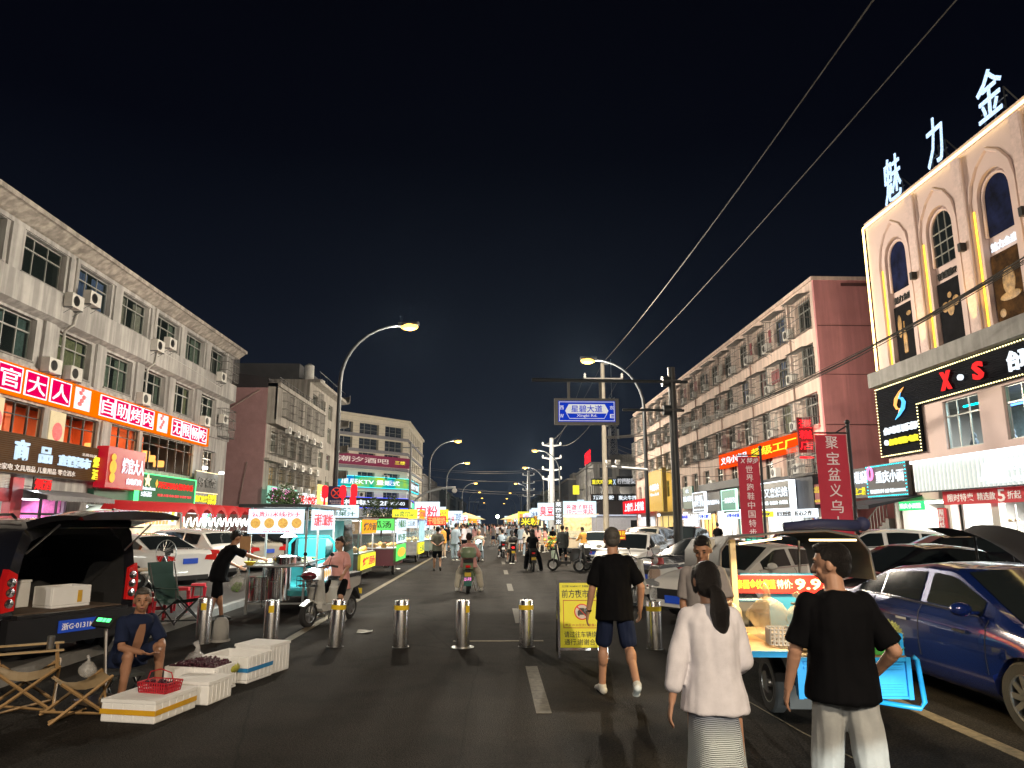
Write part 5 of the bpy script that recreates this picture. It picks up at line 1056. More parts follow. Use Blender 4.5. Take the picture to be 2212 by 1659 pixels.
r = thing('stone_bollard', 'short rounded stone bollard beside the leftmost steel one', 'bollard', onG(475, 1385)); obj('body', MB().lathe([(.13, 0), (.12, .2), (.105, .3), (.07, .35), (0, .36)], n=20), CONC, r, smooth=True); obj('foot', MB().lathe([(.15, 0), (.15, .03), (.13, .03)], n=20), CONC, r)
# ================================================================ yellow notice board (A-frame)
ab = thing('notice_board', 'yellow notice board on a steel A-frame warning drivers of the night market', 'notice board', (1.24, 10.15, 0), math.radians(-2))
YS = mat('yellow_sheet', (.78, .72, .02), .5, var=.05, emit=(1, .9, 0), es=.06)
T_ = math.radians(-8)
fr = obj('front_frame', MB().box(-.34, -.31, -.015, .015, 0, 1.02).box(.31, .34, -.015, .015, 0, 1.02).box(-.31, .31, -.015, .015, .99, 1.02).box(-.31, .31, -.015, .015, .1, .13), CHROME, ab); fr.rotation_euler = (T_, 0, 0)
bk = obj('rear_frame', MB().box(-.34, -.31, -.015, .015, 0, 1.0).box(.31, .34, -.015, .015, 0, 1.0).box(-.31, .31, -.015, .015, .2, .23), CHROME, ab); bk.rotation_euler = (-T_*2.6, 0, 0); bk.location = (0, .53, 0)
sheet = obj('notice_sheet', MB().box(-.305, .305, -.022, -.012, .135, .985), YS, fr)
BK2 = mat('notice_ink', (.02, .02, .015), .5); RI = mat('notice_red', (.5, .12, .01), .5)
for s, x0, x1, z0, z1, m in [('王文斌13626894117  朱希聪18767944794', -.27, .27, .925, .955, BK2), ('前方夜市路段', -.275, .285, .785, .895, BK2), ('每天19:30至次日凌晨1:30', -.235, .24, .405, .445, RI), ('请过往车辆绕道', -.25, .27, .265, .345, BK2), ('通行,谢谢合作!', -.25, .27, .165, .245, BK2)]: text('lettering', s, (x0, x1, z0, z1), -.023, m, fr, .015, .002)
q = MB()
for s in ((-.26, .26, .745, .755), (-.26, .26, .385, .395), (-.26, -.25, .395, .745), (.25, .26, .395, .745)): q.box(s[0], s[1], -.025, -.022, s[2], s[3])
obj('red_box', q, RI, fr)
obj('sign_disc', MB().lathe([(0, -.026), (.095, -.026), (.095, -.022)], (0, 0, .6), 28, 'y'), mat('disc_pale', (.7, .62, .55), .5), fr)
obj('sign_ring', MB().tube([(.1*math.cos(t*math.pi/16), -.027, .6+.1*math.sin(t*math.pi/16)) for t in range(33)], .008, 5).bar((-.07, -.026, .67), (.07, -.026, .53), .012), mat('sign_red', (.5, .04, .03), .5), fr)
obj('car_symbol', MB().prism([(-.06, .56), (-.06, .61), (-.045, .62), (-.035, .65), (.035, .65), (.045, .62), (.06, .61), (.06, .56)][::-1], -.03, -.026).box(-.055, -.035, -.03, -.026, .545, .56).box(.035, .055, -.03, -.026, .545, .56), BK2, fr)
# litter
random.seed(8)
PAPER = mat('litter_paper', (.6, .6, .57), .8)
for k, (u, v, lab) in enumerate([(1107, 1218, 'crumpled white paper on the road ahead of the black-clad rider'), (790, 1367, 'flat white slip near the third bollard'), (855, 1230, 'white plastic scrap by the left stalls'), (770, 1235, 'pale rubbish heap beside the carts'), (1270, 1227, 'white scrap near the flower stall'), (1308, 1221, 'small scrap right of the flower stall'), (1440, 1236, 'grey scrap by the parked scooter')]):
    g_ = onG(u, v); q = MB(); n_ = 7; vs = [(0, 0, .02)]+[(random.uniform(.08, .16)*math.cos(i*6.28/n_)*1.3, random.uniform(.08, .16)*math.sin(i*6.28/n_), random.uniform(.004, .05)) for i in range(n_)]
    q.add(vs, [(0, 1+i, 1+(i+1) % n_) for i in range(n_)]); tag(obj('litter', q, PAPER, None, loc=g_), lab, 'litter')

r = ysign('car_roof_sign', 'red driving-school sign with yellow characters propped over the parked cars', 24.0, (1314, 1145), (1351, 1166), mat('sign_dark_red', (.3, .02, .01), .5, emit=(1, .05, .02), es=.25), d=.05); put(r, '学车报名', (-.92, .92, -.1, .85), E_LETY, .0); put(r, '包教包会 随到随学', (-.9, .9, -.8, -.4), E_LETY, .0); obj('post', MB().box(-.03, .03, 0, .05, -1.4, -.2), DARKM, r)
r = ysign('shop_sign', 'white neon numerals on a red board above the tiled pavilion', 104, C1(1915, 775), C1(2040, 815), mat('brown_red', (.2, .02, .02), .5)); put(r, '253烧烤', (-.9, .9, -.9, .7), E_LETW, .03)
# ================================================================ people
def fuse(name, mb, m, vox, smooth=4, fold=0.0, fseed=0, fscale=9, parent=None, fz=.45):
    me = bpy.data.meshes.new(name); me.from_pydata(mb.v, [], mb.f); o = bpy.data.objects.new(name, me); COL.objects.link(o)
    r = o.modifiers.new('r', 'REMESH'); r.mode = 'VOXEL'; r.voxel_size = vox; r.use_smooth_shade = True
    if smooth: s = o.modifiers.new('s', 'SMOOTH'); s.factor = .5; s.iterations = smooth
    nm = bpy.data.meshes.new_from_object(o.evaluated_get(bpy.context.evaluated_depsgraph_get())); bpy.data.objects.remove(o); bpy.data.meshes.remove(me)
    nm.name = name
    if fold:
        n = len(nm.vertices); co = np.empty(n*3, np.float32); no = np.empty(n*3, np.float32); nm.vertices.foreach_get('co', co); nm.vertices.foreach_get('normal', no)
        co = co.reshape(-1, 3); no = no.reshape(-1, 3); d = np.array([noise.noise(Vector((x*fscale+fseed, y*fscale, z*fscale*fz+x*3))) + .5*noise.noise(Vector((x*fscale*2.3+fseed, y*fscale*2.3, z*fscale+y*7))) for x, y, z in co], np.float32)
        co += no*(d*fold+abs(fold)*(.55 if name == 'shirt' else -.35))[:, None]; nm.vertices.foreach_set('co', co.ravel())
    nm.materials.clear(); nm.materials.append(m); nm.polygons.foreach_set('use_smooth', [True]*len(nm.polygons)); nm.update()
    q = bpy.data.objects.new(name, nm); COL.objects.link(q); q.parent = parent; return q
def cap(mb, a, b, ra, rb, n=12): mb.tube([a, b], [ra, rb], n); mb.ball(a, ra, n, 8); mb.ball(b, rb, n, 8)
def loft(mb, rings, n=16):
    """rings: (centre, half width x, half depth y, yaw)"""
    vs = []; fs = []
    for c, w, d, yw in rings:
        for k in range(n):
            t = 2*math.pi*k/n; x = w*math.copysign(abs(math.cos(t))**.85, math.cos(t)); y = d*math.sin(t)
            vs.append((c[0]+x*math.cos(yw)-y*math.sin(yw), c[1]+x*math.sin(yw)+y*math.cos(yw), c[2]))
    for i in range(len(rings)-1):
        for k in range(n): fs.append((i*n+k, i*n+(k+1) % n, (i+1)*n+(k+1) % n, (i+1)*n+k))
    fs += [tuple(range(n))[::-1], tuple(range((len(rings)-1)*n, len(rings)*n))]; mb.add(vs, fs)
SKIN = mat('skin', (.40, .22, .145), .5, var=.06, scale=9, spec=.35); SKIN2 = mat('skin_tanned', (.30, .155, .095), .5, var=.06, scale=9, spec=.35)
HAIR = mat('black_hair', (.010, .008, .008), .55, var=.3, scale=30, bump=.9, bscale=40, spec=.3); n = HAIR.node_tree.nodes; l = HAIR.node_tree.links; _m = n.new('ShaderNodeMapping'); _m.inputs['Scale'].default_value = (9, 9, .5); _t = n.new('ShaderNodeTexCoord'); l.new(_t.outputs['Object'], _m.inputs[0])
for _n in n:
    if _n.type == 'TEX_NOISE' and _n.inputs['Scale'].default_value == 40: l.new(_m.outputs[0], _n.inputs['Vector'])
HAIRG = mat('greying_hair', (.05, .045, .04), .7, var=.5, scale=50)
EYE = mat('eye_dark', (.015, .012, .01), .25); LIP = mat('lips', (.30, .10, .085), .5)
def cloth(name, c, rough=.85): return mat('cloth_'+name, c, rough, var=.08, scale=14, bump=.2, bscale=260, spec=.08)
CB = cloth('black', (.0035, .0035, .0045)); CW = cloth('white', (.62, .60, .65)); CG = cloth('light_grey', (.33, .34, .34)); CN = cloth('navy', (.012, .018, .045))
CP = cloth('pink', (.66, .34, .32)); CGR = cloth('grey', (.24, .22, .22)); CO = cloth('olive', (.13, .13, .11)); COR = cloth('orange', (.55, .28, .06)); CBL = cloth('pale_blue', (.30, .38, .46)); CWW = cloth('cream', (.52, .48, .40)); CBE = cloth('beige', (.38, .30, .22)); CDG = cloth('dark_grey', (.05, .055, .055))
SHW = mat('white_shoe', (.5, .5, .47), .6, var=.15, scale=20); SHB = mat('black_shoe', (.02, .02, .02), .6); SOLE = mat('shoe_sole', (.35, .35, .33), .8)
def rot(v, a, ax): return Matrix.Rotation(a, 3, ax) @ Vector(v)
D = math.radians
def person(label, loc, rz=0, H=1.70, legs=((8, 5, 4), (-8, 12, 4)), arms=((5, 10, 12, 5), (-5, 10, 12, 5)), lean=0, turn=0, nod=0, top=CW, sleeve=.45, hem=0, loose=1.0, bottom='pants', bm=CB, blen=.9, hair='short', hm=HAIR, skin=SKIN, shoes=SHW, vox=.014, z=0, female=False, foldb=1.0, heel=(0, 0), extra=None, cat='person', group=None, hip=0, twist=0):
    """front is local +Y; legs: (forward pitch, knee bend, spread), arms: (forward, out, elbow, inward) for left then right"""
    s = H/1.71; root = thing('person', label, cat, (loc[0], loc[1], loc[2] if len(loc) > 2 else 0), rz, group)
    hipw = .088*s; J = {}; lo = 9
    for i, sd in enumerate((-1, 1)):
        a, k, ab = legs[i]; h_ = Vector((sd*hipw, 0, 0)); d1 = Vector((math.sin(D(ab))*sd, math.sin(D(a))*math.cos(D(ab)), -math.cos(D(a))*math.cos(D(ab))))
        kn = h_+d1*.425*s; b = a-k; d2 = Vector((math.sin(D(ab*.4))*sd, math.sin(D(b)), -math.cos(D(b)))); an = kn+d2*.42*s
        f_ = D(-heel[i]); fd = Vector((sd*.12, math.cos(f_), math.sin(f_))).normalized(); J[i] = (h_, kn, an, fd); lo = min(lo, an.z-.075*s, (an+fd*.15*s).z-.035*s)
    hz = -lo+z; off = Vector((0, 0, hz))
    for i in (0, 1): J[i] = tuple(p+off for p in J[i][:3])+(J[i][3],)
    pel = Vector((0, 0, hz)); L = D(lean)
    def sp(t, x=0, y=0): return pel+rot((x, y, t*s), -L*min(1, t/.25+.2), 'X')
    sh_w = (.168 if female else .185)*s
    nb = sp(.515); hd = nb+rot((0, .012*s, .205*s), -L*.4-D(nod)*.5, 'X'); hc = nb+rot((0, .03*s+.04*s*math.sin(D(nod)), .157*s), -L*.3-D(nod)*.3, 'X')
    B = MB()
    fw_ = .9 if female else 1.0
    loft(B, [(sp(-.09), .12*s, .095*s, 0), (sp(0), .165*s, .115*s, 0), (sp(.09), .155*s, .11*s, 0), (sp(.2), .135*s*fw_, .10*s, 0), (sp(.33), .155*s*fw_, .115*s, 0), (sp(.42), .165*s*fw_, .11*s, 0), (sp(.475), .13*s*fw_, .085*s, 0), (sp(.52), .06*s, .06*s, 0)])
    cap(B, nb-Vector((0, 0, .03*s)), hc-Vector((0, .015*s, .08*s)), .060*s*fw_, .056*s*fw_)
    A = {}
    for i, sd in enumerate((-1, 1)):
        pa, ab, el, inw = arms[i]; S0 = sp(.438, sd*sh_w*.88); u = Vector((math.sin(D(ab))*sd, math.sin(D(pa))*math.cos(D(ab)), -math.cos(D(pa))*math.cos(D(ab))))
        E0 = S0+u*.29*s; p2 = pa+el; w_ = Vector((math.sin(D(ab*.6-inw))*sd, math.sin(D(p2))*math.cos(D(inw)), -math.cos(D(p2))*math.cos(D(inw)))).normalized(); W0 = E0+w_*.25*s
        A[i] = (S0, E0, W0, w_)
        cap(B, S0-Vector((sd*.012*s, 0, .02*s)), E0, .046*s*fw_, .039*s*fw_); cap(B, E0, W0, .040*s*fw_, .026*s*fw_)
        cap(B, E0+w_*.04*s, E0+w_*.10*s, .040*s*fw_, .036*s*fw_)
        # palm and five curled fingers
        side = w_.cross(Vector((0, 1, 0)) if abs(w_.y) < .8 else Vector((0, 0, 1))).normalized(); back = side.cross(w_).normalized()
        th = Vector((0, 1, 0)) - w_*w_.y
        th = th.normalized() if th.length > .3 else Vector((-sd, 0, 0)); inn = w_.cross(th).normalized(); 
        if inn.x*sd > 0: inn = -inn
        pc = W0+w_*.055*s
        for q_ in (-.022, -.007, .008, .022): cap(B, W0+w_*.01*s+th*q_*.6*s, W0+w_*.085*s+th*q_*s, .014*s, .0125*s, 8)
        for k, (o_, ln) in enumerate(((.027, .07), (.010, .078), (-.008, .073), (-.025, .058))):
            f0 = W0+w_*.085*s+th*o_*s; f1 = f0+(w_*.9+inn*.25).normalized()*ln*.5*s; f2 = f1+(w_*.75+inn*.65).normalized()*ln*.5*s
            cap(B, f0, f1, .0095*s, .0088*s, 8); cap(B, f1, f2, .0088*s, .0078*s, 8)
        t0 = W0+w_*.03*s+th*.022*s; t1 = t0+(w_*.6+th*.7).normalized()*.035*s; t2 = t1+(w_*.9+th*.2+inn*.3).normalized()*.03*s
        cap(B, t0, t1, .012*s, .0105*s, 8); cap(B, t1, t2, .0105*s, .009*s, 8)
    for i in (0, 1):
        h_, kn, an, fd = J[i]; lf = 1.06 if female else 1
        cap(B, h_-Vector((0, 0, .02)), kn, .082*s*lf, .053*s); cap(B, kn, an, .050*s, .036*s); c1 = kn.lerp(an, .28)-Vector((0, .014*s, 0)); B.ball(c1, (.056*s, .058*s, .105*s), 12, 8)
        cap(B, an-Vector((0, 0, .03*s))-fd*.04*s, an+fd*.14*s-Vector((0, 0, .045*s)), .034*s, .026*s)
    # head
    T = Matrix.Translation(hc) @ Matrix.Rotation(D(-turn), 4, 'Z') @ Matrix.Rotation(-D(nod)-L*.3, 4, 'X') @ Matrix.Scale(1.07, 4); B.T = T
    B.ball((0, -.008*s, .012*s), (.076*s, .096*s, .100*s), 20, 14); B.ball((0, .028*s, -.055*s), (.056*s, .060*s, .062*s), 16, 10); B.ball((0, .05*s, -.095*s), (.026*s, .024*s, .018*s), 10, 8)
    B.tube([(0, .086*s, .012*s), (0, .106*s, -.03*s)], [.008*s, .0145*s], 8); B.ball((0, .102*s, -.031*s), (.016*s, .013*s, .011*s), 8, 6)
    for sd in (-1, 1): B.ball((sd*.077*s, -.002*s, -.012*s), (.010*s, .019*s, .031*s), 8, 8); B.ball((sd*.036*s, .060*s, -.035*s), (.026*s, .02*s, .022*s), 8, 6); B.ball((sd*.03*s, .078*s, .030*s), (.024*s, .012*s, .008*s), 8, 6)
    B.ball((0, .086*s, -.064*s), (.022*s, .014*s, .009*s), 10, 6)
    B.T = None
    body = fuse('body', B, skin, vox, 3 if vox > .008 else 4, parent=root)
    F = MB(); F.T = T
    for sd in (-1, 1): F.ball((sd*.031*s, .0865*s, .010*s), (.0125*s, .006*s, .0045*s), 8, 6)
    obj('eyes', F, EYE, root, True); F = MB(); F.T = T
    for sd in (-1, 1): F.tube([(sd*.016*s, .0915*s, .030*s), (sd*.034*s, .089*s, .034*s), (sd*.05*s, .078*s, .029*s)], [.0028*s, .0035*s, .002*s], 5)
    obj('eyebrows', F, hm, root, True); F = MB(); F.T = T; F.ball((0, .0975*s, -.064*s), (.021*s, .006*s, .0055*s), 10, 6); obj('lips', F, LIP, root, True)
    # hair
    if hair:
        Hh = MB(); Hh.T = T
        Hh.ball((0, -.022*s, .030*s), (.083*s, .094*s, .093*s), 18, 12)
        if hair in ('short', 'crop'): Hh.ball((0, -.050*s, -.012*s), (.073*s, .058*s, .074*s), 14, 10); Hh.ball((0, .032*s, .082*s), (.064*s, .052*s, .030*s), 12, 8)
        if hair == 'short': Hh.ball((0, .02*s, .095*s), (.066*s, .07*s, .030*s), 14, 8)
        if hair in ('pony', 'long'):
            Hh.ball((0, -.04*s, -.02*s), (.084*s, .075*s, .095*s), 14, 10); Hh.ball((0, .035*s, .072*s), (.072*s, .05*s, .032*s), 12, 8)
            for sd in (-1, 1): Hh.ball((sd*.066*s, .025*s, .0), (.022*s, .04*s, .085*s), 10, 8)
        if hair == 'pony':
            Hh.tube([(0, -.105*s, -.045*s), (.01*s, -.15*s, -.09*s), (.015*s, -.155*s, -.18*s), (.02*s, -.14*s, -.27*s), (.03*s, -.12*s, -.35*s)], [.03*s, .046*s, .062*s, .052*s, .012*s], 12)
        if hair == 'long': Hh.tube([(0, -.09*s, -.03*s), (0, -.10*s, -.15*s), (0, -.10*s, -.3*s), (0, -.09*s, -.42*s)], [.08*s, .09*s, .08*s, .03*s], 12, flat=.6)
        if hair == 'bun': Hh.ball((0, -.04*s, -.0), (.082*s, .07*s, .08*s)); Hh.ball((0, -.06*s, .10*s), .04*s); Hh.ball((0, .035*s, .072*s), (.072*s, .05*s, .032*s), 12, 8)
        fuse('hair', Hh, hm, max(vox*.8, .006), 3, .0025*s, 3, 30, root, 1)
    # top garment
    C = MB(); l = loose; hb = -.10-hem
    loft(C, [(sp(hb), .192*s*l, .15*s*l, 0), (sp(hb+.1), .18*s*l, .135*s*l, 0), (sp(.15), .163*s*l*fw_, .128*s*l, 0), (sp(.32), .175*s*l*fw_, .134*s*l, 0), (sp(.41), .176*s*l*fw_, .125*s*l, 0), (sp(.468), .158*s*fw_, .1*s, 0), (sp(.512), .078*s, .074*s, 0)], 20)
    for i, sd in enumerate((-1, 1)):
        S0, E0, W0, w_ = A[i]
        if sleeve <= 0: continue
        t = min(1, sleeve/.54); e0 = S0.lerp(E0, t); rr = .064*s*l
        C.tube([S0+Vector((-sd*.05*s, 0, .0)), S0+Vector((-sd*.005*s, 0, -.01*s)), e0], [.055*s, .062*s, rr*(1.0 if sleeve < .6 else .86)], 14); C.ball(S0-Vector((sd*.012*s, 0, .006*s)), .066*s)
        if sleeve > .54: e1 = E0.lerp(W0, (sleeve-.54)/.46); cap(C, E0, e1, rr*.86, rr*(.8 if l > 1.1 else .66))
    fuse('shirt', C, top, max(vox, .009), 4, .008*s*foldb, sum(map(ord, label)) % 50, 8, root)
    # lower garment
    Q = MB()
    if bottom == 'skirt':
        zt = hz+.06*s; zb = .06
        rings = []
        for k in range(9):
            f_ = k/8; zz = zt+(zb-zt)*f_; rings.append(((0, -.02*f_, zz), (.138+.062*f_**.5)*s, (.108+.105*f_**.6)*s, 0))
        loft(Q, rings[::-1], 28)
    else:
        loft(Q, [(sp(-.10), .150*s, .112*s, 0), (sp(0), .170*s, .122*s, 0), (sp(.08), .158*s, .114*s, 0), (sp(.12), .15*s, .108*s, 0)], 20)
        for i in (0, 1):
            h_, kn, an, fd = J[i]; w0 = .100*s
            if blen <= .5: cap(Q, h_, h_.lerp(kn, blen*2), w0, (.092 if foldb else .08)*s); 
            else:
                ff = 1.0 if bottom == 'pants' else 1.38
                cap(Q, h_, kn, w0*(.98 if ff > 1 else 1), .077*s*ff*.94); cap(Q, kn, kn.lerp(an, (blen-.5)*2), .073*s*ff, .062*s*ff)
    fuse({'skirt': 'skirt'}.get(bottom, 'shorts' if blen <= .5 else 'trousers'), Q, bm, max(vox, .009), 4, (.009 if bottom != 'skirt' else .012)*s*foldb, sum(map(ord, label)) % 31, 7, root, .3)
    for i in (0, 1):
        h_, kn, an, fd = J[i]; Z = MB(); dn = Vector((0, 0, -.05*s)) if True else 0
        t = fd.cross(Vector((1, 0, 0))).normalized()
        cap(Z, an+Vector((0, 0, -.035*s))-fd*.045*s, an+fd*.10*s-Vector((0, 0, .035*s)), .042*s, .036*s); Z.ball(an+fd*.145*s-Vector((0, 0, .045*s)), (.042*s, .05*s, .028*s)); cap(Z, an-Vector((0, 0, .0)), an-Vector((0, 0, .03)), .045*s, .045*s)
        fuse('shoe', Z, shoes, max(vox*.8, .008), 2, parent=root)
    root['_w'] = 0; del root['_w']
    return root, A, J, T
# --- nearest three walkers, seen from behind
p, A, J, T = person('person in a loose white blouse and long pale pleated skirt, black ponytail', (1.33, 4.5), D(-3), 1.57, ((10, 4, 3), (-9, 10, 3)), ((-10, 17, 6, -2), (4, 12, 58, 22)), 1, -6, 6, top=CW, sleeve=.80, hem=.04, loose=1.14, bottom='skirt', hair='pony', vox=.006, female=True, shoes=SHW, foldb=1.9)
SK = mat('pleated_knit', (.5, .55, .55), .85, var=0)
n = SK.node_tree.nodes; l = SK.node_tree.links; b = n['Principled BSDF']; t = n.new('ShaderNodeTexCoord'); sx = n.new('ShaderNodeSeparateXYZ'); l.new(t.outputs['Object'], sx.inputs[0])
q = n.new('ShaderNodeValToRGB'); q.color_ramp.elements[0].position = .56; q.color_ramp.elements[0].color = (.84, .93, .95, 1); q.color_ramp.elements[1].position = .76; q.color_ramp.elements[1].color = (.05, .065, .20, 1); l.new(sx.outputs['Z'], q.inputs[0])  # navy-to-white dye by height, with the low headlight beam's edge painted in
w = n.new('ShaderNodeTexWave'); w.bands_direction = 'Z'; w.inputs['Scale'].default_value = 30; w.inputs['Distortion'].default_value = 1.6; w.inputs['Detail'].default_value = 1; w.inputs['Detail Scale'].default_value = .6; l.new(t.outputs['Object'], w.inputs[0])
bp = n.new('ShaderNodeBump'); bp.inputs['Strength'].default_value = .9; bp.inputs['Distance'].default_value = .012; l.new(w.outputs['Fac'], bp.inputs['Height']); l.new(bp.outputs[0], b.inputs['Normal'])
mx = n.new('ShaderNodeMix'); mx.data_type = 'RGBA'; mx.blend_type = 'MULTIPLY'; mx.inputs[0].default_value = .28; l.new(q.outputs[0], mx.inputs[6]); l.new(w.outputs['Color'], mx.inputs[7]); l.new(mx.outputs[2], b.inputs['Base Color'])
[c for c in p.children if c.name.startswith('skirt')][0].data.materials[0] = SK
p, A, J, T = person('person in a black T-shirt and pale grey sweatpants, head turned left, walking away', (2.04, 4.33), D(-8), 1.685, ((9, 4, 1.5), (-9, 12, 1.5)), ((8, 17, 12, 2), (-12, 26, 58, 30)), 0, -62, 5, top=CB, sleeve=.46, hem=.0, loose=1.07, bottom='loose', bm=CG, blen=1.0, hair='short', vox=.006, foldb=2.0)
p, A, J, T = person('person in black T-shirt and black shorts walking away beside the notice board', (1.33, 8.0), D(2), 1.76, ((10, 3, 4), (-12, 30, 4)), ((-2, 14, 16, 0), (-14, 24, 34, 14)), 3, 0, 3, top=CB, sleeve=.46, hem=.05, loose=1.05, bottom='shorts', bm=CN, blen=.44, hair='crop', hm=HAIRG, vox=.007, heel=(0, 28), skin=SKIN, foldb=1.6)
W0 = A[0][2]; wv = A[0][3]; obj('wristwatch', MB().tube([W0-wv*.03, W0-wv*.012], .033, 14).box(W0.x-.045, W0.x-.03, W0.y-.02, W0.y+.02, W0.z-.0, W0.z+.035), CHROME, p)
# customer facing the camera, looking down at a phone
p, A, J, T = person('person in a grey T-shirt facing the camera, looking down at a phone', (2.04, 7.05), D(168), 1.68, ((3, 2, 4), (-2, 4, 4)), ((14, 10, 74, 30), (-4, 8, 25, 10)), 2, 14, 24, top=CGR, sleeve=.46, hem=.05, loose=1.06, bm=CDG, hair='crop', hm=HAIR, vox=.008, skin=SKIN2)
ph = A[0][2]+A[0][3]*.11; q = MB(); q.T = Matrix.Translation(ph) @ Matrix.Rotation(D(60), 4, 'X'); q.box(-.035, .035, -.075, .075, -.004, .004); tag(obj('phone', q, BLACK, None, loc=p.location, rz=D(168)), 'black phone held by the person in grey T-shirt', 'phone')
# grape seller seated low
p, A, J, T = person('person in an open navy shirt and shorts sitting low behind the foam boxes, selling grapes', (-3.86, 8.05), D(-132), 1.64, ((110, 120, 12), (100, 104, 10)), ((26, 14, 52, 38), (32, 8, 46, 34)), 22, 22, 0, top=CN, sleeve=.46, hem=-.02, loose=1.06, bm=CN, blen=.36, hair='crop', hm=HAIRG, skin=SKIN2, vox=.008, shoes=SHB)
C_ = MB(); n_ = 8
for k in range(n_):
    f_ = k/(n_-1); 
Lq = D(22); hz_ = J[0][0].z; 
rg = []
for tt, ww in ((.02, .03), (.12, .045), (.24, .05), (.36, .045), (.44, .03)):
    c = Vector((0, 0, hz_))+rot((0, .125, tt), -Lq*min(1, tt/.25+.2), 'X'); rg += [(c.x-ww, c.y-.004, c.z), (c.x+ww, c.y-.004, c.z)]
C_.add([(x, y+.018, z) for x, y, z in rg], [(2*i, 2*i+1, 2*i+3, 2*i+2) for i in range(4)]); obj('bare_chest', C_, SKIN2, p)
q = thing('stool', 'small folding stool under the grape seller', 'stool', (-3.9, 8.08, 0), D(48)); obj('seat', MB().box(-.17, .17, -.13, .13, .21, .24), CDG, q)
for a in (-.14, .14): obj('leg', MB().bar((a, -.14, 0), (a, .12, .22), .02).bar((a, .14, 0), (a, -.12, .22), .02), DARKM, q)
# noodle vendor leaning over the cart
p, A, J, T = person('person in black leaning and reaching over the noodle cart', (-5.15, 13.9), D(-52), 1.74, ((14, 4, 6), (-8, 6, 6)), ((14, 32, 50, 20), (66, 12, 8, 0)), 26, 0, 16, top=CB, sleeve=.46, hem=.10, loose=1.12, bm=CB, blen=.52, hair='crop', vox=.010, skin=SKIN2, shoes=SHB, z=.0)
# man with hands clasped behind his back
person('person in an olive T-shirt and black shorts strolling away with hands behind the back', onG(944, 1233), D(4), 1.68, ((6, 3, 3), (-10, 24, 3)), ((-26, 14, -38, 40), (-26, 14, -38, 40)), 0, 0, 0, top=CO, sleeve=.48, hem=.06, loose=1.12, bm=CB, blen=.42, hair='crop', vox=.014, shoes=SHB, heel=(0, 30))
person('person in white clothes looking down at a phone by the yellow-clad one', onG(983, 1212), D(-20), 1.80, ((4, 2, 4), (-3, 4, 4)), ((20, 10, 66, 30), (-4, 10, 25, 0)), 3, 20, 30, top=CBL, sleeve=.48, hem=.06, loose=1.12, bm=CBL, bottom='loose', hair='short', vox=.016)
person('person in orange shirt and beige trousers standing at the left stalls', onG(957, 1206), D(70), 1.70, ((3, 2, 3), (-3, 2, 3)), ((10, 8, 30, 10), (-6, 10, 20, 0)), 2, 0, 20, top=COR, sleeve=.5, hem=.05, loose=1.1, bm=CBE, hair='short', vox=.018)
person('person in a long-sleeved grey shirt and black trousers walking away near the flower stall', onG(1216, 1222), D(3), 1.72, ((9, 3, 3), (-9, 10, 3)), ((4, 10, 12, 2), (-6, 10, 14, 4)), 1, 0, 3, top=CDG, sleeve=.97, hem=.08, loose=1.08, bm=CB, hair='crop', vox=.016, shoes=SHB)
person('person in orange shopping at the flower stall counter', onG(1262, 1212), D(25), 1.62, ((3, 2, 3), (-3, 2, 3)), ((30, 8, 40, 10), (20, 10, 30, 0)), 8, 0, 15, top=COR, sleeve=.9, hem=.04, loose=1.1, bm=CDG, hair='short', vox=.02, female=True)
# shoppers: prototypes of walking and standing figures, copied with their own clothes
random.seed(21)
PR = []
for k, (tp, bt, bl, hr, fe) in enumerate([(CW, CB, .9, 'short', False), (CWW, CBL, .95, 'long', True), (CBL, CW, .42, 'short', False), (CB, CDG, .9, 'crop', False), (CP, CWW, .9, 'pony', True), (CGR, CN, .42, 'short', False)]):
    st = 9 if k % 2 else 4
    a = (6, 7, 14, 4) if k % 2 == 0 else (10, 8, 60, 20)
    p, *_ = person(['person in white top and black trousers', 'long-haired person in cream top and pale trousers', 'person in pale blue top and white shorts', 'person dressed in black', 'person in pink with a ponytail', 'person in grey top with navy shorts'][k], (0, 0), 0, 1.58 if fe else 1.7, ((st, 3, 3), (-st, 14, 3)), (a, (-8, 8, 16, 4)), 2, 0, 8, top=tp, bm=bt, blen=bl, hair=hr, vox=.022, female=fe, hem=.04, loose=1.08, shoes=SHW if k != 3 else SHB)
    PR.append(p)
used = set()
def shopper(u, v, k, rz, where, g='shoppers in the night market'):
    pos = onG(u, v); p = PR[k]
    lab = p['label'].split(',')[0]+', '+where
    if k in used: p = dup(p)
    else: used.add(k)
    p.location = pos; p.rotation_euler = (0, 0, rz); p['label'] = lab if len(lab.split()) <= 16 else ' '.join(lab.split()[:16]); p['group'] = g; return p
base = [p for p in PR]
spots = [(997, 1193, 3, .2, 'beside the pink rider'), (1010, 1186, 0, .1, 'behind the pink rider'), (968, 1190, 1, 1.4, 'at the sour-yogurt stall'), (1004, 1178, 2, 3, 'among the left stalls'), (1025, 1180, 4, .3, 'ahead of the pink rider'),
 (1125, 1192, 2, -.4, 'talking by the right stalls'), (1137, 1201, 1, .4, 'walking by the right stalls'), (1131, 1184, 0, 2.6, 'near the rice-noodle sign'), (1150, 1188, 0, 1.2, 'at the fried noodle stall'), (1157, 1190, 5, -1.2, 'by the flower stall corner'), (1147, 1180, 4, -1, 'under the yellow sign'),
 (1106, 1176, 5, .1, 'right of the lane'), (1100, 1170, 3, 0, 'deep in the crowd'), (1093, 1166, 0, 3.1, 'deep in mid street')]
for a in spots: shopper(*a)
words = ['leftmost', 'second from left', 'third from left', 'fourth', 'fifth', 'sixth', 'seventh', 'eighth', 'ninth', 'tenth', 'eleventh', 'twelfth', 'thirteenth', 'fourteenth', 'rightmost']
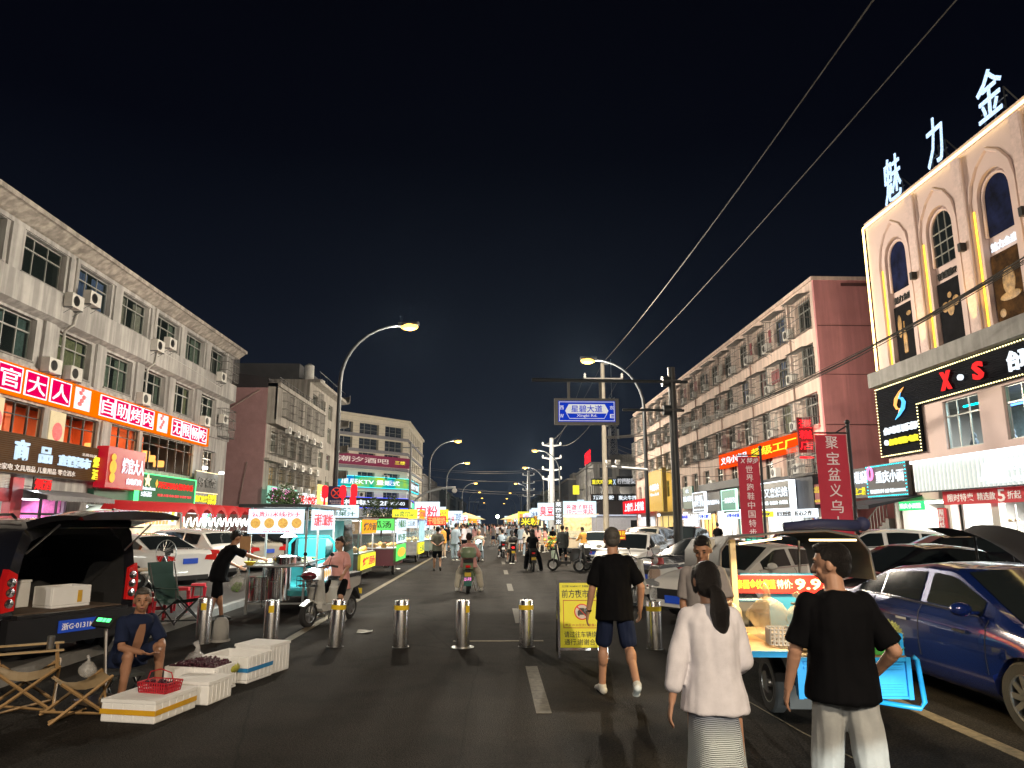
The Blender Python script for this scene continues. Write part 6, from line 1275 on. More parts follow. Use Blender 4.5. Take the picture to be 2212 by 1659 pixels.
for row, (Y, x0, x1, n_) in enumerate([(47, -3.8, -1.6, 6), (46, 2.0, 4.4, 6), (58, -3.6, 4.6, 11), (72, -3.8, 4.6, 13), (90, -4.2, 5, 15), (115, -4.5, 5.2, 15)]):
    for i in range(n_):
        x = x0+(x1-x0)*(i+random.uniform(.1, .9))/n_; k = random.randrange(6); p = PR[k]
        if k in used: p = dup(p)
        used.add(k); p.location = (x, Y+random.uniform(-4, 4), 0); s_ = random.uniform(.93, 1.05); p.scale = (s_, s_, s_); p.rotation_euler = (0, 0, random.choice([0, 0, math.pi, 1.5, -1.5])+random.uniform(-.4, .4)); p['group'] = 'shoppers in the night market'
        p['label'] = 'small distant person, %s in the %s row of the crowd' % (words[min(i, 14)], ['near left', 'near right', 'second', 'third', 'fourth', 'farthest'][row])
for i, (u, v, X, k, lab) in enumerate([(1553, 1185, 11.5, 3, 'on the pavement left of the dark saloon'), (1460, 1160, 12, 0, 'walking behind the dark gantry pole')]):
    p = dup(PR[k]); pos = onX(u, v, X); p.location = (X, pos.y, .13); p.rotation_euler = (0, 0, 1 if i else 0); p['label'] = PR[k]['label'].split(',')[0]+' '+lab; p['group'] = 'people by the right shops'
# ================================================================ cars
def ip(tab, y):
    if y <= tab[0][0]: return tab[0][1]
    for (a, p), (b, q) in zip(tab, tab[1:]):
        if y <= b: f = (y-a)/(b-a); return p+(q-p)*f
    return tab[-1][1]
def sm(tab, y, w=.07): return (ip(tab, y-w)+2*ip(tab, y)+ip(tab, y+w))/4
KINDS = {
 'saloon': dict(L=4.62, W=.90, belt=[(-2.31, .84), (-2.22, .98), (-1.6, 1.01), (0, .96), (1.05, .93), (1.6, .86), (2.1, .74), (2.31, .56)], roof=[(-1.75, .98), (-.95, 1.37), (-.3, 1.44), (.25, 1.42), (1.22, .93)], sw=[(-1.45, -.98), (-.93, -.2), (-.08, .78)], H=1.44, rg=(-1.66, -1.0), wg=(.33, 1.14), wy=1.33, wr=.325),
 'suv': dict(L=4.65, W=.93, belt=[(-2.32, .9), (-2.25, 1.1), (-1.6, 1.1), (0, 1.05), (1.1, 1.03), (1.7, .96), (2.15, .84), (2.32, .62)], roof=[(-2.2, 1.1), (-1.75, 1.56), (-.6, 1.66), (.3, 1.63), (1.22, 1.03)], sw=[(-1.75, -1.1), (-1.03, -.18), (-.06, .75)], H=1.66, rg=(-2.14, -1.8), wg=(.4, 1.15), wy=1.36, wr=.36)}
TAILR = mat('tail_lamp_red', (.35, .01, .01), .15, spec=.8, emit=(1, .0, .0), es=.12); HEADL = mat('headlamp_glass', (.5, .52, .55), .08, .4, spec=1); PLATEB = mat('plate_blue', (.01, .05, .35), .4, emit=(.02, .1, .7), es=.15)
WELL = mat('wheel_well', (.008, .008, .008), .9)
_whl = {}
def wheel_parts(r, w=.21, spokes=10, kind='car'):
    k = (r, w, spokes)
    if k not in _whl:
        t = MB().lathe([(r*.66, -w/2), (r*.93, -w/2), (r, -w*.36), (r, w*.36), (r*.93, w/2), (r*.66, w/2), (r*.66, -w/2)], n=36, axis='x', cap=False)
        q = MB().lathe([(r*.67, -w*.5), (r*.62, -w*.48), (r*.6, w*.3), (r*.6, w*.35), (0, w*.35)], n=36, axis='x', cap=False); q.lathe([(0, -w*.42), (r*.13, -w*.42), (r*.15, -w*.3), (r*.15, w*.2)], n=16, axis='x')
        for i in range(spokes):
            a = 2*math.pi*i/spokes; c, s = math.cos(a), math.sin(a); b = .045*r/.33*(10/spokes)**.6
            pts = [(y*c-z*s, y*s+z*c) for y, z in ((r*.1, -b*.7), (r*.63, -b*.5), (r*.63, b*.5), (r*.1, b*.7))]; q.prismx(pts, -w*.46, -w*.36)
        _whl[k] = (mesh_of('tyre', t, RUB), mesh_of('rim', q, mat('alloy_rim', (.5, .5, .5), .3, .9, var=.05)))
        _whl[k][0].polygons.foreach_set('use_smooth', [True]*len(_whl[k][0].polygons)); _whl[k][0].set_sharp_from_angle(angle=.7)
    return _whl[k]
def wheel(root, x, y, r, w=.21, spokes=10, name='wheel'):
    t, q = wheel_parts(r, w, spokes); o = obj(name, t, None, root); o.location = (x, y, r); p = obj('rim', q, None, o)
    if x > 0: p.rotation_euler = (0, 0, math.pi)
    return o
_car = {}
def car(label, loc, rz, kind, paint, plate=True, detail=False, cat='car', group='parked cars', lit=False):
    key = (kind, paint.name)
    if key in _car: return dup(_car[key], loc, rz, label, group=group)
    K = KINDS[kind]; r = thing('parked_car', label, cat, loc, rz, group); L = K['L']/2; ys = sorted(set([round(-L+i*.077, 3) for i in range(61)]+[round(q, 3) for q in K['rg']+K['wg']]+[round(q, 3) for t in K['sw'] for q in t]))
    ys = [y for y in ys if y <= L]; wy, wr = K['wy'], K['wr']+.045
    def sec(y):
        b = sm(K['belt'], y, .09); w = K['W']*sm([(-L, .80), (-L+.12, .90), (-L+.6, .985), (-.6, 1), (.9, 1), (L-.6, .96), (L-.18, .86), (L, .70)], y, .05)
        tp = max(sm(K['roof'], y, .06) if K['roof'][0][0] <= y <= K['roof'][-1][0] else 0, b+.03); t = max(0, min(1, (tp-b-.03)/(K['H']-b-.03))); rw = w*(.885-.155*t)
        zb = .21+.08*max(0, abs(y)/L-.88)/.12; arch = 0
        for c in (-wy, wy):
            if abs(y-c) < wr: arch = K['wr']+math.sqrt(wr*wr-(y-c)**2)*.98
        P_ = [(0, zb), (w*.86, zb), (w*.955, zb+.08), (w*.985, .45), (w*1.0, .62), (w*.99, b-.17), (w*.965, b-.05), (w*.915, b+.02), (rw, tp-.055*t-.0), (rw-.09, tp-.012), (rw*.45, tp+.012), (0, tp+.018)]
        if arch: P_ = [(x, max(z, arch)) if 0 < i < 6 else (x, z) for i, (x, z) in enumerate(P_)]
        if arch: P_[0] = (0, zb); P_[1] = (w*.8, max(zb, .3)); P_[2] = (w*.9, arch)
        return P_
    S = [sec(y) for y in ys]; n = len(S[0]); B = MB(); vs = []; fs = []
    for y, P_ in zip(ys, S): vs += [(-x, y, z) for x, z in P_[::-1]]+[(x, y, z) for x, z in P_[1:]]
    m_ = 2*n-1
    for i in range(len(ys)-1):
        for k in range(m_-1): fs.append((i*m_+k, (i+1)*m_+k, (i+1)*m_+k+1, i*m_+k+1))
    fs += [tuple(range(m_)), tuple(range((len(ys)-1)*m_, len(ys)*m_))[::-1]]
    B.add(vs, fs); obj('body', B, paint, r, auto=38)
    def strip(name, y0, y1, rows, m, o_=.006, f0=0, f1=1, sides=(-1, 1), inset=0, parent=None):
        q = MB(); yy = [y for y in ys if y0-1e-4 <= y <= y1+1e-4]
        for sd in sides:
            vv = []
            for j, y in enumerate(yy):
                P_ = sec(y); a, b_ = P_[rows[0]], P_[rows[1]]
                for f in (f0, f1):
                    x = a[0]+(b_[0]-a[0])*f; z = a[1]+(b_[1]-a[1])*f; vv.append((sd*(x+o_), y, z+o_*.5))
            q.add(vv, [((2*i, 2*i+1, 2*i+3, 2*i+2) if sd > 0 else (2*i, 2*i+2, 2*i+3, 2*i+1)) for i in range(len(yy)-1)])
        return q
    for a, b_ in K['sw']:
        for sd in (-1, 1): obj('side_window', strip('', a, b_, (7, 8), 0, .006, .1, .9, (sd,)), GLASSD, r, True)
    obj('window_trim', strip('', K['sw'][0][0]-.1, K['sw'][-1][1]+.15, (7, 8), 0, .009, .02, .075), CHROME, r)
    for nm, (a, b_) in (('rear_window', K['rg']), ('windscreen', K['wg'])):
        q = MB(); yy = [y for y in ys if a-1e-4 <= y <= b_+1e-4]; vv = []
        for y in yy:
            P_ = sec(y); row = [(-P_[9][0], P_[9][1]), (-P_[10][0], P_[10][1]), (0, P_[11][1]), (P_[10][0], P_[10][1]), (P_[9][0], P_[9][1])]; vv += [(x, y+(.004 if y > 0 else -.004), z+.008) for x, z in row]
        q.add(vv, [(i*5+k, (i+1)*5+k, (i+1)*5+k+1, i*5+k+1) for i in range(len(yy)-1) for k in range(4)]); obj(nm, q, GLASSD, r, True)
    q = MB()
    for c in (-wy, wy): q.lathe([(K['wr']+.03, -K['W']+.16), (K['wr']+.03, K['W']-.16)], (0, c, K['wr']), 20, 'x')
    obj('wheel_well', q, WELL, r)
    for c in (-wy, wy):
        for sd in (-1, 1): wheel(r, sd*(K['W']-.115), c, K['wr'])
    bt = sm(K['belt'], -L+.1); W_ = K['W']
    for sd in (-1, 1):
        obj('tail_lamp', MB().prism([(sd*W_*.5, bt-.20), (sd*W_*.90, bt-.24), (sd*W_*.93, bt-.06), (sd*W_*.55, bt-.09)][::sd], -L-.012, -L+.22), TAILR, r)
        obj('headlamp', MB().prism([(sd*W_*.45, .62), (sd*W_*.84, .66), (sd*W_*.90, .76), (sd*W_*.55, .70)][::sd], L-.33, L-.02 if kind == 'suv' else L-.06), HEADL, r)
        obj('wing_mirror', MB().ball((sd*(W_+.08), .72, K['belt'][3][1]+.08), (.11, .06, .07), 12, 8).box(min(sd*W_*.9, sd*(W_+.05)), max(sd*W_*.9, sd*(W_+.05)), .7, .74, K['belt'][3][1]+.03, K['belt'][3][1]+.06), paint, r, True)
        for y in (-.42, .55): obj('door_handle', MB().box(sd*(W_-.005)-.02, sd*(W_-.005)+.02, y-.1, y+.1, .80, .825), CHROME, r)
        q = MB()
        for y in (-.15, .88, -1.05):
            q.tube([(sd*(sec(y)[k][0]+.002), y-(.12*(k-2) if y < -1 and k < 5 else 0)*0, sec(y)[k][1]) for k in (3, 4, 5, 6, 7)], .0045, 4)
        obj('door_gap', q, BLACK, r)
    obj('plate', MB().box(-.22, .22, -L-.03, -L-.005, .66 if kind == 'saloon' else .78, .80 if kind == 'saloon' else .92), PLATEB, r); obj('plate', MB().box(-.22, .22, L+.0, L+.02, .36, .50), PLATEB, r)
    obj('grille', MB().box(-.42, .42, L-.06, L+.01, .42, .62), BLACK, r); obj('lower_trim', MB().box(-.6, .6, -L-.01, -L+.1, .24, .36), BLACK, r)
    _car[key] = r; return r
PW = mat('car_white', (.82, .82, .81), .22, coat=1, var=.02); PB = mat('car_black', (.008, .008, .010), .18, coat=1, var=.0); PBL = mat('car_blue', (.006, .018, .12), .18, .3, coat=1, var=.0); PCR = mat('car_champagne', (.45, .42, .36), .25, .2, coat=1, var=.02)
car('glossy blue saloon facing the camera beside the durian cart', (5.46, 7.72, 0), math.pi+D(1), 'saloon', PBL).scale = (1, 1, .95)
hd_ = D(62)
for (u, X, Y, k, pt, lab, z) in [(0, -9.85, 20.2, 'saloon', PW, 'white saloon parked tail towards the street, nearest to the black van', .13), (0, -10.0, 23.6, 'suv', PW, 'white SUV parked right behind the white saloon', .13), (0, -9.9, 27.0, 'saloon', PCR, 'champagne saloon third in the left parking row', .13), (0, -9.7, 30.2, 'saloon', PB, 'black saloon fourth in the left parking row, behind the noodle cart', .13)]:
    car(lab, (X, Y, z), hd_, k, pt, group='cars parked on the left').scale = (1, 1, .9 if k == 'suv' else .97)
for (X, Y, a, k, pt, lab) in [(5.3, 14.7, 122, 'saloon', PW, 'white saloon facing the camera behind the person in grey'), (6.0, 20.3, 122, 'saloon', PB, 'black saloon with its nose to the road behind the parked scooters'), (4.9, 25.3, 155, 'suv', PW, 'white SUV facing the camera left of the black saloon'), (6.4, 30.2, 150, 'suv', PCR, 'champagne SUV partly behind the white SUV and the notice sign'), (8.7, 33.0, 150, 'suv', PB, 'black SUV parked behind the gantry post'), (5.4, 36.5, 165, 'saloon', PW, 'silver-white saloon nearest the flower stall'),
    (9.6, 22.8, 150, 'saloon', PB, 'black saloon in the second row right of the gantry post'), (11.6, 27.5, 150, 'saloon', PB, 'dark saloon before the lit shops'), (8.2, 14.0, 95, 'saloon', PB, 'black saloon behind the canopy of the blue cart'),
    (11.2, 17.6, 75, 'saloon', PB, 'black saloon with gold window trim behind the white railing'), (11.5, 21.6, 75, 'suv', PW, 'white SUV behind the black saloon at the right railing')]:
    car(lab, (X, Y, .13 if X > 9.7 else 0), D(a), k, pt, group='cars parked on the right')
# ---------------------------------------------------------------- van with open tailgate
VB = mat('van_black', (.007, .007, .010), .2, coat=1, var=0)
v = thing('van', 'black van at the left edge with its tailgate raised and foam boxes inside', 'van', (-5.45, 9.75, 0), D(62)); v.scale = (1, 1, 1.06); Wv, Hv = .86, 1.76
def vsec(y):
    t = max(0, y-2.6)/1.6; hz_ = Hv-.06*max(0, .5-y)-(t*.85 if t > 0 else 0); w = Wv-.03*max(0, .3-y)
    return [(w*.9, .32), (w, .42), (w+.015, .75), (w, 1.02), (w*.93, 1.35), (w*.86, hz_-.14), (w*.74, hz_-.03), (w*.35, hz_), (0, hz_+.005)]
q = MB(); ys = [0, .05, .15, .4, .8, 1.2, 1.6, 2.2, 2.8, 3.4, 4.1]; n_ = 9; m_ = 17; vv = []
for y in ys: P_ = vsec(y); vv += [(-x, y, z) for x, z in P_]+[(x, y, z) for x, z in P_[:-1][::-1]]
q.add(vv, [(i*m_+k, i*m_+k+1, (i+1)*m_+k+1, (i+1)*m_+k) for i in range(len(ys)-1) for k in range(m_-1)]+[tuple(range((len(ys)-1)*m_, len(ys)*m_))[::-1]])
# rear frame ring
P_ = vsec(0); out = [(-x, z) for x, z in P_]+[(x, z) for x, z in P_[:-1][::-1]]; inn = [(-.70, .66), (-.71, .7), (-.715, .8), (-.71, 1.0), (-.67, 1.3), (-.60, 1.48), (-.5, 1.54), (-.25, 1.56), (0, 1.565)]; inn += [(-x, z) for x, z in inn[:-1][::-1]]
o0 = [(x, 0, z) for x, z in out]; i0 = [(x, .03, z) for x, z in inn]
q.add(o0+i0, [(k+1, k, m_+k, m_+k+1) for k in range(m_-1)]+[(0, m_-1, 2*m_-1, m_)])
obj('body', q, VB, v, auto=45)
INT = mat('van_interior', (.012, .012, .013), .8, var=.3); q = MB(); n2 = len(inn)
q.add([(x, .03, z) for x, z in inn]+[(x*.98, 2.4, z) for x, z in inn], [(k, k+1, n2+k+1, n2+k) for k in range(n2-1)]+[tuple(range(n2, 2*n2))]); obj('interior', q, INT, v)
obj('load_floor', MB().box(-.70, .70, .02, 2.3, .62, .665), mat('brown_mat', (.10, .07, .05), .9, var=.4, scale=8), v)
for sd in (-.36, .36): obj('rear_seat', MB().box(sd-.3, sd+.3, 1.6, 1.85, .66, 1.22).box(sd-.13, sd+.13, 1.62, 1.76, 1.24, 1.42), mat('seat_grey', (.03, .03, .032), .85), v)
q = MB().box(-.84, .84, -.14, .04, .30, .62).box(-.72, .72, -.10, .03, .62, .655); obj('bumper', q, mat('bumper_black', (.012, .012, .014), .35), v)
pl = obj('plate', MB().box(-.24, .24, -.165, -.14, .42, .56), PLATEB, v); text('lettering', '浙G·0131M', (-.21, .21, .45, .53), -.167, PAINTW, pl, .02, .004)
for sd in (-1, 1):
    t = obj('tail_lamp', MB().prism([(sd*.735, .72), (sd*.875, .70), (sd*.89, .95), (sd*.85, 1.18), (sd*.74, 1.12)][::sd], -.035, .09), TAILR, v)
    q = MB()
    for z in (.80, .92, 1.03): q.lathe([(0, -.05), (.05, -.045), (.058, -.03)], (sd*.80, 0, z), 14, 'y')
    obj('reflector', q, CHROME, t)
tg = MB(); rows = 9
for k in range(rows):
    f = k/(rows-1); y = -.02-1.02*f; z = 1.76+.22*f-.16*f*f; 
    w_ = .72-.04*f
    tg.v += [(-w_, y, z-.05), (-w_*.7, y, z+.0), (0, y, z+.02), (w_*.7, y, z+.0), (w_, y, z-.05), (w_*.95, y, z-.13+.04*f), (0, y, z-.11+.03*f), (-w_*.95, y, z-.13+.04*f)]
for k in range(rows-1):
    for j in range(8): tg.f.append((k*8+j, (k+1)*8+j, (k+1)*8+(j+1) % 8, k*8+(j+1) % 8)); tg.m.append(0)
tg.f += [tuple(range(8)), tuple(range((rows-1)*8, rows*8))[::-1]]; tg.m += [0, 0]
o = obj('tailgate', tg, VB, v); obj('gate_window', MB().box(-.52, .52, -.55, -.15, 1.635, 1.65), GLASSD, o); obj('wiper', MB().bar((-.1, -.75, 1.86), (.3, -.45, 1.84), .02), BLACK, o)
for sd in (-1, 1): obj('gas_strut', MB().cyl((sd*.66, .0, 1.35), (sd*.62, -.55, 1.68), .011, n=6), METAL, v)
obj('side_window', MB().quad((-.84, .5, 1.1), (-.84, 1.5, 1.1), (-.775, 1.5, 1.5), (-.775, .5, 1.5)), GLASSD, v); obj('side_window', MB().quad((-.845, 1.65, 1.1), (-.845, 2.7, 1.1), (-.78, 2.7, 1.5), (-.78, 1.65, 1.5)), GLASSD, v)
obj('roof_rail', MB().tube([(-.66, .3, 1.75), (-.66, .4, 1.80), (-.66, 2.4, 1.80), (-.66, 2.5, 1.75)], .018, 6), METAL, v)
for y in (.62, 3.3):
    for sd in (-1, 1): wheel(v, sd*.77, y, .32)
# ---------------------------------------------------------------- scooters
def scooter(label, loc, rz, paint, box=None, basket=False, lamp=False, seatm=None, plate='yellow', shield=None, tail=False, group='electric scooters'):
    r = thing('scooter', label, 'scooter', loc, rz, group); S = 1.0
    obj('body', MB().prismx([(-.55, .58), (-.75, .62), (-.80, .74), (-.72, .80), (-.1, .76), (.0, .62), (-.02, .36), (-.35, .30)], -.13, .13), paint, r)
    obj('footboard', MB().prismx([(-.05, .26), (-.05, .36), (.38, .36), (.45, .42), (.47, .30), (.40, .24)], -.14, .14), shield or paint, r)
    obj('front_shield', MB().prismx([(.38, .36), (.44, .38), (.56, .80), (.54, 1.0), (.49, .98), (.47, .78)], -.17, .17), shield or paint, r)
    obj('seat', MB().prismx([(-.82, .79), (-.83, .87), (-.35, .85), (-.08, .82), (-.04, .76)], -.13, .13), seatm or BLACK, r)
    for y in (-.62, .66): wheel(r, 0, y, .22, .09, 5)
    obj('front_fork', MB().tube([(-.07, .66, .22), (-.07, .56, .7), (-.03, .50, 1.0)], .018, 6).tube([(.07, .66, .22), (.07, .56, .7), (.03, .50, 1.0)], .018, 6), METAL, r)
    obj('front_mudguard', MB().prismx([(.46, .40), (.66, .47), (.86, .38), (.84, .36), (.66, .44), (.48, .37)], -.055, .055), paint, r)
    obj('rear_mudguard', MB().prismx([(-.60, .62), (-.80, .60), (-.92, .34), (-.88, .34), (-.76, .50)], -.07, .07), BLACK, r)
    obj('handlebar', MB().tube([(-.32, .34, 1.02), (-.2, .42, 1.05), (0, .47, 1.0), (.2, .42, 1.05), (.32, .34, 1.02)], .014, 8), DARKM, r)
    for sd in (-1, 1):
        obj('grip', MB().cyl((sd*.24, .39, 1.045), (sd*.35, .325, 1.02), .02, n=8), BLACK, r)
        obj('mirror', MB().tube([(sd*.22, .42, 1.05), (sd*.28, .44, 1.2)], .006, 5).ball((sd*.29, .44, 1.24), (.05, .012, .035), 10, 6), BLACK, r)
    obj('headlamp', MB().lathe([(.055, .53), (.085, .57), (.08, .60), (0, .615)], (0, 0, .93), 16, 'y'), glow('headlamp_lit', (.95, 1, .95), 14, 0) if lamp else HEADL, r)
    obj('tail_lamp', MB().box(-.06, .06, -.845, -.80, .66, .72), glow('tail_lit', (1, .02, .02), 3, 0) if tail else TAILR, r)
    p_ = obj('plate', MB().box(-.085, .085, -.93, -.92, .44, .54), mat('plate_'+plate, dict(yellow=(.6, .42, .02), green=(.05, .35, .2), white=(.6, .6, .6))[plate], .5), r)
    obj('stand', MB().bar((-.12, -.2, .3), (-.2, -.25, .02), .02).bar((.12, -.2, .3), (.2, -.25, .02), .02), METAL, r)
    if box: obj('top_box', MB().lathe([(.0, .90), (.17, .91), (.21, .97), (.215, 1.04)], (0, -.72, 0), 20).lathe([(.22, 1.04), (.215, 1.10), (.17, 1.17), (0, 1.19)], (0, -.72, 0), 20), box, r, auto=50)
    if basket:
        q = MB()
        for z in (.72, .80, .88): q.tube([(-.15, .62, z), (.15, .62, z), (.15, .84, z), (-.15, .84, z), (-.15, .62, z)], .006, 4)
        for x in (-.15, -.075, 0, .075, .15): q.tube([(x, .84, .88), (x, .84, .70), (x, .62, .70)], .006, 4)
        obj('basket', q, BLACK, r); obj('basket_cover', MB().ball((0, .70, .88), (.15, .12, .08), 14, 8), mat('maroon_shell', (.16, .02, .035), .3, coat=.6), r, smooth=True)
    return r
MINT = mat('scooter_mint', (.22, .30, .19), .3, coat=.6); SWH = mat('scooter_white', (.5, .5, .48), .3, coat=.6); SBLK = mat('scooter_black', (.02, .02, .022), .3, coat=.5); SBLU = mat('scooter_pale_blue', (.3, .42, .45), .3, coat=.6)
def rider(lab, loc, rz, top, bm, **k):
    z = k.pop('z', .0); sc = k.pop('sc', None)
    return person(lab, loc, rz, **dict(dict(H=1.68, legs=((58, 62, 10), (58, 62, 10)), arms=((34, 16, 26, 14), (34, 16, 26, 14)), lean=8, nod=2, top=top, bm=bm, vox=.016), **k))
def place_r(u, v, rz, off=.28):
    g_ = onG(u, v); return g_
g_ = onG(1011, 1281); pr = g_+Vector((0, .62, 0))
s_ = scooter('mint scooter with round top box carrying the pink-clad rider', pr, D(0), MINT, box=MINT, shield=MINT)
q = obj('mudflap', MB().box(-.1, .1, -.925, -.915, .2, .44), mat('flap_green', (.01, .12, .10), .5), s_); text('lettering', '出入平安', (-.09, .09, .33, .42), -.927, glow('letter_pink', (1, .25, .6), 1.6, light=False), s_, .01, .003)
rider('person in a loose pink top and white trousers riding the mint scooter, feet down', pr+Vector((0, -.30, 0)), 0, CP, CWW, legs=((38, 44, 24), (38, 44, 26)), arms=((30, 24, 36, 10), (30, 24, 36, 10)), sleeve=.62, loose=1.25, hem=.04, vox=.011, hair='short', female=True, H=1.66, bottom='loose')
g_ = onG(1152, 1235); pr = g_+Vector((0, .6, 0)); scooter('black scooter with chrome rack ridden by the person in black', pr, 0, SBLK, plate='yellow')
rider('long-haired person in black riding away with right foot out', pr+Vector((0, -.3, 0)), D(2), CB, CB, legs=((48, 50, 16), (30, 26, 26)), hair='long', female=True, sleeve=.3, hem=.08, bottom='loose', blen=1.0, shoes=SHB, vox=.014)
g_ = onG(1034, 1212); pr = g_; scooter('pale blue scooter coming towards the camera', pr, math.pi, SBLU, lamp=True, shield=SBLU)
rider('person in cream T-shirt and pale cap riding the pale blue scooter towards the camera', pr+Vector((0, .3, .0)), math.pi, CWW, CBL, hm=CWW, z=.1)
g_ = onG(1085, 1204); scooter('black and red scooter ahead, left of the pair', g_, D(3), SBLK, plate='white'); rider('person in pale blue T-shirt riding the left scooter of the pair', g_+Vector((0, -.3, 0)), 0, CBL, CDG)
g_ = onG(1105, 1214); scooter('scooter with glowing tail lamp ahead of the black-clad rider', g_, D(4), SBLK, tail=True, box=SBLK); rider('person in cream top with ponytail on the scooter with lit tail lamp', g_+Vector((0, -.3, 0)), 0, CWW, CO, hair='pony', female=True, blen=.45)
# oncoming rider by the noodle cart
g_ = onG(760, 1326); pr = Vector((-3.0, 13.8, 0)); scooter('white moped with maroon front and wire basket, headlamp lit, beside the noodle cart', pr, D(158), SWH, basket=True, lamp=True, shield=SWH)
fv = Vector((-math.sin(D(158)), math.cos(D(158)), 0))
rider('person in pink T-shirt and black shorts on the white moped looking left', pr-fv*.28, D(158), CP, CB, H=1.64, legs=((40, 44, 16), (58, 62, 8)), arms=((34, 26, 24, 4), (36, 20, 30, 10)), lean=4, turn=8, sleeve=.5, loose=1.16, hem=.10, blen=.42, hair='bun', female=True, vox=.009)
# parked scooters between the board and the white car
for X, Y, a, pt, lab in [(3.65, 16.7, 128, SWH, 'white scooter with checked bag parked by the white saloon'), (4.35, 17.5, 122, mat('scooter_red', (.35, .03, .03), .3, coat=.6), 'red and white scooter parked beside the one with the checked bag'), (3.9, 27.5, 100, SBLK, 'black scooter parked left of the orange shopper'), (3.0, 28.2, 80, SBLK, 'black covered scooter behind the grey-shirted walker'), (7.6, 9.8, 60, SBLK, 'black scooter parked by the railing behind the blue car'), (-4.4, 31.0, 10, mat('scooter_orange', (.6, .12, .02), .35), 'orange scooter among the left stalls')]:
    s_ = scooter(lab, (X, Y, 0), D(a), pt)
    if a == 128:
        CH = mat('checked_cloth', (.4, .3, .25), .9, var=0); n = CH.node_tree.nodes; l = CH.node_tree.links; t = n.new('ShaderNodeTexCoord'); c_ = n.new('ShaderNodeTexChecker'); c_.inputs['Scale'].default_value = 28; c_.inputs[1].default_value = (.10, .03, .02, 1); c_.inputs[2].default_value = (.5, .42, .35, 1); l.new(t.outputs['Object'], c_.inputs[0]); l.new(c_.outputs[0], n['Principled BSDF'].inputs[0])
        tag(obj('shopping_bag', MB().prismx([(-.05, .45), (.3, .45), (.26, .78), (0, .78)], -.24, -.15), CH, None, loc=(X, Y, 0), rz=D(a)), 'brown and cream checked bag hanging on the white parked scooter', 'bag')
# ================================================================ street stalls and carts
STEEL = mat('cart_steel', (.45, .46, .46), .3, .8, var=.15, scale=6); TEAL = mat('teal_paint', (.02, .25, .28), .4, coat=.3); CYBL = mat('sky_blue_paint', (.02, .34, .80), .35, coat=.4); FOOD = mat('cooked_food', (.5, .28, .06), .6, var=.7, scale=25); FOODG = mat('green_food', (.2, .4, .08), .6, var=.6, scale=25)
PAN_W = glow('panel_pale_blue', (.68, .84, .95), 1.15, .05, 1); PAN_Y = glow('panel_yellow', (1, .85, .05), 1.1, .08, 1); PAN_G = glow('panel_green', (.15, .75, .15), 1.0, .2, 3); PAN_O = glow('panel_orange', (1, .4, .03), 1.1, .1, 2); PAN_R = glow('panel_red', (1, .05, .03), 1.1, .1, 2)
L_RED = mat('ink_red', (.6, .02, .04), .5, emit=(1, 0, .05), es=.5); L_BLK = PAINTK; L_BLU = mat('ink_blue', (.02, .08, .4), .5)
BOWL = mat('bowl_picture', (.7, .42, .12), .5, var=.7, scale=30, emit=(.9, .5, .1), es=.5)
def board(parent, x0, x1, z0, z1, y, m, s=None, lm=L_RED, rot90=0, bold=.03, box=(.08, .92, .2, .8)):
    o = obj('sign_panel', MB().box(x0, x1, y-.03, y, z0, z1), m, parent)
    if s: text('lettering', s, (x0+(x1-x0)*box[0], x0+(x1-x0)*box[1], z0+(z1-z0)*box[2], z0+(z1-z0)*box[3]), y-.032, lm, parent, bold, .008)
    return o
def sideboard(parent, X, y0, y1, z0, z1, m, s=None, lm=L_RED, side=1, bold=.03, box=(.06, .94, .2, .8)):
    """panel on the cart's side; side=+1 faces +x (reads along +y), -1 faces -x"""
    e_ = bpy.data.objects.new('side_sign', MB and mesh_of('side_sign', MB().box(0, abs(y1-y0), -.03, 0, z0, z1), m)); COL.objects.link(e_); e_.parent = parent
    e_.location = (X, y0 if side > 0 else y1, 0); e_.rotation_euler = (0, 0, LA if side > 0 else RA); w = abs(y1-y0)
    if s: text('lettering', s, (w*box[0], w*box[1], z0+(z1-z0)*box[2], z0+(z1-z0)*box[3]), -.032, lm, e_, bold, .008)
    return e_
def cartwheels(r, w, ys, rad=.26):
    for y in ys:
        for sd in (-1, 1): wheel(r, sd*w, y, rad, .09, 5)
# ---- the nearest: noodle cart on a teal cargo tricycle
nc = thing('noodle_cart', 'stainless noodle cart with lit white menu sign, nearest on the left', 'food cart', (-4.12, 14.2, 0), D(2))
q = MB()
for x in (-.56, .50):
    for y in (0, 1.1, 2.9): q.box(x-.02, x+.02, y-.02, y+.02, .1, 2.1)
for z in (.28, 1.02): q.box(-.56, .5, -.02, .02, z, z+.03); q.box(.48, .52, 0, 2.9, z, z+.03); q.box(-.58, -.54, 0, 2.9, z, z+.03)
obj('frame', q, STEEL, nc)
obj('counter', MB().box(-.62, .52, -.18, .95, .98, 1.01), STEEL, nc); obj('canopy', MB().box(-.75, .62, -.25, 3.0, 2.1, 2.16), DARKM, nc)
board(nc, -.60, .46, 1.60, 2.07, -.05, PAN_W)
text('lettering', '云贵川米线/抄手', (-.53, .39, 1.92, 2.02), -.09, L_RED, nc, .03, .006); text('lettering', '以上均可干拌', (-.30, .20, 1.625, 1.655), -.09, L_RED, nc, .02, .006)
for k in range(4):
    x = -.46+k*.26; obj('bowl_picture', MB().lathe([(0, -.085), (.095, -.085), (.098, -.08)], (x, 0, 1.80), 20, 'y'), BOWL, nc); text('lettering', ['招牌米线 14元', '鲜肉抄手 12元', '肉末米线 12元', '凉面 8元'][k], (x-.09, x+.09, 1.675, 1.695), -.09, L_RED, nc, .0, .004)
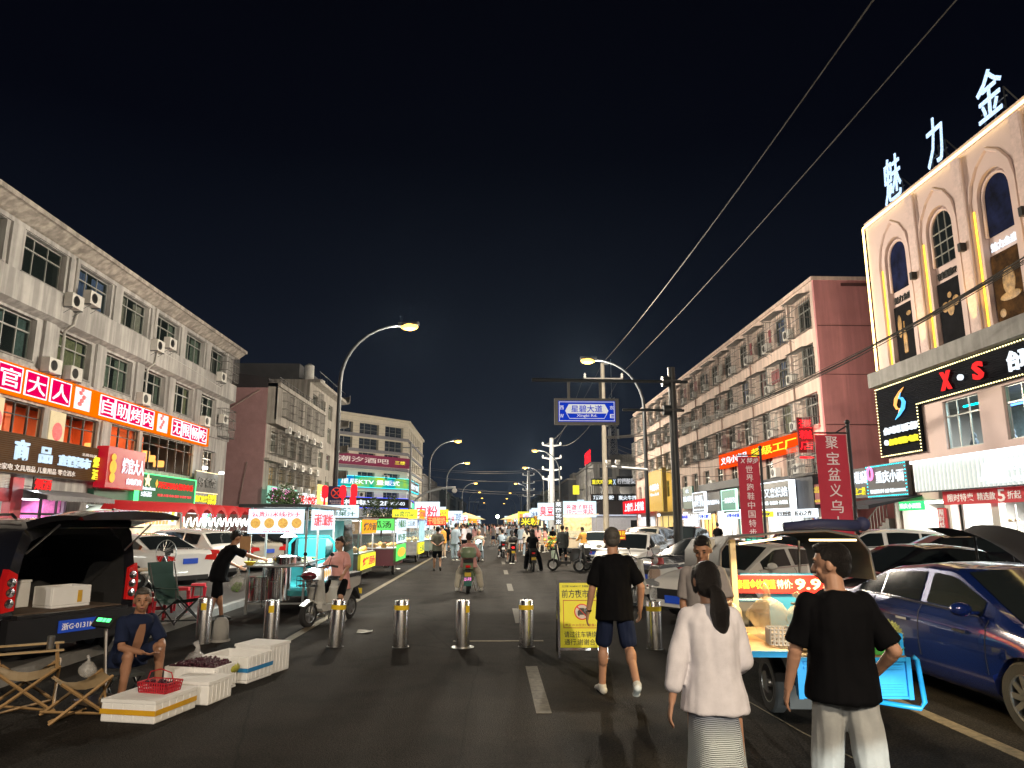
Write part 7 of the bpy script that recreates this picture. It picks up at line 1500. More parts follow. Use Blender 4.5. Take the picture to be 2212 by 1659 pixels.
sideboard(nc, .58, 0, 2.2, 1.66, 2.07, PAN_W, '云南手工砚台抄手', L_RED, 1); sideboard(nc, .60, .75, 2.2, .60, .98, PAN_W, '云贵川米线 抄手', L_RED, 1, .02, (.06, .7, .68, .88))
q = MB()
for k in range(6): q.lathe([(0, .0), (.09, .0)], (.635, .95+k*.2, .74), 10, 'x')
obj('food_picture', q, BOWL, nc)
for x, rr_, h_ in ((-.38, .16, .42), (-.0, .24, .60)):
    p_ = thing('stock_pot', 'stainless stock pot under the noodle cart counter, %s' % ('the narrow one' if rr_ < .2 else 'the wide one'), 'pot', (-4.12+x, 14.2+.02, .36)); obj('pot_body', MB().lathe([(rr_, 0), (rr_, h_), (rr_+.012, h_+.01)], n=26), CHROME, p_, auto=40); obj('pot_handle', MB().tube([(-.05, -rr_, h_*.6), (-.05, -rr_-.04, h_*.6), (.05, -rr_-.04, h_*.6), (.05, -rr_, h_*.6)], .008, 5), STEEL, p_)
p_ = thing('steamer', 'wide steel steamer pan with a lid on the noodle counter', 'pan', (-4.0, 14.35, 1.01)); obj('pan_body', MB().lathe([(.27, 0), (.28, .13), (.29, .13)], n=28), CHROME, p_, auto=40); obj('lid', MB().lathe([(.28, .135), (.2, .17), (.04, .19), (0, .19)], n=28), CHROME, p_, True)
q = MB(); random.seed(4)
for k in range(34): x, y = random.uniform(-.5, .45), random.uniform(.35, .95); q.ball((x, y, 1.03), (random.uniform(.05, .1), .06, random.uniform(.03, .08)), 7, 5)
tag(obj('food_trays', q, mat('pale_food', (.5, .52, .35), .6, var=.5, scale=18), None, loc=(-4.12, 14.2, 0)), 'bowls and bags of noodles, greens and toppings spread over the counter', 'food', kind='stuff')
for k, (x, y, m_, lab) in enumerate([(-.5, -.12, mat('yellow_bowl', (.6, .42, .02), .4), 'yellow enamel bowl at the counter corner'), (.15, 1.6, FOODG, 'green tray of vegetables at the cart side'), (-.3, .9, mat('yellow_stack', (.6, .5, .1), .5), 'yellow stack of dishes behind the counter front')]): tag(obj('bowl', MB().lathe([(.05, 0), (.12 if k < 1 else .2, .07), (.125 if k < 1 else .21, .07)], n=18), m_, None, loc=(-4.12+x, 14.2+y, 1.01)), lab, 'bowl')
light('AREA', 'cart_lamp', (-.05, .8, 2.0), 170, (.95, 1, .92), .9, (0, 0, 0), nc, sizey=1.8)
obj('lamp_tube', MB().cyl((-.4, .2, 2.03), (.4, .2, 2.03), .015, n=8), glow('tube_white', (.9, 1, .95), 8, 0), nc); obj('cardboard_tag', MB().box(-.72, -.52, -.1, -.08, 1.28, 1.55), mat('cardboard', (.35, .2, .1), .9), nc)
obj('lamp_shade', MB().lathe([(.03, 1.62), (.05, 1.6), (.16, 1.54), (.17, 1.52)], (.1, .3, 0), 20), STEEL, nc)
tr = thing('cargo_tricycle', 'teal cargo tricycle with curved cab carrying the noodle cart', 'tricycle', (-4.1, 17.2, 0), D(2))
q = MB().tube([(-.5, -.6, .95), (-.5, -.6, 1.35), (-.36, -.6, 1.5), (.36, -.6, 1.5), (.5, -.6, 1.35), (.5, -.6, .95)], .035, 8)
obj('cab_hoop', q, mat('cyan_paint', (.02, .45, .5), .4), tr, True); obj('cab_back', MB().box(-.3, .3, -.62, -.58, .9, 1.45), MATS['cyan_paint'], tr)
obj('cab_shell', MB().prismx([(-.1, .35), (-.1, .95), (.1, 1.05), (.25, 1.85), (1.4, 1.9), (1.75, 1.2), (1.9, .9), (1.85, .4)], -.55, .55), TEAL, tr); obj('cab_window', MB().prismx([(.15, 1.1), (.3, 1.75), (1.3, 1.8), (1.6, 1.15)], -.57, .57), GLASSD, tr)
obj('cargo_bed', MB().box(-.52, .52, -2.9, -.1, .42, .52), TEAL, tr)
for y in (-1.2,):
    for sd in (-1, 1): wheel(tr, sd*.56, y, .30, .1, 8)
wheel(tr, 0, 1.6, .28, .1, 8)
# fan, gas bottle, bag of greens, table
f = thing('fan', 'caged electric fan on the folding table behind the vendor', 'fan', (-6.45, 14.6, .72), D(-20)); obj('cage', MB().tube([(.25*math.cos(t*.2618), 0, .5+.25*math.sin(t*.2618)) for t in range(25)], .008, 5), STEEL, f)
q = MB()
for k in range(16): a = k*math.pi/8; q.bar((.04*math.cos(a), -.06, .5+.04*math.sin(a)), (.25*math.cos(a), 0, .5+.25*math.sin(a)), .004)
obj('grille', q, STEEL, f); q = MB()
for k in range(3): a = k*2.09; q.add([(0, 0, .5), (.2*math.cos(a), -.02, .5+.2*math.sin(a)), (.2*math.cos(a+.8), .03, .5+.2*math.sin(a+.8))], [(0, 1, 2)])
obj('blade', q, DARKM, f); obj('stand', MB().cyl((0, .03, 0), (0, .03, .5), .02, n=8).lathe([(.12, 0), (.1, .04), (0, .05)], n=16).ball((0, .05, .5), .06), DARKM, f)
def plastic_bag(label, loc, s, col, inner=None, n=3):
    m = mat('bag_'+label[:12].replace(' ', '_'), col, .25, var=.1, alpha=.4, spec=.8, bump=.9, bscale=25); q = MB(); q.ball((0, 0, s*.42), (s*.45, s*.38, s*.42), 14, 10); vs = []
    for i, p in enumerate(q.v): d = noise.noise(Vector(p)*9/s*.3+Vector(loc)); k_ = 1+.5*d-.35*max(0, p[2]/s-.45); vs.append((p[0]*k_, p[1]*k_, p[2]*1.1))
    q.v = vs; q.tube([(0, 0, s*.8), (.02*s, 0, s*1.05), (-.08*s, .02*s, s*1.2)], [s*.12, s*.07, s*.10], 7)
    r = thing('plastic_bag', label, 'bag', loc); obj('bag_skin', q, m, r, True)
    if inner:
        g_ = MB(); random.seed(int(loc[0]*10) % 9)
        for k in range(12): g_.ball((random.uniform(-.22, .22)*s, random.uniform(-.2, .2)*s, random.uniform(.12, .5)*s), random.uniform(.08, .14)*s, 7, 5)
        obj('contents', g_, inner, r)
    return r
plastic_bag('clear bag of green vegetables hanging from the noodle cart corner', (-4.78, 13.95, .52), .36, (.5, .5, .48), FOODG)
tb = None
def ftable(label, x, y, top, z=.13):
    r = thing('folding_table', label, 'table', (x, y, z), 0, 'folding tables on the left pavement'); obj('table_top', MB().lathe([(.42, .70), (.43, .715), (.42, .73), (0, .73)], n=26), top, r)
    for sd in (-1, 1): obj('leg', MB().bar((sd*.3, -.25, 0), (sd*-.1, .2, .70), .022).bar((sd*.3, .25, 0), (sd*-.1, -.2, .70), .022), STEEL, r)
    return r
TOPW = mat('table_white', (.5, .52, .5), .4)
ftable('round white folding table under the electric fan', -6.45, 14.6, TOPW); ftable('white folding table near the white saloon', -7.4, 13.2, TOPW); ftable('pale green folding table right of the van', -6.3, 12.35, mat('table_green', (.35, .5, .42), .4)); ftable('brown-topped folding table by the white SUV', -7.2, 15.6, mat('table_brown', (.35, .27, .18), .5))
REDPL = mat('red_plastic', (.42, .015, .03), .35)
def stool_meshes():
    q = MB(); q.lathe([(.15, .44), (.155, .45), (.14, .465), (.03, .465)], n=4); q.v = [(x*math.cos(.785)-y*math.sin(.785), x*math.sin(.785)+y*math.cos(.785), z) for x, y, z in q.v]
    return mesh_of('seat', MB().box(-.13, .13, -.13, .13, .43, .46).box(-.135, .135, -.135, .135, .40, .43), REDPL), [mesh_of('leg', MB().prismx([(-.0, 0), (.035, 0), (.03, .41), (-.04, .41)], -.02, .02), REDPL)], mesh_of('rail', MB().box(-.15, .15, -.155, -.135, .17, .2).box(-.15, .15, .135, .155, .17, .2).box(-.155, -.135, -.15, .15, .17, .2).box(.135, .155, -.15, .15, .17, .2), REDPL)
SM = stool_meshes()
def stool(x, y, lab, rz=.3):
    r = thing('stool', lab, 'stool', (x, y, .13), rz, 'red plastic stools on the left pavement'); obj('seat', SM[0], None, r)
    for a in (-1, 1):
        for b in (-1, 1): o = obj('leg', SM[1][0], None, r); o.location = (a*.125, b*.145, 0); o.rotation_euler = (D(b*3), D(-a*4), 0 if b > 0 else math.pi)
    obj('rail', SM[2], None, r)
for x, y, lab in [(-5.75, 12.35, 'nearest red stool, right behind the grape seller'), (-5.95, 13.3, 'red stool with another close behind, left of the green folding chair'), (-6.2, 12.8, 'red stool half hidden behind the seller and the first stool'), (-6.0, 14.4, 'red stool beyond the green folding chair'), (-6.0, 15.2, 'red stool standing alone left of the vendor'), (-6.9, 12.4, 'red stool at the white table'), (-5.75, 11.5, 'red stool beside the van tail lamp')]: stool(x, y, lab, x)
# camping chairs
TAN = mat('tan_canvas', (.36, .26, .14), .85, var=.1, bump=.2); WOOD = mat('wood_pole', (.32, .2, .09), .5, var=.2); MESHB = mat('black_mesh', (.02, .02, .02), .8)
def camp_chair(label, loc, rz, fab, stick, back=True, s=1.0):
    r = thing('camping_chair', label, 'chair', loc, rz)
    for sd in (-1, 1):
        x = sd*.27*s
        obj('leg', MB().bar((x, -.28*s, .0), (x*.9, .30*s, .42*s), .022), stick, r); obj('leg', MB().bar((x, .30*s, .0), (x*.9, -.2*s, .40*s), .022), stick, r)
        obj('foot_rail', MB().bar((-x, .30*s, .02), (x, -.28*s, .03), .018).bar((x*.95, .28*s, .02), (-x*.9, .30*s, .42*s), .018), stick, r)
        if back:
            obj('back_post', MB().bar((x*.9, -.2*s, .36*s), (x*.95, -.42*s, .98*s), .022), stick, r)
            obj('armrest', MB().box(x-.03, x+.03, -.3*s, .32*s, .57*s, .585*s), fab, r); obj('arm_post', MB().bar((x*.95, .28*s, .40*s), (x, .26*s, .58*s), .02), stick, r)
    q = MB(); n_ = 6
    q.add([(sd*.25*s, -.22*s+.52*s*k/n_, .40*s-.09*s*math.sin(math.pi*k/n_)) for k in range(n_+1) for sd in (-1, 1)], [(2*k, 2*k+1, 2*k+3, 2*k+2) for k in range(n_)]); obj('seat', q, fab, r)
    if back:
        for a, b_, m_ in ((-.25, -.14, fab), (.14, .25, fab), (-.14, .14, MESHB if fab is TAN else fab)):
            obj('backrest', MB().add([(a*s, -.20*s, .38*s), (b_*s, -.20*s, .38*s), (b_*s, -.42*s, .80*s), (a*s, -.42*s, .80*s)], [(0, 1, 2, 3)]), m_, r)
        obj('head_band', MB().add([(-.26*s, -.415*s, .78*s), (.26*s, -.415*s, .78*s), (.27*s, -.46*s, 1.0*s), (-.27*s, -.46*s, 1.0*s)], [(0, 1, 2, 3)]), fab, r)
    return r
camp_chair('tan camping chair with black mesh back and wooden poles, at the left edge', (-4.62, 7.55, 0), D(-60), TAN, WOOD)
camp_chair('low tan folding stool of the camping set with a clear bag on it', (-3.98, 7.35, 0), D(-50), TAN, WOOD, False, .85)
camp_chair('dark green folding chair on the pavement behind the leftmost bollard', (-5.45, 12.9, .13), D(-115), mat('green_canvas', (.02, .06, .05), .8), DARKM)
plastic_bag('clear plastic bag lying on the low tan folding stool', (-3.92, 7.4, .33), .17, (.55, .55, .55))
tag(obj('tin_can', MB().lathe([(.033, 0), (.033, .115), (.03, .12), (0, .12)], n=18), METAL, None, loc=(-4.36, 7.5, .585)), 'steel can on the armrest of the tan camping chair', 'can')
# foam boxes with grapes
FOAM = mat('foam_white', (.80, .81, .82), .8, var=.05, bump=.25, bscale=120); TAPE = mat('orange_tape', (.65, .36, .02), .35); TAPEB = mat('blue_tape', (.03, .22, .5), .4)
def foam(label, x, y, w, l, h, rz, z=0, tape=None, open_=False, ribs=True):
    r = thing('foam_box', label, 'foam box', (x, y, z), rz, 'white foam boxes'); t = .03; q = MB()
    if open_: q.box(-w/2, w/2, -l/2, l/2, 0, t).box(-w/2, w/2, -l/2, -l/2+t, t, h).box(-w/2, w/2, l/2-t, l/2, t, h).box(-w/2, -w/2+t, -l/2+t, l/2-t, t, h).box(w/2-t, w/2, -l/2+t, l/2-t, t, h)
    else: q.box(-w/2, w/2, -l/2, l/2, 0, h)
    o = obj('box_body', q, FOAM, r); bv = o.modifiers.new('b', 'BEVEL'); bv.width = .012; bv.segments = 2
    if not open_: obj('lid', MB().box(-w/2-.005, w/2+.005, -l/2-.005, l/2+.005, h+.001, h+.03), FOAM, r)
    if ribs:
        q = MB()
        for k in range(1, 5): x_ = -w/2+w*k/5; q.box(x_-.006, x_+.006, -l/2-.004, -l/2, .02, h)
        for k in range(1, 6): y_ = -l/2+l*k/6; q.box(w/2, w/2+.004, y_-.006, y_+.006, .02, h)
        obj('rib', q, FOAM, r)
    if tape: 
        q = MB(); z0 = h*.42
        for a in ((-w/2-.006, w/2+.006, -l/2-.007, -l/2-.005), (w/2+.005, w/2+.007, -l/2, l/2)): q.box(*a, z0, z0+.045)
        obj('tape', q, tape, r)
    return r
rb = D(-28)
foam('nearest foam box with an orange tape band, lid on', -3.28, 7.38, .56, .62, .17, D(-12), tape=TAPE)
foam('foam box right behind the taped nearest one, red basket beside it', -3.05, 7.95, .50, .42, .19, D(-12))
foam('foam box heaped with dark grapes before the seller', -3.22, 8.42, .62, .42, .27, D(-14), open_=True)
foam('open foam box with blue tape behind the grapes', -3.02, 9.0, .62, .5, .29, D(-16), tape=TAPEB, open_=True)
foam('farthest foam box, next to the second bollard', -2.86, 9.42, .5, .42, .31, D(-18))
v_ = Vector((-5.45, 9.75, 0)); R57 = Matrix.Rotation(D(62), 3, 'Z')
p_ = v_+R57 @ Vector((.12, .42, .708)); foam('open cream foam box with a yellow label inside the van', p_.x, p_.y, .52, .42, .27, D(62), p_.z, open_=True, ribs=False)
p_ = v_+R57 @ Vector((-.36, .95, .708)); foam('white foam box farther back inside the van', p_.x, p_.y, .5, .4, .32, D(62), p_.z, ribs=False)
p_ = v_+R57 @ Vector((.22, .198, .84)); tag(obj('label_sticker', MB().box(-.03, .03, 0, .004, -.07, .08), mat('gold_label', (.6, .35, .02), .4), None, loc=p_, rz=D(62)), 'yellow label stuck on the foam box in the van', 'label')
GRAPE = mat('dark_grape', (.045, .008, .02), .25, var=.4, scale=30, spec=.6)
q = MB(); random.seed(9)
for k in range(420): a, b_ = random.uniform(-.28, .28), random.uniform(-.18, .18); q.ball((a, b_, .25+.07*(1-abs(a)*2.4)*random.random()), random.uniform(.013, .018), 6, 4)
tag(obj('grapes', q, GRAPE, None, smooth=True, loc=(-3.22, 8.42, 0), rz=D(-14)), 'heap of dark red grapes in the foam box', 'grapes', kind='stuff')
bk = thing('basket', 'red plastic handle basket with grapes on the nearest foam box', 'basket', (-3.22, 7.42, .205), D(-16)); q = MB(); w0, l0, h0 = .15, .1, .1
for z in (0, .03, .06, .09): k = 1+.12*z/.1; q.tube([(-w0*k, -l0*k, z), (w0*k, -l0*k, z), (w0*k, l0*k, z), (-w0*k, l0*k, z), (-w0*k, -l0*k, z)], .006, 4)
for i in range(13):
    x = -w0+2*w0*i/12
    for sd in (-1, 1): q.bar((x, sd*l0, 0), (x*1.1, sd*l0*1.1, .09), .01)
for i in range(8):
    y = -l0+2*l0*i/7
    for sd in (-1, 1): q.bar((sd*w0, y, 0), (sd*w0*1.1, y*1.1, .09), .01)
q.box(-w0, w0, -l0, l0, 0, .006); obj('basket_body', q, REDPL, bk); obj('handle', MB().tube([(-w0, 0, .09), (-w0*.8, 0, .17), (0, 0, .2), (w0*.8, 0, .17), (w0, 0, .09)], .006, 6), REDPL, bk)
q = MB()
for k in range(60): q.ball((random.uniform(-.11, .11), random.uniform(-.07, .07), .04+random.uniform(0, .05)), .015, 6, 4)
tag(obj('grapes', q, GRAPE, None, smooth=True, loc=(-3.22, 7.42, .205), rz=D(-16)), 'few grape bunches inside the red basket', 'grapes', kind='stuff')
sc_ = thing('scale', 'flat weighing scale with lit display on the ground by the nearest foam box', 'scale', (-3.86, 7.62, 0), D(-30)); obj('platform', MB().box(-.22, .22, -.17, .17, .06, .09), METAL, sc_); obj('base', MB().box(-.19, .19, -.14, .14, 0, .06), BLACK, sc_)
obj('post', MB().cyl((-.2, .16, .05), (-.34, .18, .72), .018, n=8), METAL, sc_); d_ = obj('display', MB().box(-.16, .16, -.02, .02, -.06, .06), BLACK, sc_); d_.location = (-.34, .16, .78); d_.rotation_euler = (D(-35), 0, 0)
obj('digits', MB().box(-.11, -.03, -.025, -.02, -.01, .03).box(-.01, .03, -.025, -.02, -.01, .03).box(.05, .11, -.025, -.02, -.01, .03), E_GREEN, d_)
plastic_bag('white plastic bag standing behind the grapes', (-3.45, 8.85, 0), .36, (.6, .6, .62)); tag(obj('green_bag', MB().ball((0, 0, .03), (.13, .09, .04), 12, 8), mat('green_film', (.01, .22, .12), .35), None, True, loc=onG(594, 1417)), 'scrap of green plastic on the road beside the foam boxes', 'bag')
tag(obj('melon', MB().ball((0, 0, .0), (.07, .13, .06), 12, 8), mat('yellow_green_fruit', (.35, .35, .05), .5, var=.4, scale=20), None, True, loc=(-2.92, 8.55, .2)), 'yellow-green fruit bundle right of the grapes', 'fruit')
# ================================================================ durian cart on blue tricycle
dc = thing('durian_cart', 'sky-blue cargo tricycle selling durians, tailgate towards the camera', 'tricycle', (3.06, 6.35, 0), D(-3)); X0, X1 = -.46, .50
q = MB().box(X0, X1, -.02, .02, .36, .66)
obj('tailgate', q, CYBL, dc); q = MB()
for z in (.40, .44, .58, .62): q.box(X0+.06, X1-.06, -.035, -.02, z, z+.016)
q.box(X0, X0+.04, -.045, -.02, .34, .68).box(X1-.04, X1, -.045, -.02, .34, .68).box(X0+.04, X1-.04, -.04, -.02, .645, .675).box(X0+.04, X1-.04, -.04, -.02, .345, .365); obj('tailgate_rib', q, CYBL, dc)
obj('corner_hoop', MB().tube([(X1+.03, -.03, .68), (X1+.06, -.03, .66), (X1+.09, -.03, .32), (X1+.05, -.03, .27), (X1-.3, -.02, .32)], .022, 8), CYBL, dc, True)
obj('side_lip', MB().box(X0-.42, X0-.0, .15, .19, .64, .69), CYBL, dc); obj('side_board', MB().box(X0-.42, X0, .19, 1.3, .66, .68), mat('plank_orange', (.5, .28, .10), .5, var=.3, scale=6), dc)
obj('bed_floor', MB().box(X0, X1, .02, 1.75, .64, .68), mat('plank_dark', (.2, .13, .06), .6, var=.3), dc)
obj('bed_side', MB().box(X1-.03, X1, .05, 1.75, .68, .86), CYBL, dc); obj('under_frame', MB().box(X0+.15, X1-.15, .1, 2.4, .34, .40), DARKM, dc)
for sd in (-1, 1): wheel(dc, .05+sd*.40, .95, .27, .13, 1)
obj('mudflap', MB().box(X0+.12, X0+.36, .55, .57, .12, .5), BLACK, dc)
# front bulkhead hoop and cab with canopy
q = MB().tube([(X0, 1.78, .66), (X0, 1.78, 1.12), (X0+.08, 1.78, 1.22), (X1-.08, 1.78, 1.22), (X1, 1.78, 1.12), (X1, 1.78, .66)], .03, 8).tube([(X0, 1.78, .96), (X1, 1.78, .96)], .018, 6).box(-.08, .42, 1.76, 1.80, .68, 1.19); obj('bulkhead', q, mat('deep_sky_paint', (.02, .16, .32), .4), dc)
obj('cab_post', MB().box(X0-.06, X0-.0, 1.6, 1.66, .5, 1.62), mat('pale_wood', (.55, .42, .25), .6, emit=(1, .7, .3), es=.1), dc); obj('cab_post', MB().box(X0-.2, X0-.15, 1.9, 1.95, .4, 1.62), mat('post_grey', (.4, .38, .34), .6), dc); obj('cab_post', MB().cyl((.35, 2.0, .9), (.38, 2.0, 1.6), .014, n=6), METAL, dc)
cy = MB(); n_ = 10; pts = [(X0-.22, 1.25), (X0-.2, 1.5), (X0-.1, 1.64), (.0, 1.70), (.5, 1.72), (.82, 1.66), (.94, 1.5), (.98, 1.2)]
cy.add([(x, 1.5, z) for x, z in pts]+[(x*1.0, 3.3, z-.05) for x, z in pts], [(k, k+1, 9+k-0, 8+k) if 0 else (k, k+1, len(pts)+k+1, len(pts)+k) for k in range(len(pts)-1)]); obj('canopy', cy, mat('canopy_brown', (.012, .010, .009), .6), dc, True)
obj('canopy_rim', MB().tube([(x, 1.48, z) for x, z in pts], .014, 6), mat('rim_grey', (.10, .10, .105), .4), dc); obj('rolled_tarp', MB().tube([(.05, 1.5, 1.76), (.45, 1.5, 1.79), (.85, 1.5, 1.77)], [.05, .06, .065], 10).ball((.9, 1.5, 1.79), .08), mat('tarp_navy', (.02, .025, .08), .7), dc, True)
obj('led_strip', MB().cyl((X0, 1.46, 1.58), (-.0, 1.46, 1.64), .011, n=6), glow('strip_warm', (1, .75, .35), 6, 0), dc); obj('led_strip', MB().cyl((.3, 1.46, 1.62), (.8, 1.46, 1.62), .011, n=6), MATS['strip_warm'], dc)
light('AREA', 'canopy_lamp', (.05, 1.38, 1.50), 70, (1, .72, .34), .7, (D(-20), 0, 0), dc, sizey=.1)
obj('windscreen', MB().add([(X0-.2, 3.3, .8), (.95, 3.3, .8), (.9, 3.2, 1.58), (X0-.15, 3.2, 1.58)], [(0, 1, 2, 3)]), mat('clear_screen', (.1, .11, .11), .1, var=0, alpha=.35), dc); obj('cab_nose', MB().box(-.35, .95, 2.9, 3.5, .35, .82), mat('post_grey', (.4, .38, .34), .6), dc); obj('seat', MB().box(-.1, .6, 2.1, 2.5, .6, .78), BLACK, dc)
bn = thing('price_banner', 'red banner advertising durians at 9.9 tied to the blue tricycle', 'banner', (3.27, 8.08, 0), D(-3)); obj('banner_cloth', MB().box(-.62, .52, -.012, 0, 1.04, 1.23), mat('banner_bright_red', (.62, .01, .01), .6, emit=(1, .02, .0), es=.35), bn)
LY = mat('banner_yellow', (.75, .5, .03), .5, emit=(1, .7, .05), es=.35); LP = mat('banner_pale', (.7, .6, .4), .5, emit=(1, .9, .6), es=.3); text('lettering', '泰国金枕榴莲', (-.56, -.13, 1.085, 1.185), -.014, LY, bn, .03, .004); text('lettering', '特价:', (-.115, .055, 1.085, 1.185), -.014, LP, bn, .02, .004); text('lettering', '9.9', (.085, .37, 1.075, 1.195), -.014, LP, bn, .06, .004); text('lettering', '元', (.385, .46, 1.07, 1.12), -.014, LP, bn, .02, .004)
def on_cart(x, y, z): a = D(-3); return Vector((3.06+x*math.cos(a)-y*math.sin(a), 6.35+x*math.sin(a)+y*math.cos(a), z))
DUR = mat('durian_husk', (.30, .20, .06), .7, var=.4, scale=30); DURG = mat('durian_green', (.30, .32, .10), .7, var=.4, scale=30)
def durian(label, x, y, rr, m):
    q = MB(); c = Vector((0, 0, rr)); q.ball(c, (rr*.86, rr*.86, rr), 14, 10); n_ = 150
    for k in range(n_):
        z_ = 1-2*(k+.5)/n_; t = k*2.39996; s_ = math.sqrt(1-z_*z_); d = Vector((math.cos(t)*s_, math.sin(t)*s_, z_)); b_ = c+Vector((d.x*rr*.84, d.y*rr*.84, d.z*rr)); q.tube([b_, b_+d*rr*.20], [rr*.09, rr*.008], 4)
    tag(obj('durian', q, m, None, loc=on_cart(x, y, .70)), label, 'durian')
durian('large brown durian on the cart beside the lying sign card', -.12, .42, .15, DUR); durian('greenish durian in front of the large brown one', -.06, .18, .11, DURG); durian('durian right of the others behind the walker in black', .25, .45, .14, DUR); durian('pale durian at the right end of the cart', .45, .2, .12, DURG)
for k, (x, y, rr) in enumerate([(.08, .28, .12), (.36, .20, .10), (-.22, .42, .09), (.10, .62, .13), (.40, .70, .13)]): durian('%s durian of the heap on the blue cart' % ['central front', 'right front', 'small left', 'rear central', 'rear right'][k], x, y, rr, (DUR, DURG)[k % 2])
q = MB()
for (xx, yy) in ((-.02, .14), (.38, .14)): q.lathe([(.15, .0), (.17, .05), (.175, .05)], (xx, yy, .685), 18)
tag(obj('fruit_basket', q, mat('green_plastic', (.1, .5, .1), .4), None, loc=on_cart(0, 0, 0)), 'pair of low bright green plastic trays under the durians', 'tray')
plastic_bag('big crumpled clear bag at the left front of the durian cart', on_cart(-.32, 1.1, .68), .42, (.65, .5, .3)); plastic_bag('twisted clear bag hanging at the left post of the durian cart', on_cart(-.66, 1.3, .70), .34, (.6, .5, .35)); plastic_bag('crumpled clear bag in the middle of the durian cart', on_cart(-.05, .95, .68), .36, (.65, .5, .3)); plastic_bag('red plastic bag behind the durians', on_cart(.22, .8, .68), .26, (.6, .05, .02))
wb = thing('basket', 'white perforated plastic basket on the durian cart', 'basket', on_cart(-.30, .62, .68), D(-12)); q = MB()
for z in (0, .035, .07, .105, .14): q.tube([(-.17, -.1, z), (.17, -.1, z), (.17, .1, z), (-.17, .1, z), (-.17, -.1, z)], .008, 4)
for i in range(10):
    for sd in (-1, 1): q.bar((-.17+i*.0378, sd*.1, 0), (-.17+i*.0378, sd*.1, .14), .017)
for i in range(6):
    for sd in (-1, 1): q.bar((sd*.17, -.1+i*.04, 0), (sd*.17, -.1+i*.04, .14), .017)
obj('basket_body', q, WHITEP, wb)
for k, x in enumerate((-.12, .0)): b_ = thing('bottle', 'clear drink bottle with %s cap behind the white basket' % ('red' if k == 0 else 'white'), 'bottle', on_cart(x, .88+.05*k, .68)); obj('bottle_body', MB().lathe([(.035, 0), (.037, .15), (.03, .18), (.012, .22), (.012, .235)], n=14), mat('clear_plastic', (.5, .45, .3), .1, alpha=.5, var=0), b_, True); obj('cap', MB().cyl((0, 0, .235), (0, 0, .255), .015, n=10), REDPL if k == 0 else WHITEP, b_)
tag(obj('folded_umbrella', MB().tube([(-.1, .9, 1.02), (.2, .75, .98), (.55, .6, .93)], [.02, .07, .09], 7, flat=.5).tube([(.0, .95, 1.0), (.3, .85, 1.0), (.6, .75, .96)], [.02, .05, .07], 7, flat=.5), mat('umbrella_brown', (.05, .035, .02), .8), None, loc=on_cart(0, 0, 0)), 'folded dark brown canvas umbrella lying over the cart', 'umbrella')
tag(obj('sign_card', MB().box(-.09, .09, -.05, .05, 0, .05), mat('card_tan', (.5, .35, .18), .8), None, loc=on_cart(-.26, .25, .69), rz=D(-30)), 'small tan box card lying in front of the white basket', 'card')
# ================================================================ railing, gazebo roof, red tent
rl = thing('railing', 'long galvanised railing along the right pavement behind the blue car', 'railing', (9.45, 0, 0)); PANELS = [(8.6+2.9*k) for k in range(4)]
for y in PANELS+[20.2]: obj('railing_post', MB().cyl((0, y, 0), (0, y, 1.12), .05, n=12).lathe([(.07, 1.12), (.07, 1.2), (.03, 1.26), (0, 1.28)], (0, y, 0), 12), STEEL, rl)
for y in PANELS:
    q = MB(); q.box(-.02, .02, y+.05, y+2.85, 1.0, 1.04).box(-.02, .02, y+.05, y+2.85, .2, .24)
    for k in range(19): q.cyl((0, y+.2+k*.14, .22), (0, y+.2+k*.14, 1.02), .011, n=5)
    obj('railing_panel', q, STEEL, rl)
cn = thing('parasol', 'black fabric canopy of a covered scooter at the right edge', 'canopy', (7.9, 11.2, 0), D(-70))
q = MB(); q.add([(-.75+1.5*i/10, .55*j, 1.75-.35*(i/10-.15)**2*2+.02*j-.16*(1 if j == 0 else 0)) for j in (-1, 0, 1) for i in range(11)], [(j*11+i, j*11+i+1, (j+1)*11+i+1, (j+1)*11+i) for j in (0, 1) for i in range(10)]); obj('canopy_cloth', q, mat('black_canvas', (.02, .022, .03), .8), cn, True); obj('canopy_pole', MB().tube([(-.3, 0, 0), (-.35, 0, 1.6)], .02, 6).tube([(.55, 0, .9), (.6, 0, 1.5)], .015, 6), BLACK, cn)
tn = thing('tent', 'red scalloped tent roof with loops of white light behind the parked cars', 'tent', (-13.4, 34.5, .1), LA)
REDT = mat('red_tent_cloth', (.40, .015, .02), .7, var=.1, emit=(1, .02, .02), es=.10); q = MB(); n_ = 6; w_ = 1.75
for k in range(n_):
    x = -3+k*w_; vs = []
    for j in range(7):
        t = j/6; xx = x+w_*t; hgt = 2.15+.42*math.sin(math.pi*t)**.7; vs += [(xx, 3.5, hgt+.15), (xx, 0, hgt), (xx, -.05, hgt-.42+.18*abs(math.sin(math.pi*t*1)))]
    q.add(vs, [(3*i, 3*i+3, 3*i+4, 3*i+1) for i in range(6)]+[(3*i+1, 3*i+4, 3*i+5, 3*i+2) for i in range(6)])
obj('roof_cloth', q, REDT, tn, True); q = MB()
for k in range(n_+1): x = -3+k*w_; q.bar((x, 0, 0), (x, 0, 2.1), .05); q.bar((x, 3.4, 0), (x, 3.4, 2.1), .05); 
for k in range(n_): x = -3+k*w_; q.bar((x, .02, 1.2), (x+w_, .02, 2.0), .03); q.bar((x, .02, 2.0), (x+w_, .02, 1.2), .03)
obj('tent_frame', q, STEEL, tn); q = MB()
for k in range(15): x = -3+k*.7; q.tube([(x, -.1, 1.95), (x+.1, -.1, 1.6), (x+.3, -.1, 1.55), (x+.5, -.1, 1.9)], .022, 5)
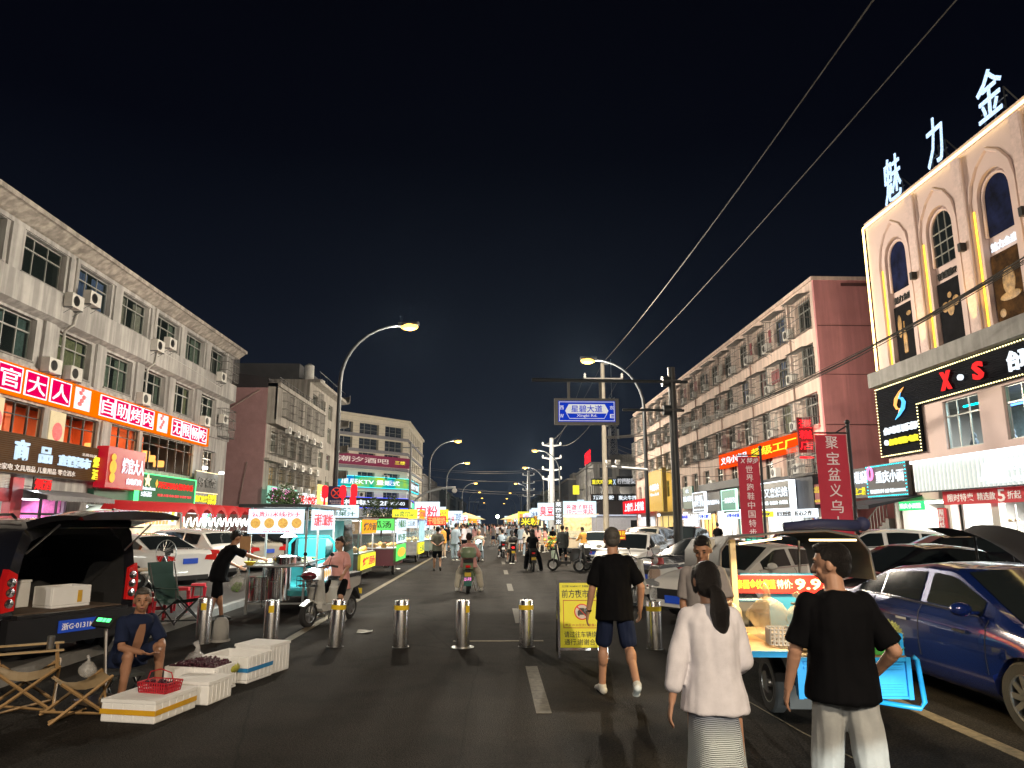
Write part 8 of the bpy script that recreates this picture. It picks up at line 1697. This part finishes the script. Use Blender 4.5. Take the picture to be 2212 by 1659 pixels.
obj('light_loop', q, glow('tube_white', (.9, 1, .95), 8, 0), tn); obj('back_sheet', MB().box(-3, 7.5, 3.3, 3.35, .3, 2.2), mat('tent_back', (.55, .45, .3), .8, var=.3, scale=2), tn); light('AREA', 'tent_light', (2, 1.5, 2.0), 450, (1, .97, .9), 6, (0, 0, 0), tn, sizey=1.5)
# ================================================================ rows of lit stalls down the street
def stall(label, X, Y, rz, w, l, body, panels, lamp=(1, .97, .9), pw=110, zt=2.25, wheels=True, group='lit food stalls along the street', food=FOOD):
    r = thing('food_stall', label, 'food stall', (X, Y, 0), rz, group); h = w/2
    obj('base_cabinet', MB().box(-h, h, 0, l, .35, .92), body, r); obj('counter', MB().box(-h-.06, h+.06, -.08, l+.08, .92, .96), STEEL, r)
    q = MB()
    for x in (-h, h):
        for y in (0, l): q.box(x-.02, x+.02, y-.02, y+.02, .96, zt)
    obj('frame', q, STEEL, r); obj('roof', MB().box(-h-.15, h+.15, -.2, l+.2, zt, zt+.05), body, r)
    obj('inner_lamp', MB().box(-h*.7, h*.7, l*.4, l*.5, zt-.06, zt-.03), glow('stall_tube', (1, 1, .95), 10, 0, light=False), r)
    q = MB(); rs = random.Random(int(Y*7+X))
    for k in range(12): x = rs.uniform(-h*.8, h*.8); y = rs.uniform(.1, l-.1); q.ball((x, y, 1.0), (.1, .1, rs.uniform(.05, .15)), 8, 5)
    obj('wares', q, food, r); obj('glass_case', MB().box(-h*.92, h*.92, .03, .05, .97, 1.35), mat('case_glass', (.3, .4, .42), .08, alpha=.3, var=0), r)
    for sd, z0, z1, m, s, lm in panels:
        if sd == 'f': board(r, -h, h, z0, z1, -.12, m, s, lm)
        elif sd == 'r': sideboard(r, h+.08, 0, l, z0, z1, m, s, lm, 1)
        else: sideboard(r, -h-.08, 0, l, z0, z1, m, s, lm, -1)
    if wheels: cartwheels(r, h*.8, (l*.35,), .24)
    if pw: light('AREA', 'stall_light', (0, l*.45, zt-.1), pw, lamp, w*.7, (0, 0, 0), r, sizey=l*.6)
    return r
MRD = mat('maroon_paint', (.12, .01, .02), .5); SLV = mat('foil_silver', (.4, .42, .43), .3, .7, var=.3, bump=.8); CRM = mat('cream_panel', (.5, .42, .3), .6); GRC = mat('green_grey_cart', (.2, .26, .22), .5)
LG = mat('ink_green', (.02, .25, .08), .5)
stall('cart with potato picture panel and an orange dotted sign, second on the left', -4.35, 20.6, 0, 1.15, 2.4, GREYM, [('f', 1.5, 1.86, mat('photo_panel_brown', (.3, .2, .12), .6, var=.6, scale=9, emit=(.5, .35, .2), es=.3), '狼牙土豆 钵钵鸡', PAINTW), ('f', 1.92, 2.3, PAN_W, '啤酒鸭脖\n鲜榨果汁', LG), ('r', 1.5, 1.9, PAN_O, '烤冷面', L_BLK), ('r', .5, .92, PAN_Y, '烤肠', L_RED)], zt=1.9)
stall('maroon trailer stall with green menu panels, third on the left', -4.0, 25.4, 0, 1.15, 2.6, MRD, [('f', 1.55, 1.95, PAN_G, '丝瓜汤', L_BLK), ('r', 1.55, 2.0, PAN_W, '小瓶果汁', LG), ('r', .5, 1.05, PAN_G, '●', LY), ('r', 1.1, 1.5, PAN_W, '奶茶', LG)], zt=1.95)
stall('foil-wrapped cart under a yellow picture sign, fourth on the left', -4.05, 33.6, 0, 1.15, 2.4, SLV, [('f', 2.0, 2.42, PAN_Y, '贵州\n特色小吃', LG), ('f', 1.6, 1.96, PAN_W, '二姐烤苕皮 二孩奶', L_BLK), ('r', 2.0, 2.42, PAN_O, '烤串', L_RED), ('r', .4, .9, PAN_Y, '土豆', LG), ('r', .95, 1.9, glow('panel_ice', (.5, .8, .85), .9, .4, 4), None, None)], lamp=(.8, 1, 1), zt=1.95)
stall('pale cart selling sour yogurt with a red LED sign, fifth on the left', -4.0, 38.6, 0, 1.3, 2.4, GRC, [('f', 1.55, 2.1, PAN_W, '干噎酸奶', L_BLU)], zt=2.0)
r = thing('led_sign', 'red and orange LED sign for dry yogurt hanging over the left stalls', 'sign', (-2.95, 38.2, 1.92)); obj('sign_face', MB().box(-.5, .5, 0, .06, -.24, .24), mat('led_red_back', (.2, .01, .01), .5, emit=(1, .03, .01), es=.5), r); text('lettering', '干噎酸奶', (-.45, .45, -.18, .18), -.01, glow('led_orange_text', (1, .45, .15), 1.6, light=False), r, .0, .02); obj('hanger', MB().bar((-.9, .03, .2), (.45, .03, .2), .03).bar((-.9, .03, .2), (-.9, .03, -1.92), .03), STEEL, r)
FL = [(PAN_W, '肉粉', L_RED), (PAN_W, '铁板鱿鱼\n章鱼小丸子', L_BLK), (PAN_O, '炸串', LY), (PAN_W, '手打柠檬茶', LG), (PAN_W, '臭豆腐', L_RED), (PAN_R, '烧烤', LY), (PAN_W, '冰粉凉虾', L_BLU), (PAN_G, '水果捞', PAINTW), (PAN_W, '锅巴土豆', L_RED), (PAN_O, '烤面筋', L_BLK), (PAN_Y, '煎饼', L_RED), (PAN_W, '糖水铺', L_BLU)]
ORD = ['sixth', 'seventh', 'eighth', 'ninth', 'tenth', 'eleventh', 'twelfth', 'thirteenth', 'fourteenth', 'fifteenth', 'sixteenth', 'seventeenth', 'eighteenth', 'nineteenth', 'twentieth']
CN_ = {PAN_W: 'white', PAN_O: 'orange', PAN_Y: 'yellow', PAN_R: 'red', PAN_G: 'green'}
y = 43.2
for i in range(14):
    m, s, lm = FL[(i*5) % 12]; m2, s2, lm2 = FL[(i*5+3) % 12]; hz_ = [.9, .35, .6][i % 3]
    stall('small lit stall with %s front sign over %s side sign, %s in the left row' % (CN_[m], CN_[m2], ORD[i]), -3.9-(i % 2)*.5+(.08*i if i > 8 else 0), y, 0, 1.5, 2.4, [GRC, CRM, MRD, STEEL][i % 4], [('f', 1.85, 2.15+hz_, m, s, lm), ('r', 1.55, 2.1, m2, s2, lm2)], [(1, .97, .9), (1, .85, .6), (.85, .95, 1)][i % 3], 130 if i < 5 else 0, 2.05, group='lit food stalls in the left row'); y += 3.9+i*.6
fs = stall('flower stall with warm shelves under the pale pink bouquet price sign', 5.25, 43.5, 0, 2.0, 4.4, CRM, [('f', 2.15, 3.1, glow('panel_sky', (.6, .85, .95), 1.2, .05), '金盏子鲜花\n10元一束起', L_RED), ('l', 1.9, 2.4, PAN_R, '美甲', PAINTW)], (1, .82, .45), 160, 2.3, False, 'lit food stalls in the right row')
obj('back_shelf', MB().box(-1.0, 1.0, 2.0, 2.1, .96, 2.2), glow('warm_shelf', (1, .75, .35), .9, .7, 5), fs)
r = thing('vertical_sign', 'tall black and white vertical flower sign left of the bouquet sign', 'sign', (3.95, 43.2, 0)); obj('sign_face', MB().box(-.26, .26, 0, .06, 1.7, 3.1), L_BLK, r); 
for k, ch in enumerate('莱茵花束'): text('lettering', ch, (-.18, .18, 2.76-k*.34, 3.04-k*.34), -.01, E_LETW, r, .04, .01)
obj('post', MB().box(-.03, .03, .07, .12, 0, 3.2), STEEL, r)
fb = thing('flower_bucket', 'bucket of orange and yellow wrapped bouquets beside the flower stall', 'flowers', onG(1199, 1209)); obj('bucket', MB().lathe([(.16, 0), (.2, .45), (.21, .45)], n=18), mat('bucket_pale', (.45, .55, .45), .4), fb); random.seed(2)
for nm, c in (('orange', (.75, .25, .03)), ('yellow', (.75, .55, .1)), ('green', (.1, .25, .05))):
    q = MB()
    for k in range(26): a = random.uniform(0, 6.28); rr = random.uniform(0, .42); q.ball((rr*math.cos(a)-.1, rr*math.sin(a)*.6, .62+random.uniform(0, .55)-rr*.4), random.uniform(.04, .075), 7, 5)
    obj('blooms' if nm != 'green' else 'leaves', q, mat('bloom_'+nm, c, .7, var=.4, scale=20), fb, True)
y = 49.0
for i in range(14):
    m, s, lm = FL[(i*7+4) % 12]; m2, s2, lm2 = FL[(i*7+9) % 12]; hz_ = [.9, .45, .65][i % 3]
    stall('small lit stall with %s front sign over %s side sign, %s in the right row' % (CN_[m], CN_[m2], ['second', 'third', 'fourth', 'fifth']+ORD) .replace("['second', 'third', 'fourth', 'fifth']+ORD", '') if 0 else 'small lit stall with %s front sign over %s side sign, %s in the right row' % (CN_[m], CN_[m2], (['second', 'third', 'fourth', 'fifth']+ORD)[i]), 3.9+(i % 2)*.5-(.06*i if i > 8 else 0), y, 0, 1.7, 2.5, [CRM, GRC, STEEL, MRD][i % 4], [('f', 2.05, 2.25+hz_, m, s, lm), ('l', 1.75, 2.3, m2, s2, lm2)], [(1, .9, .7), (1, .97, .9), (.9, .95, 1)][i % 3], 130 if i < 5 else 0, group='lit food stalls in the right row'); y += 5.2+i*.45
r = thing('yellow_sign', 'yellow luminous rice-noodle sign low on the right row', 'sign', (2.6, 49.8, 1.9)); obj('sign_face', MB().box(-.75, .75, 0, .06, -.3, .3), L_BLK, r); text('lettering', '米粉', (-.65, .65, -.25, .25), -.01, E_LETY, r, .05, .02); obj('post', MB().box(-.03, .03, .07, .1, -1.9, 0), STEEL, r)
# warm scalloped parasols far down the street
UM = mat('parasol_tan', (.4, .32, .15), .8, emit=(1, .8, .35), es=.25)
for i in range(8):
    s_ = -1 if i < 4 else 1; r = thing('parasol', 'tan market parasol far down the %s side, %s along' % ('left' if s_ < 0 else 'right', ['first', 'second', 'third', 'fourth'][i % 4]), 'parasol', (s_*(3.6-.1*(i % 4)), 96+(i % 4)*11, 0), 0, 'tan parasols far down the street'); obj('canopy', MB().lathe([(2.1, 2.4), (1.2, 2.75), (0, 3.2)], n=8), UM, r); obj('pole', MB().cyl((0, 0, 0), (0, 0, 3.2), .04, n=6), STEEL, r)
# trees behind the carts on the left, lit pinkish by the signs
def tree(label, loc, h, rad, n, leafm, bloom=None):
    r = thing('tree', label, 'tree', loc); obj('trunk', MB().tube([(0, 0, 0), (.05, 0, h*.35), (-.05, .05, h*.6)], [.09, .07, .04], 8).tube([(.03, 0, h*.35), (.4, .1, h*.65)], [.05, .02], 6).tube([(.02, 0, h*.4), (-.4, -.1, h*.7)], [.05, .02], 6), mat('bark', (.08, .06, .045), .9), r, True)
    rs = random.Random(int(loc[1])); cl = [(Vector((rs.uniform(-1, 1)*rad*.75, rs.uniform(-1, 1)*rad*.7, h*.72+rs.uniform(-.5, .5)*rad*.9)), rs.uniform(.25, .55)*rad) for _ in range(9)]
    for nm, cnt, m in (('crown', n, leafm), ('blossom', n//9, bloom)):
        if not m: continue
        q = MB()
        for k in range(cnt):
            c, cr = rs.choice(cl); d = Vector((rs.gauss(0, 1), rs.gauss(0, 1), rs.gauss(0, 1))).normalized()*cr*rs.uniform(.5, 1.08); p = c+d; a = Vector((rs.gauss(0, 1), rs.gauss(0, 1), rs.gauss(0, 1))).normalized()*.09; b_ = a.cross(Vector((rs.gauss(0, 1), rs.gauss(0, 1), rs.gauss(0, 1)))).normalized()*.045
            q.add([p-a, p+b_, p+a, p-b_], [(0, 1, 2, 3)])
        obj(nm, q, m, r)
LEAF = mat('leaf_green', (.06, .11, .035), .7, var=.5, scale=6)
tree('leafy roadside tree behind the noodle cart roof, before the mint sign', (-11.8, 44, .1), 3.6, 1.7, 2600, LEAF); tree('small leafy tree left of the grey phone shop fascia', (-9.5, 62, .1), 3.8, 1.6, 2200, LEAF, mat('pale_bloom', (.4, .4, .36), .8))
# ================================================================ thin smoky night air
hz = obj('haze', MB().box(-120, 120, -20, 440, -1, 34), mat('air', (1, 1, 1), var=0), None); hz['kind'] = 'stuff'
m = MATS['air']; n = m.node_tree.nodes; l = m.node_tree.links; n.remove(n['Principled BSDF']); pv_ = n.new('ShaderNodeVolumePrincipled'); pv_.inputs['Density'].default_value = .00008; pv_.inputs['Color'].default_value = (.45, .68, 1, 1); pv_.inputs['Anisotropy'].default_value = .6
l.new(pv_.outputs[0], n['Material Output'].inputs['Volume']); hz.display_type = 'WIRE'; SC.cycles.volume_bounces = 0
# ================================================================ street lamps
def street_lamp(side, Y, arm=2.4, px=6.25, h=10.0, power=4200, label='', light_on=True):
    r = thing('street_lamp', label, 'street lamp', (side*px, Y, 0), 0 if side < 0 else math.pi, 'tall curved street lamps along the road')
    a = [(0, 0, 0), (0, 0, 3), (0, 0, h-2.6)]+[(arm*(1-math.cos(t)), 0, h-2.6+2.45*math.sin(t)) for t in [math.pi/2*k/8 for k in range(1, 9)]]
    obj('pole', MB().tube(a, [.11, .1, .085]+[.075-.004*k for k in range(8)], 10), DARKM, r, smooth=True)
    obj('base', MB().lathe([(.2, 0), (.2, .05), (.14, .5), (.12, .55)], n=14), DARKM, r)
    obj('lamp_head', MB().prism([(arm-.1, h-.2), (arm+.75, h-.10), (arm+.75, h-.0), (arm-.1, h-.05)], -.14, .14), DARKM, r)
    obj('lamp_glass', MB().ball((arm+.36, 0, h-.20), (.36, .20, .15), 14, 8), glow('sodium_lamp', (1, .55, .10), 3.4, 0, light=False), r)
    if light_on:
        light('POINT', 'lamp_light', (arm+.4, 0, h-.5), power, (1, .88, .70), .22, parent=r)
    return r
for i, Y in enumerate([28.6, 70.7, 97, 147, 190, 235, 290]):
    street_lamp(-1, Y, light_on=i < 4, label='curved street lamp on the left side, %s' % ['nearest one, beside the no-parking sign', 'second along the row', 'third along the row', 'fourth along the row', 'fifth along the row', 'sixth along the row', 'farthest one'][i])
for i, Y in enumerate([34.7, 80, 105, 148, 195, 240, 300]):
    street_lamp(1, Y, px=7.5, power=9000, light_on=i < 4, label='curved street lamp on the right side, %s' % ['the nearest one, arching over the road-name sign', 'second along the row, by the lattice pole', 'third along the row', 'fourth along the row', 'fifth along the row', 'sixth along the row', 'farthest one'][i])
# the same row goes on behind the camera
light('POINT', 'lamp_light_behind', (5.2, -9, 9.4), 8500, (1, .80, .56), .22)
light('POINT', 'lamp_light_behind', (-3.8, -14, 9.4), 5000, (1, .88, .72), .22)
# dipped beams of a car waiting behind the camera, cut off at knee-to-hip height
for x in (1.9, 3.2): light('SPOT', 'headlight_beam', (x, -5.0, .60), 3800, (.93, 1, .93), .05, (D(90-9.6), 0, D(-4)), spot=D(20), blend=.06)
